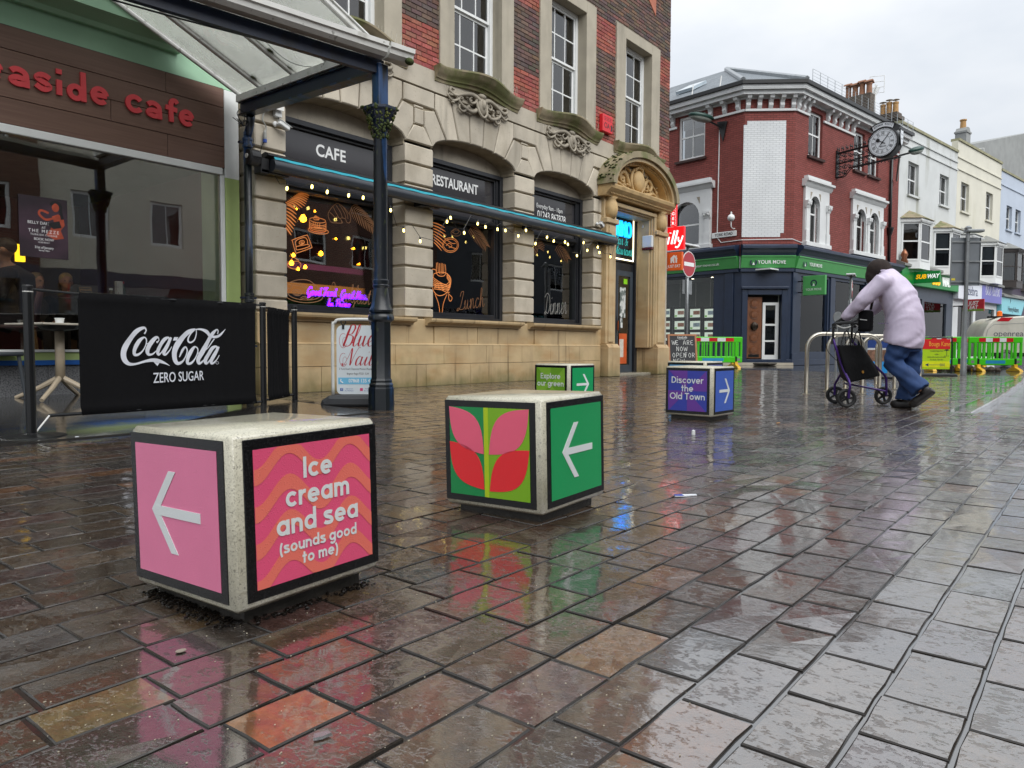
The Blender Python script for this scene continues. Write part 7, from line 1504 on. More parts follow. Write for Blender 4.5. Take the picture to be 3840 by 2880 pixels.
crn = MB(); ar = arc(0, 0, R_*1.46, 50, 130, 18); crn.prism(ar+arc(0, 0, R_*1.40, 130, 50, 18), 'z', -.24, .24, M=MY); crn.prism(arc(0, 0, R_*1.41, 52, 128, 18)+arc(0, 0, R_*1.0, 128, 52, 18), 'z', -.2, .2, M=MY); crn.build('crown', m_iron, ck)
sh = MB(); Msh = Matrix.Translation((OUT+R_*1.07, 0, CZ+.08)) @ Matrix.Scale(.62, 4) @ Matrix(((0, 0, 1, 0), (1, 0, 0, 0), (0, 1, 0, 0), (0, 0, 0, 1)))
sh.prism([(-.22, .55), (0, .50), (.22, .55), (.25, .1), (.15, -.35), (0, -.55), (-.15, -.35), (-.25, .1)], 'z', .0, .05, M=Msh); sh.build('shield', m_iron, ck); MB().prism([(-.18, .46), (0, .42), (.18, .46), (.2, .1), (.12, -.28), (0, -.44), (-.12, -.28), (-.2, .1)], 'z', .05, .055, M=Msh).build('shield_face', m_dial, ck); text('lettering', 'Est', .16, Msh @ Matrix.Translation((0, .2, .057)), m_iron, ck); text('lettering', '1997', .14, Msh @ Matrix.Translation((0, -.06, .057)), m_iron, ck)
l2 = thing('wall_street_lamp', 'green oval street lamp reaching out just right of the bracket clock', 'street lamp', Q0+U_*8.9+V_*-.1, rad(UA)); a_ = loc_px(3060+1650*.19, 440+755*.19, -1.6); b_ = loc_px(3060+1850*.19, 440+700*.19, -1.9); e_ = loc_px(3060+2120*.19, 440+640*.19, -2.2); o_ = Vector((8.9, -.1, 0)); MB().tube([Vector((0, 0, 8.0)), a_-o_, b_-o_], .04, 8).build('arm', m_black, l2); lamp_head(l2, b_-o_, e_-b_, m_lgreen, (e_-b_).length*1.0)
# chimneys
m_stk = brick_mat('sooty_stock_brick', hexc('#5d5248'), hexc('#4a4038'), hexc('#6f675c')); m_pot = mat('terracotta_pot', '#8a5f45', .7, .2, 8); m_poty = mat('buff_pot', '#a98250', .7, .15, 8)
def chimney(label, xa, xb, yo, dep, z0, z1, pots, m_p, hood):
    t_ = thing('chimney_stack', label, 'chimney', Q0+U_*((xa+xb)/2)+V_*(yo+dep/2), rad(UA)); hw = (xb-xa)/2
    MB().box(-hw, hw, -dep/2, dep/2, z0, z1).build('stack', m_stk, t_)
    if not hood: MB().box(-hw-.05, hw+.05, -dep/2-.05, dep/2+.05, z1, z1+.1).box(-hw-.12, hw+.12, -dep/2-.12, dep/2+.12, z1+.1, z1+.25).box(-hw-.03, hw+.03, -dep/2-.03, dep/2+.03, z1+.25, z1+.4).build('stack_cap', m_stk, t_)
    zt = z1 if hood else z1+.4
    for i in range(pots):
        y_ = -dep/2+dep*(i+.5)/pots; h_ = .50+.05*(i % 2)
        pt = MB().lathe([(.135, zt), (.125, zt+.1), (.115, zt+h_*.8), (.13, zt+h_*.85), (.13, zt+h_)], (0, y_), 12).build('chimney_pot', m_p, t_)
        if hood: MB().prism([(-.2+.4*j/8, zt+h_+.03+.11*math.sin(math.pi*j/8)) for j in range(9)]+[(.2-.4*j/8, zt+h_+.0+.07*math.sin(math.pi*j/8)) for j in range(9)], 'y', y_-.15, y_+.15).build('pot_hood', m_p, pt)
        else: MB().tube([(0, y_, zt+h_), (0, y_, zt+h_+.1)], .02, 5).lathe([(.16, zt+h_+.1), (.02, zt+h_+.15)], (0, y_), 12).build('pot_cowl', m_carve, pt)
def zpx(px, py, yo): return loc_px(px, py, yo)
pA = zpx(2980+430*.422, 200+400*.422, 4.2); pB = zpx(2980+705*.422, 200+350*.422, 1.6)
chimney('tall dark brick chimney with four hooded pots behind the red brick front', 9.0, 9.45, 1.17, 1.25, 9.5, 12.17, 4, m_pot, True)
chimney('capped dark brick chimney with three buff cowled pots left of the white house', 10.1, 10.6, .45, .85, 9.5, 10.98, 3, m_poty, False)
def aerial(label, p, h_):
    t_ = thing('tv_aerial', label, 'aerial', p, rad(UA+30)); MB().tube([(0, 0, 0), (0, 0, h_)], .03, 6).build('mast', m_alu, t_); k = MB(); k.tube([(-.5, 0, h_-.2), (1.0, 0, h_-.2)], .02, 5)
    for i in range(10): k.tube([(-.2+i*.12, -.2, h_-.2), (-.2+i*.12, .2, h_-.2)], .012, 4)
    for z_ in (-.55, -.3, -.05, .2): k.tube([(-.5, -.3, h_+z_), (-.5, .3, h_+z_)], .012, 4)
    k.tube([(-.5, -.3, h_-.55), (-.5, -.3, h_+.2)], .012, 4).tube([(-.5, .3, h_-.55), (-.5, .3, h_+.2)], .012, 4); k.build('antenna', m_alu, t_)
aerial('tall television aerial mast between the two brick chimneys', Q0+U_*10.3+V_*1.5+Vector((0, 0, 9.6)), 3.3); aerial('television aerial standing over the pale blue house', Q0+U_*24.6+V_*1.5+Vector((0, 0, 10.5)), 1.7)
# ---------------------------------------------------------------- terrace to the right
def house(name, label, x0, x1, ztop, m_, wins, bays, bayf=m_white, strings=(), mroof=None):
    t_ = thing(name, label, 'building', Q0+U_*x0, rad(UA)); w_ = x1-x0; hl = [(a-x0, b-x0, c, d) for a, b, c, d in wins]
    wall(MB(), .002, w_-.002, 4.4, ztop, hl, .3, MR).build('front_wall', m_, t_); MB().box(.002, w_-.002, .3, 8, 0, ztop-.3).build('house_body', m_, t_)
    MB().box(0, w_, -.06, .35, ztop-.001, ztop+.12).build('parapet_coping', mat('lichened_coping', '#8f8c70', .8, .2, 3), t_)
    for z_ in strings: MB().box(.004, w_-.004, -.05, .0, z_, z_+.06).build('string_band', m_, t_)
    for h in hl: win(t_, MR, *h, meet=(h[2]+h[3])/2, cols=2, y=.14, fr=.07, blind=(.45, m_net), sill=m_)
    for bx in bays:
        c = bx-x0; fw, sw, pr, z0, z1 = .62, 1.2, .62, 4.50, 6.45; B_ = [(-sw, 0), (-fw, -pr), (fw, -pr), (sw, 0)]; bay = MB().prism([(c+p, q) for p, q in B_], 'z', z0-.25, z0+.10).build('bay_base', bayf, t_); MB().prism([(c+p*1.06, q*1.1) for p, q in B_], 'z', z1-.12, z1+.05).build('bay_cornice', bayf, bay)
        for (p, q), (r, s_) in zip(B_, B_[1:]):
            d = Vector((r-p, s_-q, 0)); L_ = d.length; d.normalize(); Mw = Matrix(((d.x, -d.y, 0, c+p), (d.y, d.x, 0, q), (0, 0, 1, 0), (0, 0, 0, 1))); win(t_, Mw, .02, L_-.02, z0+.10, z1-.12, meet=(z0+z1)/2, y=.0, fr=.08, m_=bayf, blind=(.5, mat('tan_blind', '#8a6a4a')) if bx == bays[0] else (.4, m_net), name='bay_window')
        R1 = [(c+p*1.16, q*1.22) for p, q in B_]; V = [(*p, z1+.05) for p in R1]+[(c-.35, 0, z1+.5), (c+.35, 0, z1+.5)]
        MB().add(V, [(0, 1, 4), (1, 2, 5, 4), (2, 3, 5), (3, 2, 1, 0)]).build('bay_roof', mroof or m_sill, bay); dn = MB()
        for k in range(14): dn.box(c-.85+k*.125, c-.85+k*.125+.06, -pr*1.18, -pr*1.1, z1-.08, z1-.01)
        dn.build('bay_dentils', bayf, bay)
    return t_
m_h1 = mat('stained_white_stucco', '#c6c9c8', .65, .06, 1.2, layers=[((1.1, 1.1, .22), .52, .72, '#8f9080', .75), ((.6, .6, .15), .6, .78, '#757a62', .6)]); m_h2 = mat('cream_stucco', '#d0cdbe', .65, .05, 1.2, layers=[((.8, .8, .2), .6, .8, '#a9a688', .5)]); m_h3 = mat('pale_blue_stucco', '#b2bcca', .6, .05, 1.2, layers=[((.8, .8, .2), .6, .8, '#8d99ab', .5)])
h1 = house('white_terrace_house', 'streaked white stucco house with two mossy roofed bays over the green sandwich shop', 9.42, 16.80, 10.62, m_h1, [(10.43, 11.70, 7.66, 9.15), (14.40, 15.65, 7.72, 9.2)], (11.05, 15.05), strings=(9.72, 10.1)); h2 = house('cream_terrace_house', 'clean cream stucco house with white bays between the white and blue houses', 16.81, 24.10, 11.25, m_h2, [(17.45, 18.70, 7.78, 9.28), (21.5, 22.7, 7.8, 9.35)], (18.05, 22.05), strings=(9.8, 10.4), mroof=mat('grey_lead', '#7b7c78', .5))
m_dkf = mat('dark_brown_frame', '#2a211d', .4); h3 = house('blue_terrace_house', 'pale blue stucco house with dark framed bays at the right edge', 24.11, 36.0, 10.9, m_h3, [(25.3, 26.4, 7.7, 9.1), (27.1, 28.2, 7.7, 9.1)], (26.0, 30.0), bayf=m_dkf, strings=(10.1,), mroof=mat('grey_lead', '#7b7c78'))
gy = thing('grey_gable_building', 'tall plain grey rendered gable with a chimney rising behind the terrace', 'building', Q0+U_*19+V_*9, rad(UA)); g0 = loc_px(2980+1590*.422, 200+805*.422, 9)-Vector((19, 9, 0)); g1 = loc_px(2980+2038*.422, 200+715*.422, 9)-Vector((19, 9, 0)); sl_ = (g1.z-g0.z)/(g1.x-g0.x)
MB().prism([(g0.x-1.5, 0), (g0.x-1.5, g0.z-sl_*1.5-1.2), (g0.x, g0.z), (g1.x+14, g1.z+sl_*14), (g1.x+14, 0)], 'y', 0, 9).build('gable_wall', mat('grey_render', '#8b8d8b', .8, .12, 1), gy); q = g0.x-.75
MB().box(q-.55, q+.55, .2, 1.1, g0.z-3, g0.z+.85).box(q-.62, q+.62, .13, 1.17, g0.z+.85, g0.z+1.0).prism([(q-.55, g0.z+1.0), (q-.25, g0.z+1.35), (q+.25, g0.z+1.35), (q+.55, g0.z+1.0)], 'y', .2, 1.1).build('chimney', mat('grey_render', '#8b8d8b'), gy); MB().lathe([(.25, g0.z+1.3), (.22, g0.z+1.95), (.28, g0.z+2.0), (.28, g0.z+2.1)], (q, .65), 12).build('chimney_pot', m_poty, gy)
# shopfronts under the terrace
def shopfront(par, x0, x1, zf0, zf1, m_f, m_s, wins, proj=.25):
    w_ = x1-x0; MB().box(.01, w_-.01, -proj, .0, zf0, zf1, .01).build('fascia', m_f, par); wall(MB(), .01, w_-.01, 0, zf0, [(a-x0, b-x0, c, d) for a, b, c, d in wins], .28, MR).build('shopfront', m_s, par); MB().box(.01, w_-.01, .0, .28, zf0, 4.4).build('fascia_backing', m_s, par); MB().prism([(-proj-.12, zf1+.12), (-proj-.12, zf1+.02), (0, zf1+.02), (0, zf1+.3)], 'x', 0, w_).build('fascia_lead', mat('grey_lead', '#7b7c78'), par)
    for a, b, c, d in wins: MB().box(a-x0, b-x0, .08, .09, c, d).build('shop_pane', m_sglass, par)
m_sub = mat('green_shop_fascia', '#0f7a36', .4, .04, emit=.08, ecol='#0a8030'); m_slt = mat('slate_grey_paint', '#434b57', .5, .1)
shopfront(h1, 9.42, 16.80, 3.55, 4.32, m_sub, m_slt, [(10.2, 12.6, .5, 3.0), (12.9, 15.9, .5, 2.9)])
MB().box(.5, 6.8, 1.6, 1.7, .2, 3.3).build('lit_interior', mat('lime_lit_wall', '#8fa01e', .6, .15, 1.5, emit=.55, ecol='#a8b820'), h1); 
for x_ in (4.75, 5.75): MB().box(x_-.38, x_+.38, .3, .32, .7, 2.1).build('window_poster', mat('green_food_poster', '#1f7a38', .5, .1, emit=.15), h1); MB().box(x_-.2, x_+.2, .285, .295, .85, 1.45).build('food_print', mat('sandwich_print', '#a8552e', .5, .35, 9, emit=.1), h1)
MB().box(4.6, 5.5, .5, .55, 2.2, 2.6, .02).build('lit_open_sign', mat('lit_open', '#d8ffe8', .4, 0, emit=5, ecol='#c8ffdc'), h1)
m_yel = mat('yellow_lit_letter', '#ffc21e', .4, 0, emit=.35, ecol='#ffb000'); m_wl2 = mat('white_lit_letter2', '#ffffff', .4, 0, emit=.25, ecol='#ffffff')
Mf_ = lambda x_, z_, off: Matrix.Translation((x_, off, z_)) @ Matrix.Rotation(rad(90), 4, 'X')
text('lettering', 'SUB', .62, Mf_(4.15, 3.90, -.27), m_yel, h1, bold=.012, ext=.02, sx=.9, shear=.15); text('lettering', 'WAY', .62, Mf_(5.55, 3.90, -.27), m_wl2, h1, bold=.012, ext=.02, sx=.82, shear=.15)
ss = thing('hanging_sign', 'green projecting sandwich shop sign with yellow and white letters', 'sign', Q0+U_*10.9+V_*-.1, rad(UA)); B('box', m_sub, ss, -.07, .07, -1.22, -.15, 3.62, 4.14, .01); B('bracket', m_black, ss, -.02, .02, -.2, .3, 4.1, 4.16); Ms = plane_m((-.073, -.68, 3.9), (0, -1, 0), (0, 0, 1)) @ Matrix.Scale(.78, 4); text('lettering', 'SUB', .34, Ms @ Matrix.Translation((-.31, 0, 0)), m_yel, ss, bold=.03, shear=.2, sx=.95, ext=.004); text('lettering', 'WAY', .34, Ms @ Matrix.Translation((.33, 0, 0)), m_wl2, ss, bold=.03, shear=.2, sx=.8, ext=.004)
shopfront(h2, 16.81, 24.10, 3.22, 4.15, mat('white_fascia', '#d8dce4', .4, .03), m_offwhite, [(17.6, 18.6, .6, 2.9), (18.9, 20.0, .2, 2.9), (20.4, 23.7, .6, 2.9)])
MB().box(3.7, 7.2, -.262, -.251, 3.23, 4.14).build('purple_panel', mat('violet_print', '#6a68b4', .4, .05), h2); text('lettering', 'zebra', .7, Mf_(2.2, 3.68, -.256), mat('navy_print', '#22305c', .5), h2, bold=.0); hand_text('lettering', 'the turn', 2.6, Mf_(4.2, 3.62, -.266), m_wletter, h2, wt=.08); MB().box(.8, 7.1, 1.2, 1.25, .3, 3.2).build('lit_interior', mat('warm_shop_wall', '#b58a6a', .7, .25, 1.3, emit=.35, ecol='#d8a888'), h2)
shopfront(h3, 24.11, 36.0, 2.70, 3.66, mat('aqua_fascia', '#7fc4cf', .4, .03), mat('plum_shopfront', '#3a2f42', .5), [(24.6, 29, .6, 2.5), (29.5, 35, .6, 2.5)]); text('lettering', 'HenryAdams', .42, Mf_(2.3, 3.0, -.256), mat('dark_print', '#26303a', .5), h3, bold=.01); MB().prism([(4.0, 2.71), (4.8, 3.65), (11.8, 3.65), (11.8, 2.71)], 'y', -.262, -.251).build('plum_panel', mat('plum_shopfront', '#3a2f42'), h3); MB().prism([(1.6, 3.35), (1.75, 3.5), (1.6, 3.6), (1.66, 3.48)], 'y', -.262, -.251).build('leaf_mark', mat('dark_print', '#26303a'), h3)
je = thing('delivery_sign', 'small red JUST EAT sign projecting beside the sandwich shop', 'sign', Q0+U_*16.9+V_*-.1, rad(UA)); B('box', mat('red_delivery', '#b3222e', .45), je, -.05, .05, -1.3, -.35, 2.55, 3.15, .01); B('stripe', mat('green_stripe', '#6f8f3a', .5), je, -.052, -.05, -1.3, -.35, 2.55, 2.66); B('bracket', m_black, je, -.02, .02, -.4, .1, 2.8, 2.86); Ms = plane_m((-.053, -.83, 2.95), (0, -1, 0), (0, 0, 1)); text('lettering', 'JUST', .26, Ms, m_wletter, je, bold=.02, shear=.2, sx=.8); text('lettering', 'EAT', .26, Ms @ Matrix.Translation((0, -.22, 0)), m_wletter, je, bold=.02, shear=.2, sx=.8)
ur = thing('lidded_urn', 'copper coloured lidded urn on the ledge over the sandwich shop', 'urn', Q0+U_*9.75+V_*-.2+Vector((0, 0, 4.4)), rad(UA)); MB().lathe([(.12, 0), (.18, .1), (.1, .3), (.16, .45), (.12, .55), (.03, .7)], n=14).build('urn_body', mat('copper', '#8a5a40', .3, .1, metal=.6), ur, smooth=True); fp = thing('flower_pot', 'red clay flowerpot on the ledge right of the copper urn', 'flower pot', Q0+U_*10.95+V_*-.2+Vector((0, 0, 4.4)), rad(UA)); MB().lathe([(.22, 0), (.3, .35), (.32, .36), (.32, .42)], n=14).build('pot', mat('red_clay', '#7a2e2a', .7), fp); MB().lathe([(.28, .40), (.05, .415)], n=14).build('soil', m_dark, fp)
# ---------------------------------------------------------------- signs, stands, boards and barriers to the right
m_galv = mat('galvanised_steel', '#8b8f91', .42, .12, 8, metal=.45, layers=[((6, 6, 2), .55, .75, '#5f6366', .5)]); m_ss = mat('brushed_stainless', '#b9b4a8', .28, .06, 10, metal=.85)
def no_entry(label, px, py, depth, dia, face_ang, lum=True, plate=True):
    c = PD(px, py, depth); t_ = thing('no_entry_sign', label, 'road sign', (c.x, c.y, 0), rad(face_ang+90), group='no entry signs'); h_ = c.z; r = dia/2   # local -y is the face
    MB().tube([(0, .05, 0), (0, .05, h_+r+.15)], .045, 12).build('pole', m_galv, t_, smooth=True); Mx = Matrix.Translation((0, -.0, h_)) @ Matrix.Rotation(rad(90), 4, 'X')
    MB().lathe([(r, -.015), (r, 0)], n=32, M=Mx).build('rim', m_wletter, t_); MB().lathe([(r*.94, 0), (r*.94, .003)], n=32, M=Mx).build('disc', mat('sign_red', '#a82a36', .35, .04), t_); MB().box(-r*.76, r*.76, -r*.15, r*.15, .003, .005, M=Mx).build('bar', m_wletter, t_)
    if lum: MB().box(-.45, .45, -.1, .2, h_+r+.15, h_+r+.21, .02).build('light_box', m_offwhite, t_)
    if plate: MB().box(-.2, .35, .09, .11, h_-r-.5, h_-r-.08).build('back_plate', m_galv, t_)
    return t_
no_entry('red no entry disc on a tall pole by the restaurant corner', 2584, 991, 22.2, .77, 266)
no_entry('faded no entry disc far off beside the stooping walker', 3196, 1085, 26.2, .64, 282)
# chalk board
cb = PG(2460+.3617*265, 1386); ch = thing('chalk_board', 'wooden framed chalkboard reading WE ARE NOW OPEN FOR', 'sign', (19.35, 9.43, 0), rad(-48)); m_wood = mat('pine_frame', '#a06a44', .6, .15, 10); m_chk = mat('chalkboard', '#24262a', .7, .12, 3)
for sg in (-1, 1):
    Mx = Matrix.Translation((0, sg*.22, 0)) @ Matrix.Rotation(rad(sg*12), 4, 'X'); 
    MB().box(-.36, .36, -.012, .012, .16, .98, M=Mx).build('board', m_chk, ch)
    f = MB(); f.box(-.41, -.36, -.02, .02, 0, 1.03, M=Mx).box(.36, .41, -.02, .02, 0, 1.03, M=Mx).box(-.36, .36, -.02, .02, .98, 1.03, M=Mx).box(-.36, .36, -.02, .02, .12, .16, M=Mx); f.build('frame', m_wood, ch)
Mx = Matrix.Translation((0, -.22, 0)) @ Matrix.Rotation(rad(-12), 4, 'X') @ plane_m((0, -.0125, 0), (1, 0, 0), (0, 0, 1)); m_chalk = mat('chalk', '#c9ccc9', .8)
def scrawl(strokes, x_, z_, s_):
    mb = MB()
    for k, st in enumerate(strokes): mb.ribbon([(x_+p*s_, z_+q*s_) for p, q in cat_rom(st, 3)], .012, Mx, .0006+.0003*(k % 3))
    mb.build('chalk_writing', m_chalk, ch)
LTR = {'W': [[(0, 1), (.2, 0), (.4, .8), (.6, 0), (.8, 1)]], 'E': [[(.55, .95), (.15, .95), (.05, .5), (.15, .05), (.6, .05)], [(.1, .5), (.45, .5)]], 'A': [[(0, 0), (.3, 1), (.6, 0)], [(.12, .4), (.48, .4)]], 'R': [[(.08, 0), (.08, 1)], [(.08, 1), (.5, .9), (.45, .55), (.08, .5)], [(.2, .5), (.55, 0)]], 'N': [[(.05, 0), (.08, 1)], [(.08, 1), (.5, 0)], [(.5, 0), (.55, 1)]], 'O': [[(.3, 1), (.05, .5), (.3, 0), (.58, .5), (.3, 1)]], 'P': [[(.08, 0), (.1, 1)], [(.1, 1), (.55, .9), (.5, .5), (.1, .45)]], 'F': [[(.1, 0), (.1, 1), (.55, 1)], [(.1, .55), (.45, .55)]]}
for s_, x_, z_ in (('WE', -.30, .72), ('ARE', .02, .72), ('NOW', -.18, .54), ('OPEN', -.30, .36), ('FOR', .05, .36), ('NEW', -.28, .19)):
    for k, c in enumerate(s_): scrawl(LTR[c], x_+k*.105, z_, .13)
hand_text('logo', 'Coca', .14, Mx @ Matrix.Translation((-.14, .91, .0006)), m_chalk, ch, wt=.16, thick=.1); hand_text('logo', 'Cola', .14, Mx @ Matrix.Translation((.0, .91, .0006)), m_chalk, ch, wt=.16, thick=.1); text('lettering', 'ZERO SUGAR', .035, Mx @ Matrix.Translation((0, .885, .0006)), m_chalk, ch, ext=.0003)
# bicycle stands
for k, lab in enumerate(('nearest steel bicycle stand, beside the walking frame', 'second steel bicycle stand behind the nearest one', 'third steel bicycle stand counted from the camera', 'fourth steel bicycle stand counted from the camera', 'fifth and farthest steel bicycle stand behind the stooping person')):
    a_ = Vector((10.34+.88*k, 3.19-.02*k, 0)); t_ = thing('bicycle_stand', lab, 'bicycle stand', a_, math.atan2(-.58, .54), group='steel bicycle stands'); L_ = .79; pts = [(0, 0, -.05), (0, 0, .62)]+[(.2-.2*math.cos(rad(q)), 0, .62+.2*math.sin(rad(q))) for q in range(15, 91, 15)]+[(L_-.2+.2*math.sin(rad(q)), 0, .62+.2*math.cos(rad(q))) for q in range(0, 91, 15)]+[(L_, 0, -.05)]
    MB().tube(pts, .0265, 12).build('hoop', m_ss, t_, smooth=True)
    for x_ in (0, L_): MB().lathe([(.05, 0), (.05, .006), (.03, .01)], (x_, 0), 14).build('floor_flange', m_ss, t_)
rs2 = PD(3142, 1190, 14.5); t_ = thing('round_plate_sign', 'small round brown sign back just left of the gloved hand', 'sign', (rs2.x, rs2.y, 0), rad(-30)); MB().lathe([(.11, -.01), (.11, .0)], n=22, M=Matrix.Translation((0, 0, rs2.z)) @ Matrix.Rotation(rad(90), 4, 'X')).build('plate', mat('brown_back', '#6f6258', .5), t_); MB().lathe([(.113, .0), (.113, .004), (.1, .004)], n=22, M=Matrix.Translation((0, 0, rs2.z)) @ Matrix.Rotation(rad(90), 4, 'X')).build('rim', m_galv, t_); MB().tube([(0, .02, 0), (0, .02, rs2.z)], .02, 8).build('post', m_galv, t_)
# cocktail bar board, flyer board
kb_ = thing('bar_board', 'red and lime pavement board reading Kane with a palm tree and arrow', 'sign', (19.40, 3.02, 0), rad(-51)); fr_ = [(-.42, 0, .02), (-.42, 0, .80), (-.36, 0, .88), (.2, 0, .88), (.27, 0, .82), (.28, 0, .02)]
MB().tube(cat_rom(fr_, 4), .018, 8).build('frame', m_blackp, kb_); MB().prism([(-.55, 0), (.35, 0), (.3, .06), (-.5, .06)], 'y', -.16, .16, c=.015).build('base', mat('grey_rubber', '#2e3033'), kb_)
MB().box(-.40, .23, -.008, .008, .16, .85).build('panel', mat('lime_print_board', '#a9cc1c', .45, .06), kb_); MB().box(-.40, .23, -.011, -.008, .62, .85).build('red_field', mat('bright_red_print', '#cc2222', .45, .05), kb_); MB().box(-.40, .23, -.0105, -.0082, .20, .34).build('yellow_field', mat('yellow_print', '#d6dc1a', .45), kb_)
text('lettering', 'Bouga Kane', .155, plane_m((.225, -.012, .735), *UXZ), mat('gold_letter', '#e8a83a', .5), kb_, align='RIGHT', sx=.66); m_dkp = mat('dark_print', '#26303a'); pa = MB(); pm_ = plane_m((.15, -.0115, .47), *UXZ)
pa.ribbon([(0, 0), (.005, .06), (0, .11)], .010, pm_, .0004); 
for q in (20, 55, 90, 130, 165): pa.ribbon(cat_rom([(0, .11), (.035*math.cos(rad(q)), .11+.03*math.sin(rad(q))+.01), (.065*math.cos(rad(q)), .105+.02*math.sin(rad(q)))], 3), .010, pm_, .0006)
pa.ribbon([(-.06, -.005), (.06, -.005)], .006, pm_, .0005); pa.build('palm_print', m_dkp, kb_)
for z_, s_ in ((.58, 'Cocktail happy hour'), (.50, 'coffee'), (.44, 'homemade snacks and meals'), (.38, 'live music   Rum Bar')): text('lettering', s_, .045, plane_m((-.08, -.0115, z_), *UXZ), m_dkp, kb_, ext=.0003, sx=.8, shear=.2)
ar = MB(); ar.ribbon([(-.3, .26), (.12, .26)], .008, plane_m((0, -.0115, 0), *UXZ), .0004); ar.prism([(-.34, .26), (-.25, .30), (-.27, .26), (-.25, .22)], 'y', -.0118, -.0108)
for k in range(4): ar.ribbon([(.02+k*.03, .295), (.0+k*.03, .26), (.02+k*.03, .225)], .008, plane_m((0, -.0115, 0), *UXZ), .0008)
ar.build('arrow_print', mat('navy_print', '#22305c'), kb_)
fb = PG(3321, 1398); t_ = thing('flyer_board', 'narrow blue and white flyer board half hidden behind the jeans', 'sign', (16.6, 3.75, 0), rad(-51)); B('panel', mat('white_flyer', '#c9cdd0', .45), t_, -.17, .25, -.012, .012, .12, .80); B('top_band', mat('flyer_navy', '#1d3a78', .45), t_, -.17, .25, -.015, -.012, .64, .80); B('photo_band', mat('flyer_photo', '#7a5a48', .5, .5, 14), t_, -.17, .25, -.015, -.012, .36, .60); B('bottom_band', mat('flyer_blue', '#1f86c8', .45), t_, -.17, .25, -.015, -.012, .12, .36); text('lettering', 'Call 07', .09, plane_m((.0, -.016, .2), *UXZ), m_wletter, t_, ext=.0004); B('foot', m_blackp, t_, -.25, .33, -.18, .18, 0, .06, .02); MB().tube([(-.19, 0, .05), (-.19, 0, .84), (.27, 0, .84), (.27, 0, .05)], .015, 8).build('frame', m_galv, t_)
# tall sign pole
tp = thing('sign_pole', 'tall grey steel pole carrying the plain back of a large sign', 'road sign', (20.42, 2.68, 0), rad(-51)); smooth_by_angle(MB().lathe([(.068, 0), (.068, .22), (.064, .23), (.064, .86), (.05, .93), (.047, 1.0), (.043, 3.36), (.043, 3.4)], n=18).build('pole', m_galv, tp), 30); B('sign_back', mat('grey_sign_back', '#6b7075', .5, .06), tp, -.34, .34, .066, .078, 2.13, 3.26, .01)
for z_ in (2.22, 2.70, 3.16): B('clamp_rail', m_galv, tp, -.34, .34, .043, .066, z_-.02, z_+.02)
for s_ in (-.345, .34): B('sign_edge', m_galv, tp, s_, s_+.006, .045, .085, 2.13, 3.26)
B('sticker', mat('yellow_sticker', '#c8b83a', .5), tp, -.32, -.23, .062, .0655, 2.25, 2.30); MB().box(-.06, .34, -.1, .1, 3.37, 3.44, .02).lathe([(.07, 3.42), (.08, 3.48), (.03, 3.52)], n=12).build('luminaire', m_galv, tp)
for z_ in (2.22, 2.70, 3.16): MB().tube([(.046*math.cos(q), .046*math.sin(q), z_) for q in [k*.628 for k in range(10)]], .006, 5, closed=True).build('clamp', m_galv, tp)
# green pedestrian barriers
m_gb = mat('lime_green_plastic', '#45c01c', .35, .05, 5); m_refr = mat('red_reflector', '#c01e28', .3); m_refw = mat('white_reflector', '#d5d8d8', .3); m_foot = mat('yellow_foot', '#d0a21e', .5, .15, 8)
def gbarrier(label, A, Bp, slats=8):
    A, Bp = Vector((A[0], A[1], 0)), Vector((Bp[0], Bp[1], 0)); d = Bp-A; L_ = d.length; t_ = thing('pedestrian_barrier', label, 'barrier', A, math.atan2(d.y, d.x), group='green pedestrian barriers'); y0, y1 = -.03, .03
    MB().box(0, L_, y0, y1, .80, .97, .02).build('top_rail', m_gb, t_); MB().box(0, L_, y0, y1, .17, .36, .02).build('bottom_rail', m_gb, t_)
    for a, b in ((0, .07), (.16, .24), (L_-.24, L_-.16), (L_-.07, L_)): MB().box(a, b, y0, y1, .35, .81, .015).build('upright', m_gb, t_)
    for i in range(slats): x_ = .30+(L_-.60)*i/(slats-1); MB().box(x_-.022, x_+.022, y0+.005, y1-.005, .35, .81, .008).build('slat', m_gb, t_)
    n_ = 5; a, b = .28, L_-.28
    for sd_ in (-1, 1):
        for i in range(n_): MB().box(a+(b-a)*i/n_, a+(b-a)*(i+1)/n_-.002, sd_*.0305, sd_*.034, .83, .94).build('reflector', m_refr if i % 2 == 0 else m_refw, t_)
        MB().box(L_*.32, L_*.68, sd_*.0305, sd_*.0325, .22, .31).build('label_panel', mat('blue_label', '#2a86b8', .4), t_)
        for x_ in (.12, L_-.12): MB().box(x_-.045, x_+.045, sd_*.0305, sd_*.0325, .23, .31).build('grey_tab', m_galv, t_)
    for x_ in (.28, L_-.2): MB().prism([(-.30, 0), (.30, 0), (.26, .05), (.07, .12), (.06, .20), (-.06, .20), (-.07, .12), (-.26, .05)], 'x', x_-.05, x_+.05, c=.008).build('foot', m_foot, t_); MB().box(x_-.03, x_+.03, y0-.004, y1+.004, .17, .36).build('foot_clip', m_blackp, t_)
    return t_
gbarrier('lime green plastic barrier left of the navy shop door', (21.15, 10.25), (22.46, 8.90)); gbarrier('lime green plastic barrier second in line behind the one by the shop door', (21.95, 10.45), (23.3, 9.35)); gbarrier('lime green barrier at the right in front of the white van', (24.24, 3.08), (25.22, 1.90)); gbarrier('lime green barrier partly behind the tall sign pole', (23.55, 4.15), (24.22, 3.12), 5)
gbarrier('lime green barrier on the far side of the roadworks by the white van', (25.6, 3.9), (26.3, 2.75), 6)
rub = MB(); rr_ = random.Random(6)
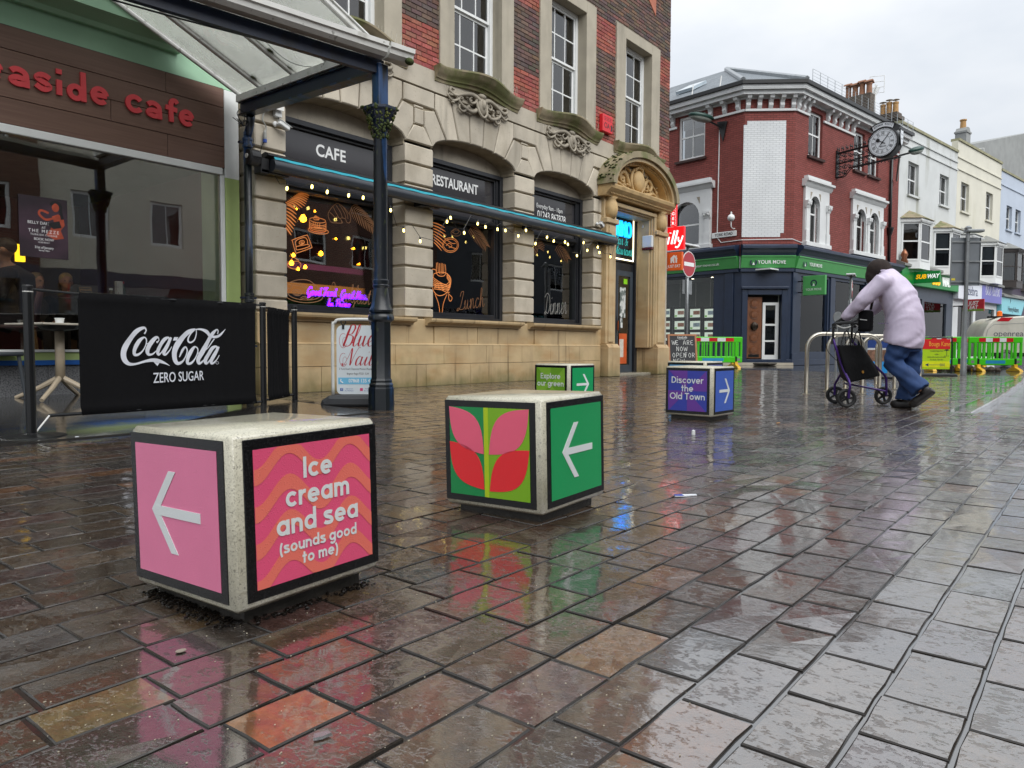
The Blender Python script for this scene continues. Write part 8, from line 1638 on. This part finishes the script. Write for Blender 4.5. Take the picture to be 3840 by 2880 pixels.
for i in range(60): p = Vector((24.9+rr_.gauss(0, .35), 3.2+rr_.gauss(0, .35), .05)); rub.ball(tuple(p), (rr_.uniform(.04, .14), rr_.uniform(.04, .12), rr_.uniform(.04, .12)), 6, 4)
o = rub.build('rubble', mat('dug_rubble', '#4a4036', .8, .3, 9)); o['kind'] = 'stuff'; o['label'] = 'dug earth and rubble inside the roadworks barriers'; o['category'] = 'rubble'
# van
VA_ = -63; vd = Vector((math.cos(rad(VA_)), math.sin(rad(VA_)), 0)); v0 = PD(3400+1000*.2773, 1300, 27.5); van = thing('white_van', 'dirty white works van with grey lettering behind the green barriers', 'van', (v0.x, v0.y, 0), rad(VA_)); m_van = mat('dirty_white_paint', '#cfccbf', .35, .08, 2, layers=[((1.2, 1.2, .8), .45, .75, '#a59c86', .6)])
prof = [(0, .35), (-.02, .75), (.03, 1.0), (.12, 1.30), (.24, 1.55), (.40, 1.72), (.62, 1.80), (1.5, 1.86), (3.0, 1.84), (3.4, 1.72), (3.8, 1.25), (4.55, 1.08), (4.7, .8), (4.7, .35)]
smooth_by_angle(MB().prism(prof, 'y', 0, 1.75, c=.05).build('body', m_van, van), 40); MB().prism([(3.35, 1.60), (3.1, 1.60), (3.1, 1.12), (3.75, 1.12)], 'y', -.004, .0).build('side_window', m_gf, van); MB().box(.02, 4.68, -.012, .0, .36, .50).build('sill_trim', m_blackp, van)
for x_ in (.85, 3.85): 
    w_ = MB().lathe([(.0, -.10), (.30, -.10), (.32, -.06), (.32, .06), (.30, .10), (0, .10)], n=22, M=Matrix.Translation((x_, .10, .32)) @ Matrix.Rotation(rad(90), 4, 'X')).build('wheel', m_blackp, van); MB().lathe([(.18, .0), (.18, .012), (.05, .02)], n=16, M=Matrix.Translation((x_, .0, .32)) @ Matrix.Rotation(rad(90), 4, 'X')).build('hub_cap', m_galv, w_)
text('lettering', 'openreach', .30, Matrix.Translation((1.05, -.003, 1.20)) @ Matrix.Rotation(rad(90), 4, 'X'), mat('grey_letter', '#5e6068', .5), van, ext=.002); text('lettering', 'Connecting you', .13, Matrix.Translation((2.3, -.003, 1.30)) @ Matrix.Rotation(rad(90), 4, 'X'), mat('grey_letter', '#5e6068'), van, ext=.002); text('lettering', 'to your network', .13, Matrix.Translation((2.3, -.003, 1.14)) @ Matrix.Rotation(rad(90), 4, 'X'), mat('grey_letter', '#5e6068'), van, ext=.002)
pl_ = MB(); pl_.tube([(.16+.0, -.004, 1.05), (.22, -.004, 1.35), (.42, -.004, 1.55), (1.62, -.004, 1.60), (1.62, -.004, .75)], .006, 4).tube([(1.70, -.004, 1.62), (1.70, -.004, .6)], .006, 4); pl_.build('panel_seam', m_galv, van)
for k in range(3): MB().prism([(.5+k*1.0, 1.66), (.9+k*1.0, 1.66), (1.05+k*1.0, 1.80), (.65+k*1.0, 1.80)], 'y', -.006, -.001).build('red_stripe', m_refr, van); MB().prism([(1.9+k*.6, .55), (2.2+k*.6, .55), (1.9+k*.6, 1.0), (1.6+k*.6, 1.0)], 'y', -.006, -.001).build('red_stripe', m_refr, van)
MB().lathe([(.10, 1.80), (.10, 1.87), (.09, 1.88), (.085, 2.03), (.03, 2.06)], (.75, .4), 14).build('amber_beacon', mat('amber_beacon', '#d9661a', .25, 0, emit=.25), van); MB().box(.4, 1.2, .2, .6, 1.80, 1.86).build('roof_bar', m_blackp, van)
# ---------------------------------------------------------------- stooping person with a three wheeled walker
OP = (8.555, 1.645, 0); HD = rad(-6); pe = thing('person', 'stooping person in a lilac coat and jeans pushing a walking frame', 'person', OP, HD)
bd = MB(); bd.tube([(0, 0, .70), (0, .02, .95), (0, .10, 1.2), (0, .20, 1.34), (0, .25, 1.40), (0, .28, 1.42)], [(.15, .12), (.15, .12), (.16, .12), (.14, .09), (.055, .055), (.05, .05)], 12)
bd.ball((0, .30, 1.44), (.075, .095, .10), 14, 10); bd.ball((0, .36, 1.38), (.05, .055, .06), 10, 8); bd.ball((0, .405, 1.40), (.013, .02, .025), 6, 5)
ARM = {-1: [(-.17, .17, 1.33), (-.245, .36, 1.12), (-.215, .55, .935)], 1: [(.17, .17, 1.33), (.22, .34, 1.12), (.17, .50, .95)]}
LEG = {-1: [(-.09, 0, .72), (-.10, .08, .47), (-.10, -.20, .20)], 1: [(.09, -.01, .72), (.10, -.02, .42), (.10, .01, .10)]}
for k in (-1, 1): bd.tube(ARM[k], [.05, .042, .032], 10); bd.tube(LEG[k], [.09, .06, .045], 10)
fuse(bd, .014, 4, 'body', m_skin, pe)
def wr(co):
    x_, y_, z_ = co[:, 0], co[:, 1], co[:, 2]
    a_ = np.sin(5*x_+7*y_+2.1*np.sin(6*z_+3*y_)); w_ = np.sin(23*(z_-.9*y_)+6*a_+4*x_); f_ = np.sin(51*(z_*.6+y_)+7*np.sin(9*z_+11*x_))
    w_ = np.sin(17*(z_*.55+1.1*y_-.5*x_)+5*a_); d = .0050*w_*(.3+.7*np.sin(7*x_+9*z_+4*y_)**2)+.0014*f_*np.sin(12*z_+9*y_)**2
    arm = np.clip((np.abs(x_)-.17)*12, 0, 1)*np.clip((y_-.18)*6, 0, 1); d += arm*.0045*np.sin(33*(y_-z_*.9)+6*np.sin(13*z_+9*y_)); return d
ct_ = MB(); ct_.tube([(0, .03, .655), (0, .02, .70), (0, .015, .82), (0, .025, .98), (0, .085, 1.16), (0, .15, 1.28), (0, .20, 1.37), (0, .225, 1.44)], [(.232, .185), (.232, .19), (.222, .185), (.212, .178), (.212, .172), (.20, .150), (.165, .115), (.085, .075)], 24)
for k in (-1, 1): a_ = ARM[k]; ct_.ball(tuple(Vector(a_[0])+Vector((0, 0, -.02))), .095, 12, 8); ct_.tube([a_[0], tuple((Vector(a_[0])+Vector(a_[1]))/2+Vector((0, 0, .0))), a_[1], tuple((Vector(a_[1])+Vector(a_[2]))/2), a_[2]], [.10, .088, .078, .066, .056], 14)
m_coat = mat('lilac_showerproof_cloth', '#cfc3d8', .45, .03, 5, .25, 11, .02, layers=[((7, 7, 7), .62, .78, '#b3a5c4', .3)])
fuse(ct_, .0125, 3, 'coat', m_coat, pe, disp=wr)
cl = MB(); cl.tube([(.0+.088*math.cos(q), .215+.078*math.sin(q), 1.435+.012*math.sin(q)) for q in [k*.42 for k in range(15)]], (.016), 8, closed=True); fuse(cl, .008, 2, 'collar', m_coat, pe); MB().box(-.232, -.226, .10, .20, .88, .885, M=Matrix.Rotation(rad(-25), 4, 'X') if False else None).build('pocket_welt', mat('dark_lilac', '#6e5c85', .6), pe)
jn = MB(); jn.tube([(0, .0, .60), (0, .0, .80)], [(.17, .13), (.18, .14)], 16)
l_ = LEG[-1]; jn.tube([(-.085, .01, .70), (-.095, .05, .58), (-.10, .085, .48), (-.10, -.02, .37), (-.10, -.12, .27), (-.10, -.185, .20)], [.115, .108, .098, .092, .095, .105], 16); jn.tube([(.085, -.01, .70), (.09, -.03, .55), (.10, -.03, .42), (.10, .0, .25), (.10, .02, .085)], [.11, .098, .09, .086, .096], 16)
def wrj(co): return .0055*np.sin(30*co[:, 2]+20*co[:, 1]+3*np.sin(25*co[:, 0]))+.004*np.sin(60*co[:, 2]-35*co[:, 1])
fuse(jn, .0125, 3, 'jeans', mat('blue_denim', '#24406e', .75, .18, 7, .3, 400, .001, layers=[((3, 3, 2), .55, .75, '#3a5c90', .5)]), pe, disp=wrj)
m_shoe = mat('dark_brown_shoe', '#1d1816', .4, .15, 10)
def shoe(p_heel, p_toe, up):
    a_, b_ = Vector(p_heel), Vector(p_toe); d = b_-a_; mb = MB(); u_ = Vector(up)
    mb.tube([a_-d*.02, a_+d*.12, a_+d*.4, a_+d*.7, a_+d*.92, b_], [.036, (.042, .040), (.046, .040), (.05, .045), (.04, .036), .016], 12); mb.ball(tuple(a_+d*.22+u_*.045), (.042, .055, .05), 10, 8); return fuse(mb, .009, 3, 'shoe', m_shoe, pe)
shoe((-.10, -.295, .205), (-.10, -.085, .035), (0, .5, .8)); shoe((.10, -.055, .04), (.10, .165, .035), (0, 0, 1))
hat = MB(); hat.ball((0, .285, 1.462), (.108, .125, .112), 18, 12); hat.ball((0, .235, 1.44), (.10, .09, .09), 14, 10); hat.ball((0, .335, 1.40), (.096, .085, .115), 14, 10); fuse(hat, .010, 3, 'hood', mat('dark_brown_fur_hood', '#2b211d', .9, .25, 30, .8, 160, .006), pe)
gv = MB()
for k, hp in ((-1, (-.215, .595, .90)), (1, (.16, .54, .915))):
    hp = Vector(hp); gv.tube([Vector(ARM[k][2])+Vector((0, -.01, 0)), hp], [.038, .036], 10); gv.ball(tuple(hp), (.042, .05, .03), 10, 8)
    for j in range(4): o_ = hp+Vector((-.03+.02*j, .03, -.005)); gv.tube([o_, o_+Vector((0, .035, -.015)), o_+Vector((0, .03, -.05)), o_+Vector((0, .005, -.055))], [.011, .0105, .010, .008], 7)
    gv.tube([hp+Vector((-k*-.03, 0, -.01)), hp+Vector((k*.045, .03, -.035)), hp+Vector((k*.03, .045, -.05))], [.012, .011, .009], 7)
fuse(gv, .0065, 2, 'gloves', mat('black_glove', '#121214', .8, .2, 20), pe)
hb_ = thing('shoulder_bag', 'black shoulder bag hanging in front of the lilac coat', 'bag', Vector(OP)+Vector((-.02, .36, .70)), HD); mb = MB(); mb.box(-.13, .0, -.06, .07, .10, .33, .03); fuse(mb, .014, 4, 'pouch', mat('black_nylon', '#0b0b0e', .8, .15, 12, spec=.2), hb_); MB().tube(cat_rom([(-.12, .03, .34), (-.16, -.03, .50), (-.17, -.13, .62)], 4), .014, 6).tube(cat_rom([(.0, -.02, .34), (-.08, -.08, .5), (-.14, -.16, .62)], 4), .014, 6).build('strap', mat('dark_strap', '#1d1413', .6), hb_); MB().tube([(-.131, -.03, .22), (-.133, .04, .23)], .004, 5).build('reflective_trim', m_wletter, hb_)
# walker
wk = thing('walking_frame', 'purple three wheeled walking frame with a black shopping pouch', 'walking frame', (8.62, 2.14, 0)); m_pur = mat('metallic_purple', '#3c1f6a', .3, .1, 8, metal=.4)
WL, WR, WF = Vector((8.27, 2.135, .10)), Vector((9.02, 1.945, .10)), Vector((8.79, 2.39, .10)); HL, HR = Vector((8.32, 2.30, .89)), Vector((8.66, 2.20, .90)); HUB = Vector((8.62, 2.25, .42))
def wheel(c, ax, name='wheel'):
    ax = Vector((*ax, 0)).normalized(); Mx = Matrix.Translation(c) @ ax.to_track_quat('Z', 'Y').to_matrix().to_4x4(); w_ = MB().tube([(.082*math.cos(q), .082*math.sin(q), 0) for q in [k*2*math.pi/28 for k in range(28)]], .018, 8, closed=True, M=Mx).build(name, mat('black_rubber_tyre', '#161616', .6, .1), wk, world=True)
    s_ = MB(); s_.lathe([(.022, -.02), (.022, .02)], n=12, M=Mx)
    for k in range(5): s_.box(.01, .075, -.011, .011, -.008, .008, M=Mx @ Matrix.Rotation(k*2*math.pi/5, 4, 'Z'))
    s_.build('spokes', m_blackp, w_, world=True); MB().tube([(.068*math.cos(q), .068*math.sin(q), 0) for q in [k*2*math.pi/24 for k in range(24)]], .008, 6, closed=True, M=Mx).build('rim', m_blackp, w_, world=True)
wheel(WL, (-.85, -.5)); wheel(WR, (-.8, -.6)); wheel(WF, (-.9, -.3))
MB().tube(cat_rom([HL+Vector((0, 0, -.16)), Vector((8.30, 2.26, .62)), Vector((8.33, 2.20, .42)), Vector((8.24, 2.10, .26)), WL+Vector((-.035, -.03, .06)), WL+Vector((-.035, -.03, 0))], 4), .0135, 10).build('left_tube', m_pur, wk, smooth=True, world=True)
MB().tube(cat_rom([HR+Vector((0, 0, -.18)), Vector((8.68, 2.13, .62)), Vector((8.90, 2.0, .42)), Vector((8.985, 1.925, .32)), WR+Vector((-.03, -.035, .12)), WR+Vector((-.03, -.035, 0))], 4), .0135, 10).build('right_tube', m_pur, wk, smooth=True, world=True)
MB().tube([Vector((8.25, 2.1, .24)), HUB+Vector((0, 0, -.18)), WR+Vector((-.03, -.035, .05))], .011, 8).build('brace', m_pur, wk, world=True); MB().tube([HUB, WF+Vector((-.03, 0, .12)), WF+Vector((-.03, 0, 0))], .013, 10).build('front_tube', m_pur, wk, world=True)
for H_, sg in ((HL, 1), (HR, 1)):
    MB().tube([H_+Vector((0, 0, -.2)), H_+Vector((0, -.0, -.03)), H_+Vector((.0, -.03, 0)), H_+Vector((.02, -.20, .01))], .0125, 10).build('handle_stem', m_black, wk, smooth=True, world=True); MB().tube([H_+Vector((.004, -.07, .004)), H_+Vector((.02, -.20, .01))], .018, 10).build('grip', m_blackp, wk, world=True); MB().tube(cat_rom([H_+Vector((0, -.03, -.02)), H_+Vector((.01, -.1, -.05)), H_+Vector((.02, -.17, -.035))], 4), .007, 6).build('brake_lever', m_alu, wk, world=True); MB().tube(cat_rom([H_+Vector((0, -.04, -.02)), H_+Vector((-.06, .05, -.1)), H_+Vector((-.03, .04, -.3)), HUB], 5), .004, 5).build('brake_cable', m_black, wk, world=True); MB().lathe([(.02, -.03), (.02, .03)], n=8, M=Matrix.Translation(H_+Vector((0, 0, -.19)))).build('clamp', m_blackp, wk, world=True)
pouch = MB(); T_ = [(8.29, 2.24, .66), (8.70, 2.09, .66), (8.60, 2.36, .66)]; Bt = [(8.27, 2.13, .255), (8.97, 1.95, .32), (8.78, 2.34, .29)]; Md = [(8.26, 2.17, .44), (8.85, 2.0, .47), (8.71, 2.37, .46)]
pouch.add(T_+Md+Bt, [(2, 1, 0), (0, 1, 4, 3), (1, 2, 5, 4), (2, 0, 3, 5), (3, 4, 7, 6), (4, 5, 8, 7), (5, 3, 6, 8), (6, 7, 8)]); me = pouch.mesh('p'); o_ = bpy.data.objects.new('p', me); col.objects.link(o_); sb = o_.modifiers.new('s', 'SUBSURF'); sb.levels = 3; sb.subdivision_type = 'SIMPLE'; rm_ = o_.modifiers.new('r', 'SMOOTH'); rm_.iterations = 3; me2 = bpy.data.meshes.new_from_object(o_.evaluated_get(bpy.context.evaluated_depsgraph_get())); bpy.data.objects.remove(o_)
me2.materials.clear(); link('pouch', me2, mat('black_pouch_nylon', '#0a0a0c', .85, .2, 8, .5, 14, .02, spec=.2), wk, smooth=True, world=True)
for a_, b_ in (((8.33, 2.22, .65), (8.48, 2.16, .65)), ((8.52, 2.15, .65), (8.68, 2.10, .65))): a_, b_ = Vector(a_), Vector(b_); MB().tube(cat_rom([a_, a_*.7+b_*.3+Vector((0, 0, .14)), a_*.3+b_*.7+Vector((0, 0, .14)), b_], 4), .007, 6).build('pouch_strap', m_blackp, wk, world=True)
MB().lathe([(.016, 0), (.016, .005)], n=12, M=Matrix.Translation((8.565, 2.055, .37)) @ Vector((-.35, -.93, .1)).to_track_quat('Z', 'Y').to_matrix().to_4x4()).build('press_stud', m_gold, wk, world=True)
# ---------------------------------------------------------------- houses on the near side of the street, met only in reflections
def near_house(name, label, x0, x1, y0, h_, m_, wins, cols=2):
    t_ = thing(name, label, 'building', (x0, y0, 0)); w_ = x1-x0; Mx = Matrix(((-1, 0, 0, w_), (0, -1, 0, 0), (0, 0, 1, 0), (0, 0, 0, 1)))
    hl = [(a, b, c, d) for a, b, c, d in wins]; wall(MB(), 0, w_, 3.2, h_, hl, .3, Mx).build('front_wall', m_, t_); MB().box(0, w_, .3, 6, 0, h_-.3, M=Mx).build('house_body', m_, t_); wall(MB(), 0, w_, 0, 3.2, [(.6, w_-.6, .6, 2.7)], .3, Mx).build('shopfront', m_slt, t_); MB().box(.6, w_-.6, .1, .11, .6, 2.7, M=Mx).build('shop_pane', m_gf, t_)
    for h in hl: win(t_, Mx, *h, meet=None, cols=2, y=.08, fr=.10, blind=None)
    MB().box(-.1, w_+.1, -.25, .4, h_, h_+.2, M=Mx).build('parapet', m_sur, t_); return t_
m_nb = brick_mat('brown_stock_brick', hexc('#6b4636'), hexc('#5a3a2e'), hexc('#6e6258'))
near_house('brick_shop_house', 'brown brick house with white windows across the street, seen mirrored in the glass', 2.5, 9.0, -9.0, 8.5, m_nb, [(.8, 2.4, 4.2, 5.6), (3.8, 5.4, 4.2, 5.6), (.8, 2.4, 6.6, 7.8), (3.8, 5.4, 6.6, 7.8)])
near_house('grey_shop_house', 'grey rendered house with tall white windows across the street, seen mirrored in the glass', -5.5, 2.45, -9.0, 9.0, mat('grey_stucco', '#8f9296', .7, .1, 1), [(1, 2.2, 4.0, 6.2), (3.4, 4.6, 4.0, 6.2), (5.8, 7.0, 4.0, 6.2)])
near_house('cream_shop_house', 'cream rendered house across the street, seen mirrored in the glass', 9.05, 17.5, -9.5, 8.0, m_h2, [(1, 2.2, 4.2, 5.8), (3.6, 4.8, 4.2, 5.8), (6.2, 7.4, 4.2, 5.8)])
near_house('red_shop_house', 'red brick house with white windows further along the near side, seen only in reflections', 17.55, 27.0, -9.0, 8.5, m_nb, [(.8, 2.4, 4.2, 5.6), (3.8, 5.4, 4.2, 5.6), (6.8, 8.4, 4.2, 5.6), (.8, 2.4, 6.6, 7.8), (3.8, 5.4, 6.6, 7.8)])
near_house('slate_shop_house', 'slate grey house further along the near side, seen only in reflections', 27.05, 40.0, -9.5, 9.0, mat('slate_stucco', '#4e5258', .7, .1, 1), [(1, 2.6, 4.2, 5.8), (4.6, 6.2, 4.2, 5.8), (8.2, 9.8, 4.2, 5.8)])
# ---------------------------------------------------------------- bits of litter on the wet paving
def scrap(name, label, cat_, px, py, pts, m_, th=.004, rot=0):
    p = PG(px, py); t_ = MB().prism(pts, 'z', .003, .003+th, M=Matrix.Rotation(rot, 4, 'Z')).build(name, m_); t_.location = p; tag(t_, label, cat_); return t_
m_paper = mat('white_paper', '#d6d9de', .6, .1, 30)
s1 = scrap('paper_scrap', 'blue and white torn wrapper lying right of the leaf cube', 'litter', 1640+1712*.5425, 1300+1036*.5425, [(-.05, -.012), (-.01, -.02), (.05, -.008), (.055, .012), (.0, .018), (-.045, .014)], m_paper, rot=rad(-40)); MB().prism([(-.05, -.011), (-.012, -.018), (-.008, .015), (-.045, .013)], 'z', .0072, .008, M=Matrix.Rotation(rad(-40), 4, 'Z')).build('blue_print', mat('wrapper_blue', '#2d49a8', .5), s1)
p = PG(1640+1770*.5425, 1300+612*.5425); t_ = MB().lathe([(.012, 0), (.014, .006), (.012, .035), (.004, .038)], n=10).build('milk_carton_lid', m_white); t_.location = p; tag(t_, 'small white plastic cap upright on the paving below the purple cube', 'litter')
scrap('leaflet', 'scrap of white paper between the barrier banner and the pink cube', 'litter', 845*.5063, 1020+1122*.5063, [(-.03, -.01), (.03, -.014), (.02, .01), (-.01, .016)], m_paper); scrap('tissue_scrap', 'tiny white tissue by the round base of the left barrier post', 'litter', 568*.5063, 1020+1226*.5063, [(-.012, -.008), (.012, -.006), (.01, .008), (-.008, .01)], m_paper)
scrap('cigarette_end', 'cigarette end on the paving to the right of the purple cube', 'litter', 2500+690*.6058, 1500+146*.6058, [(-.03, -.006), (.03, -.006), (.03, .006), (-.03, .006)], mat('tan_filter', '#b58a5a', .6), .006); scrap('foil_scrap', 'crumpled silver foil in front of the pink cube', 'litter', 1664*.7233, 2080+955*.7233, [(-.014, -.006), (.0, -.008), (.016, -.004), (.012, .006), (-.008, .007)], mat('foil', '#b8bcc0', .25, .1, metal=.8), .005, rad(-20))
scrap('flattened_gum', 'pale flattened chewing gum on the orange brown slab', 'litter', 938*.7233, 2080+507*.7233, arc(0, 0, (.011, .008), 0, 360, 12)[:-1], mat('old_gum', '#8a8074', .7), .0015)
rl = random.Random(21); gr = MB()
for i in range(420):
    px, py = rl.uniform(0, 2600), rl.uniform(1560, 2880); p = PG(px, py); r_ = rl.uniform(.0008, .0022)
    gr.ball((p.x, p.y, .0015), (r_, r_*rl.uniform(.6, 1), r_*.6), 5, 3)
o = gr.build('grit', mat('pale_grit', '#a9a18e', .6, .2, 90)); o['kind'] = 'stuff'; o['label'] = 'specks of pale grit scattered over the wet paving'; o['category'] = 'grit'
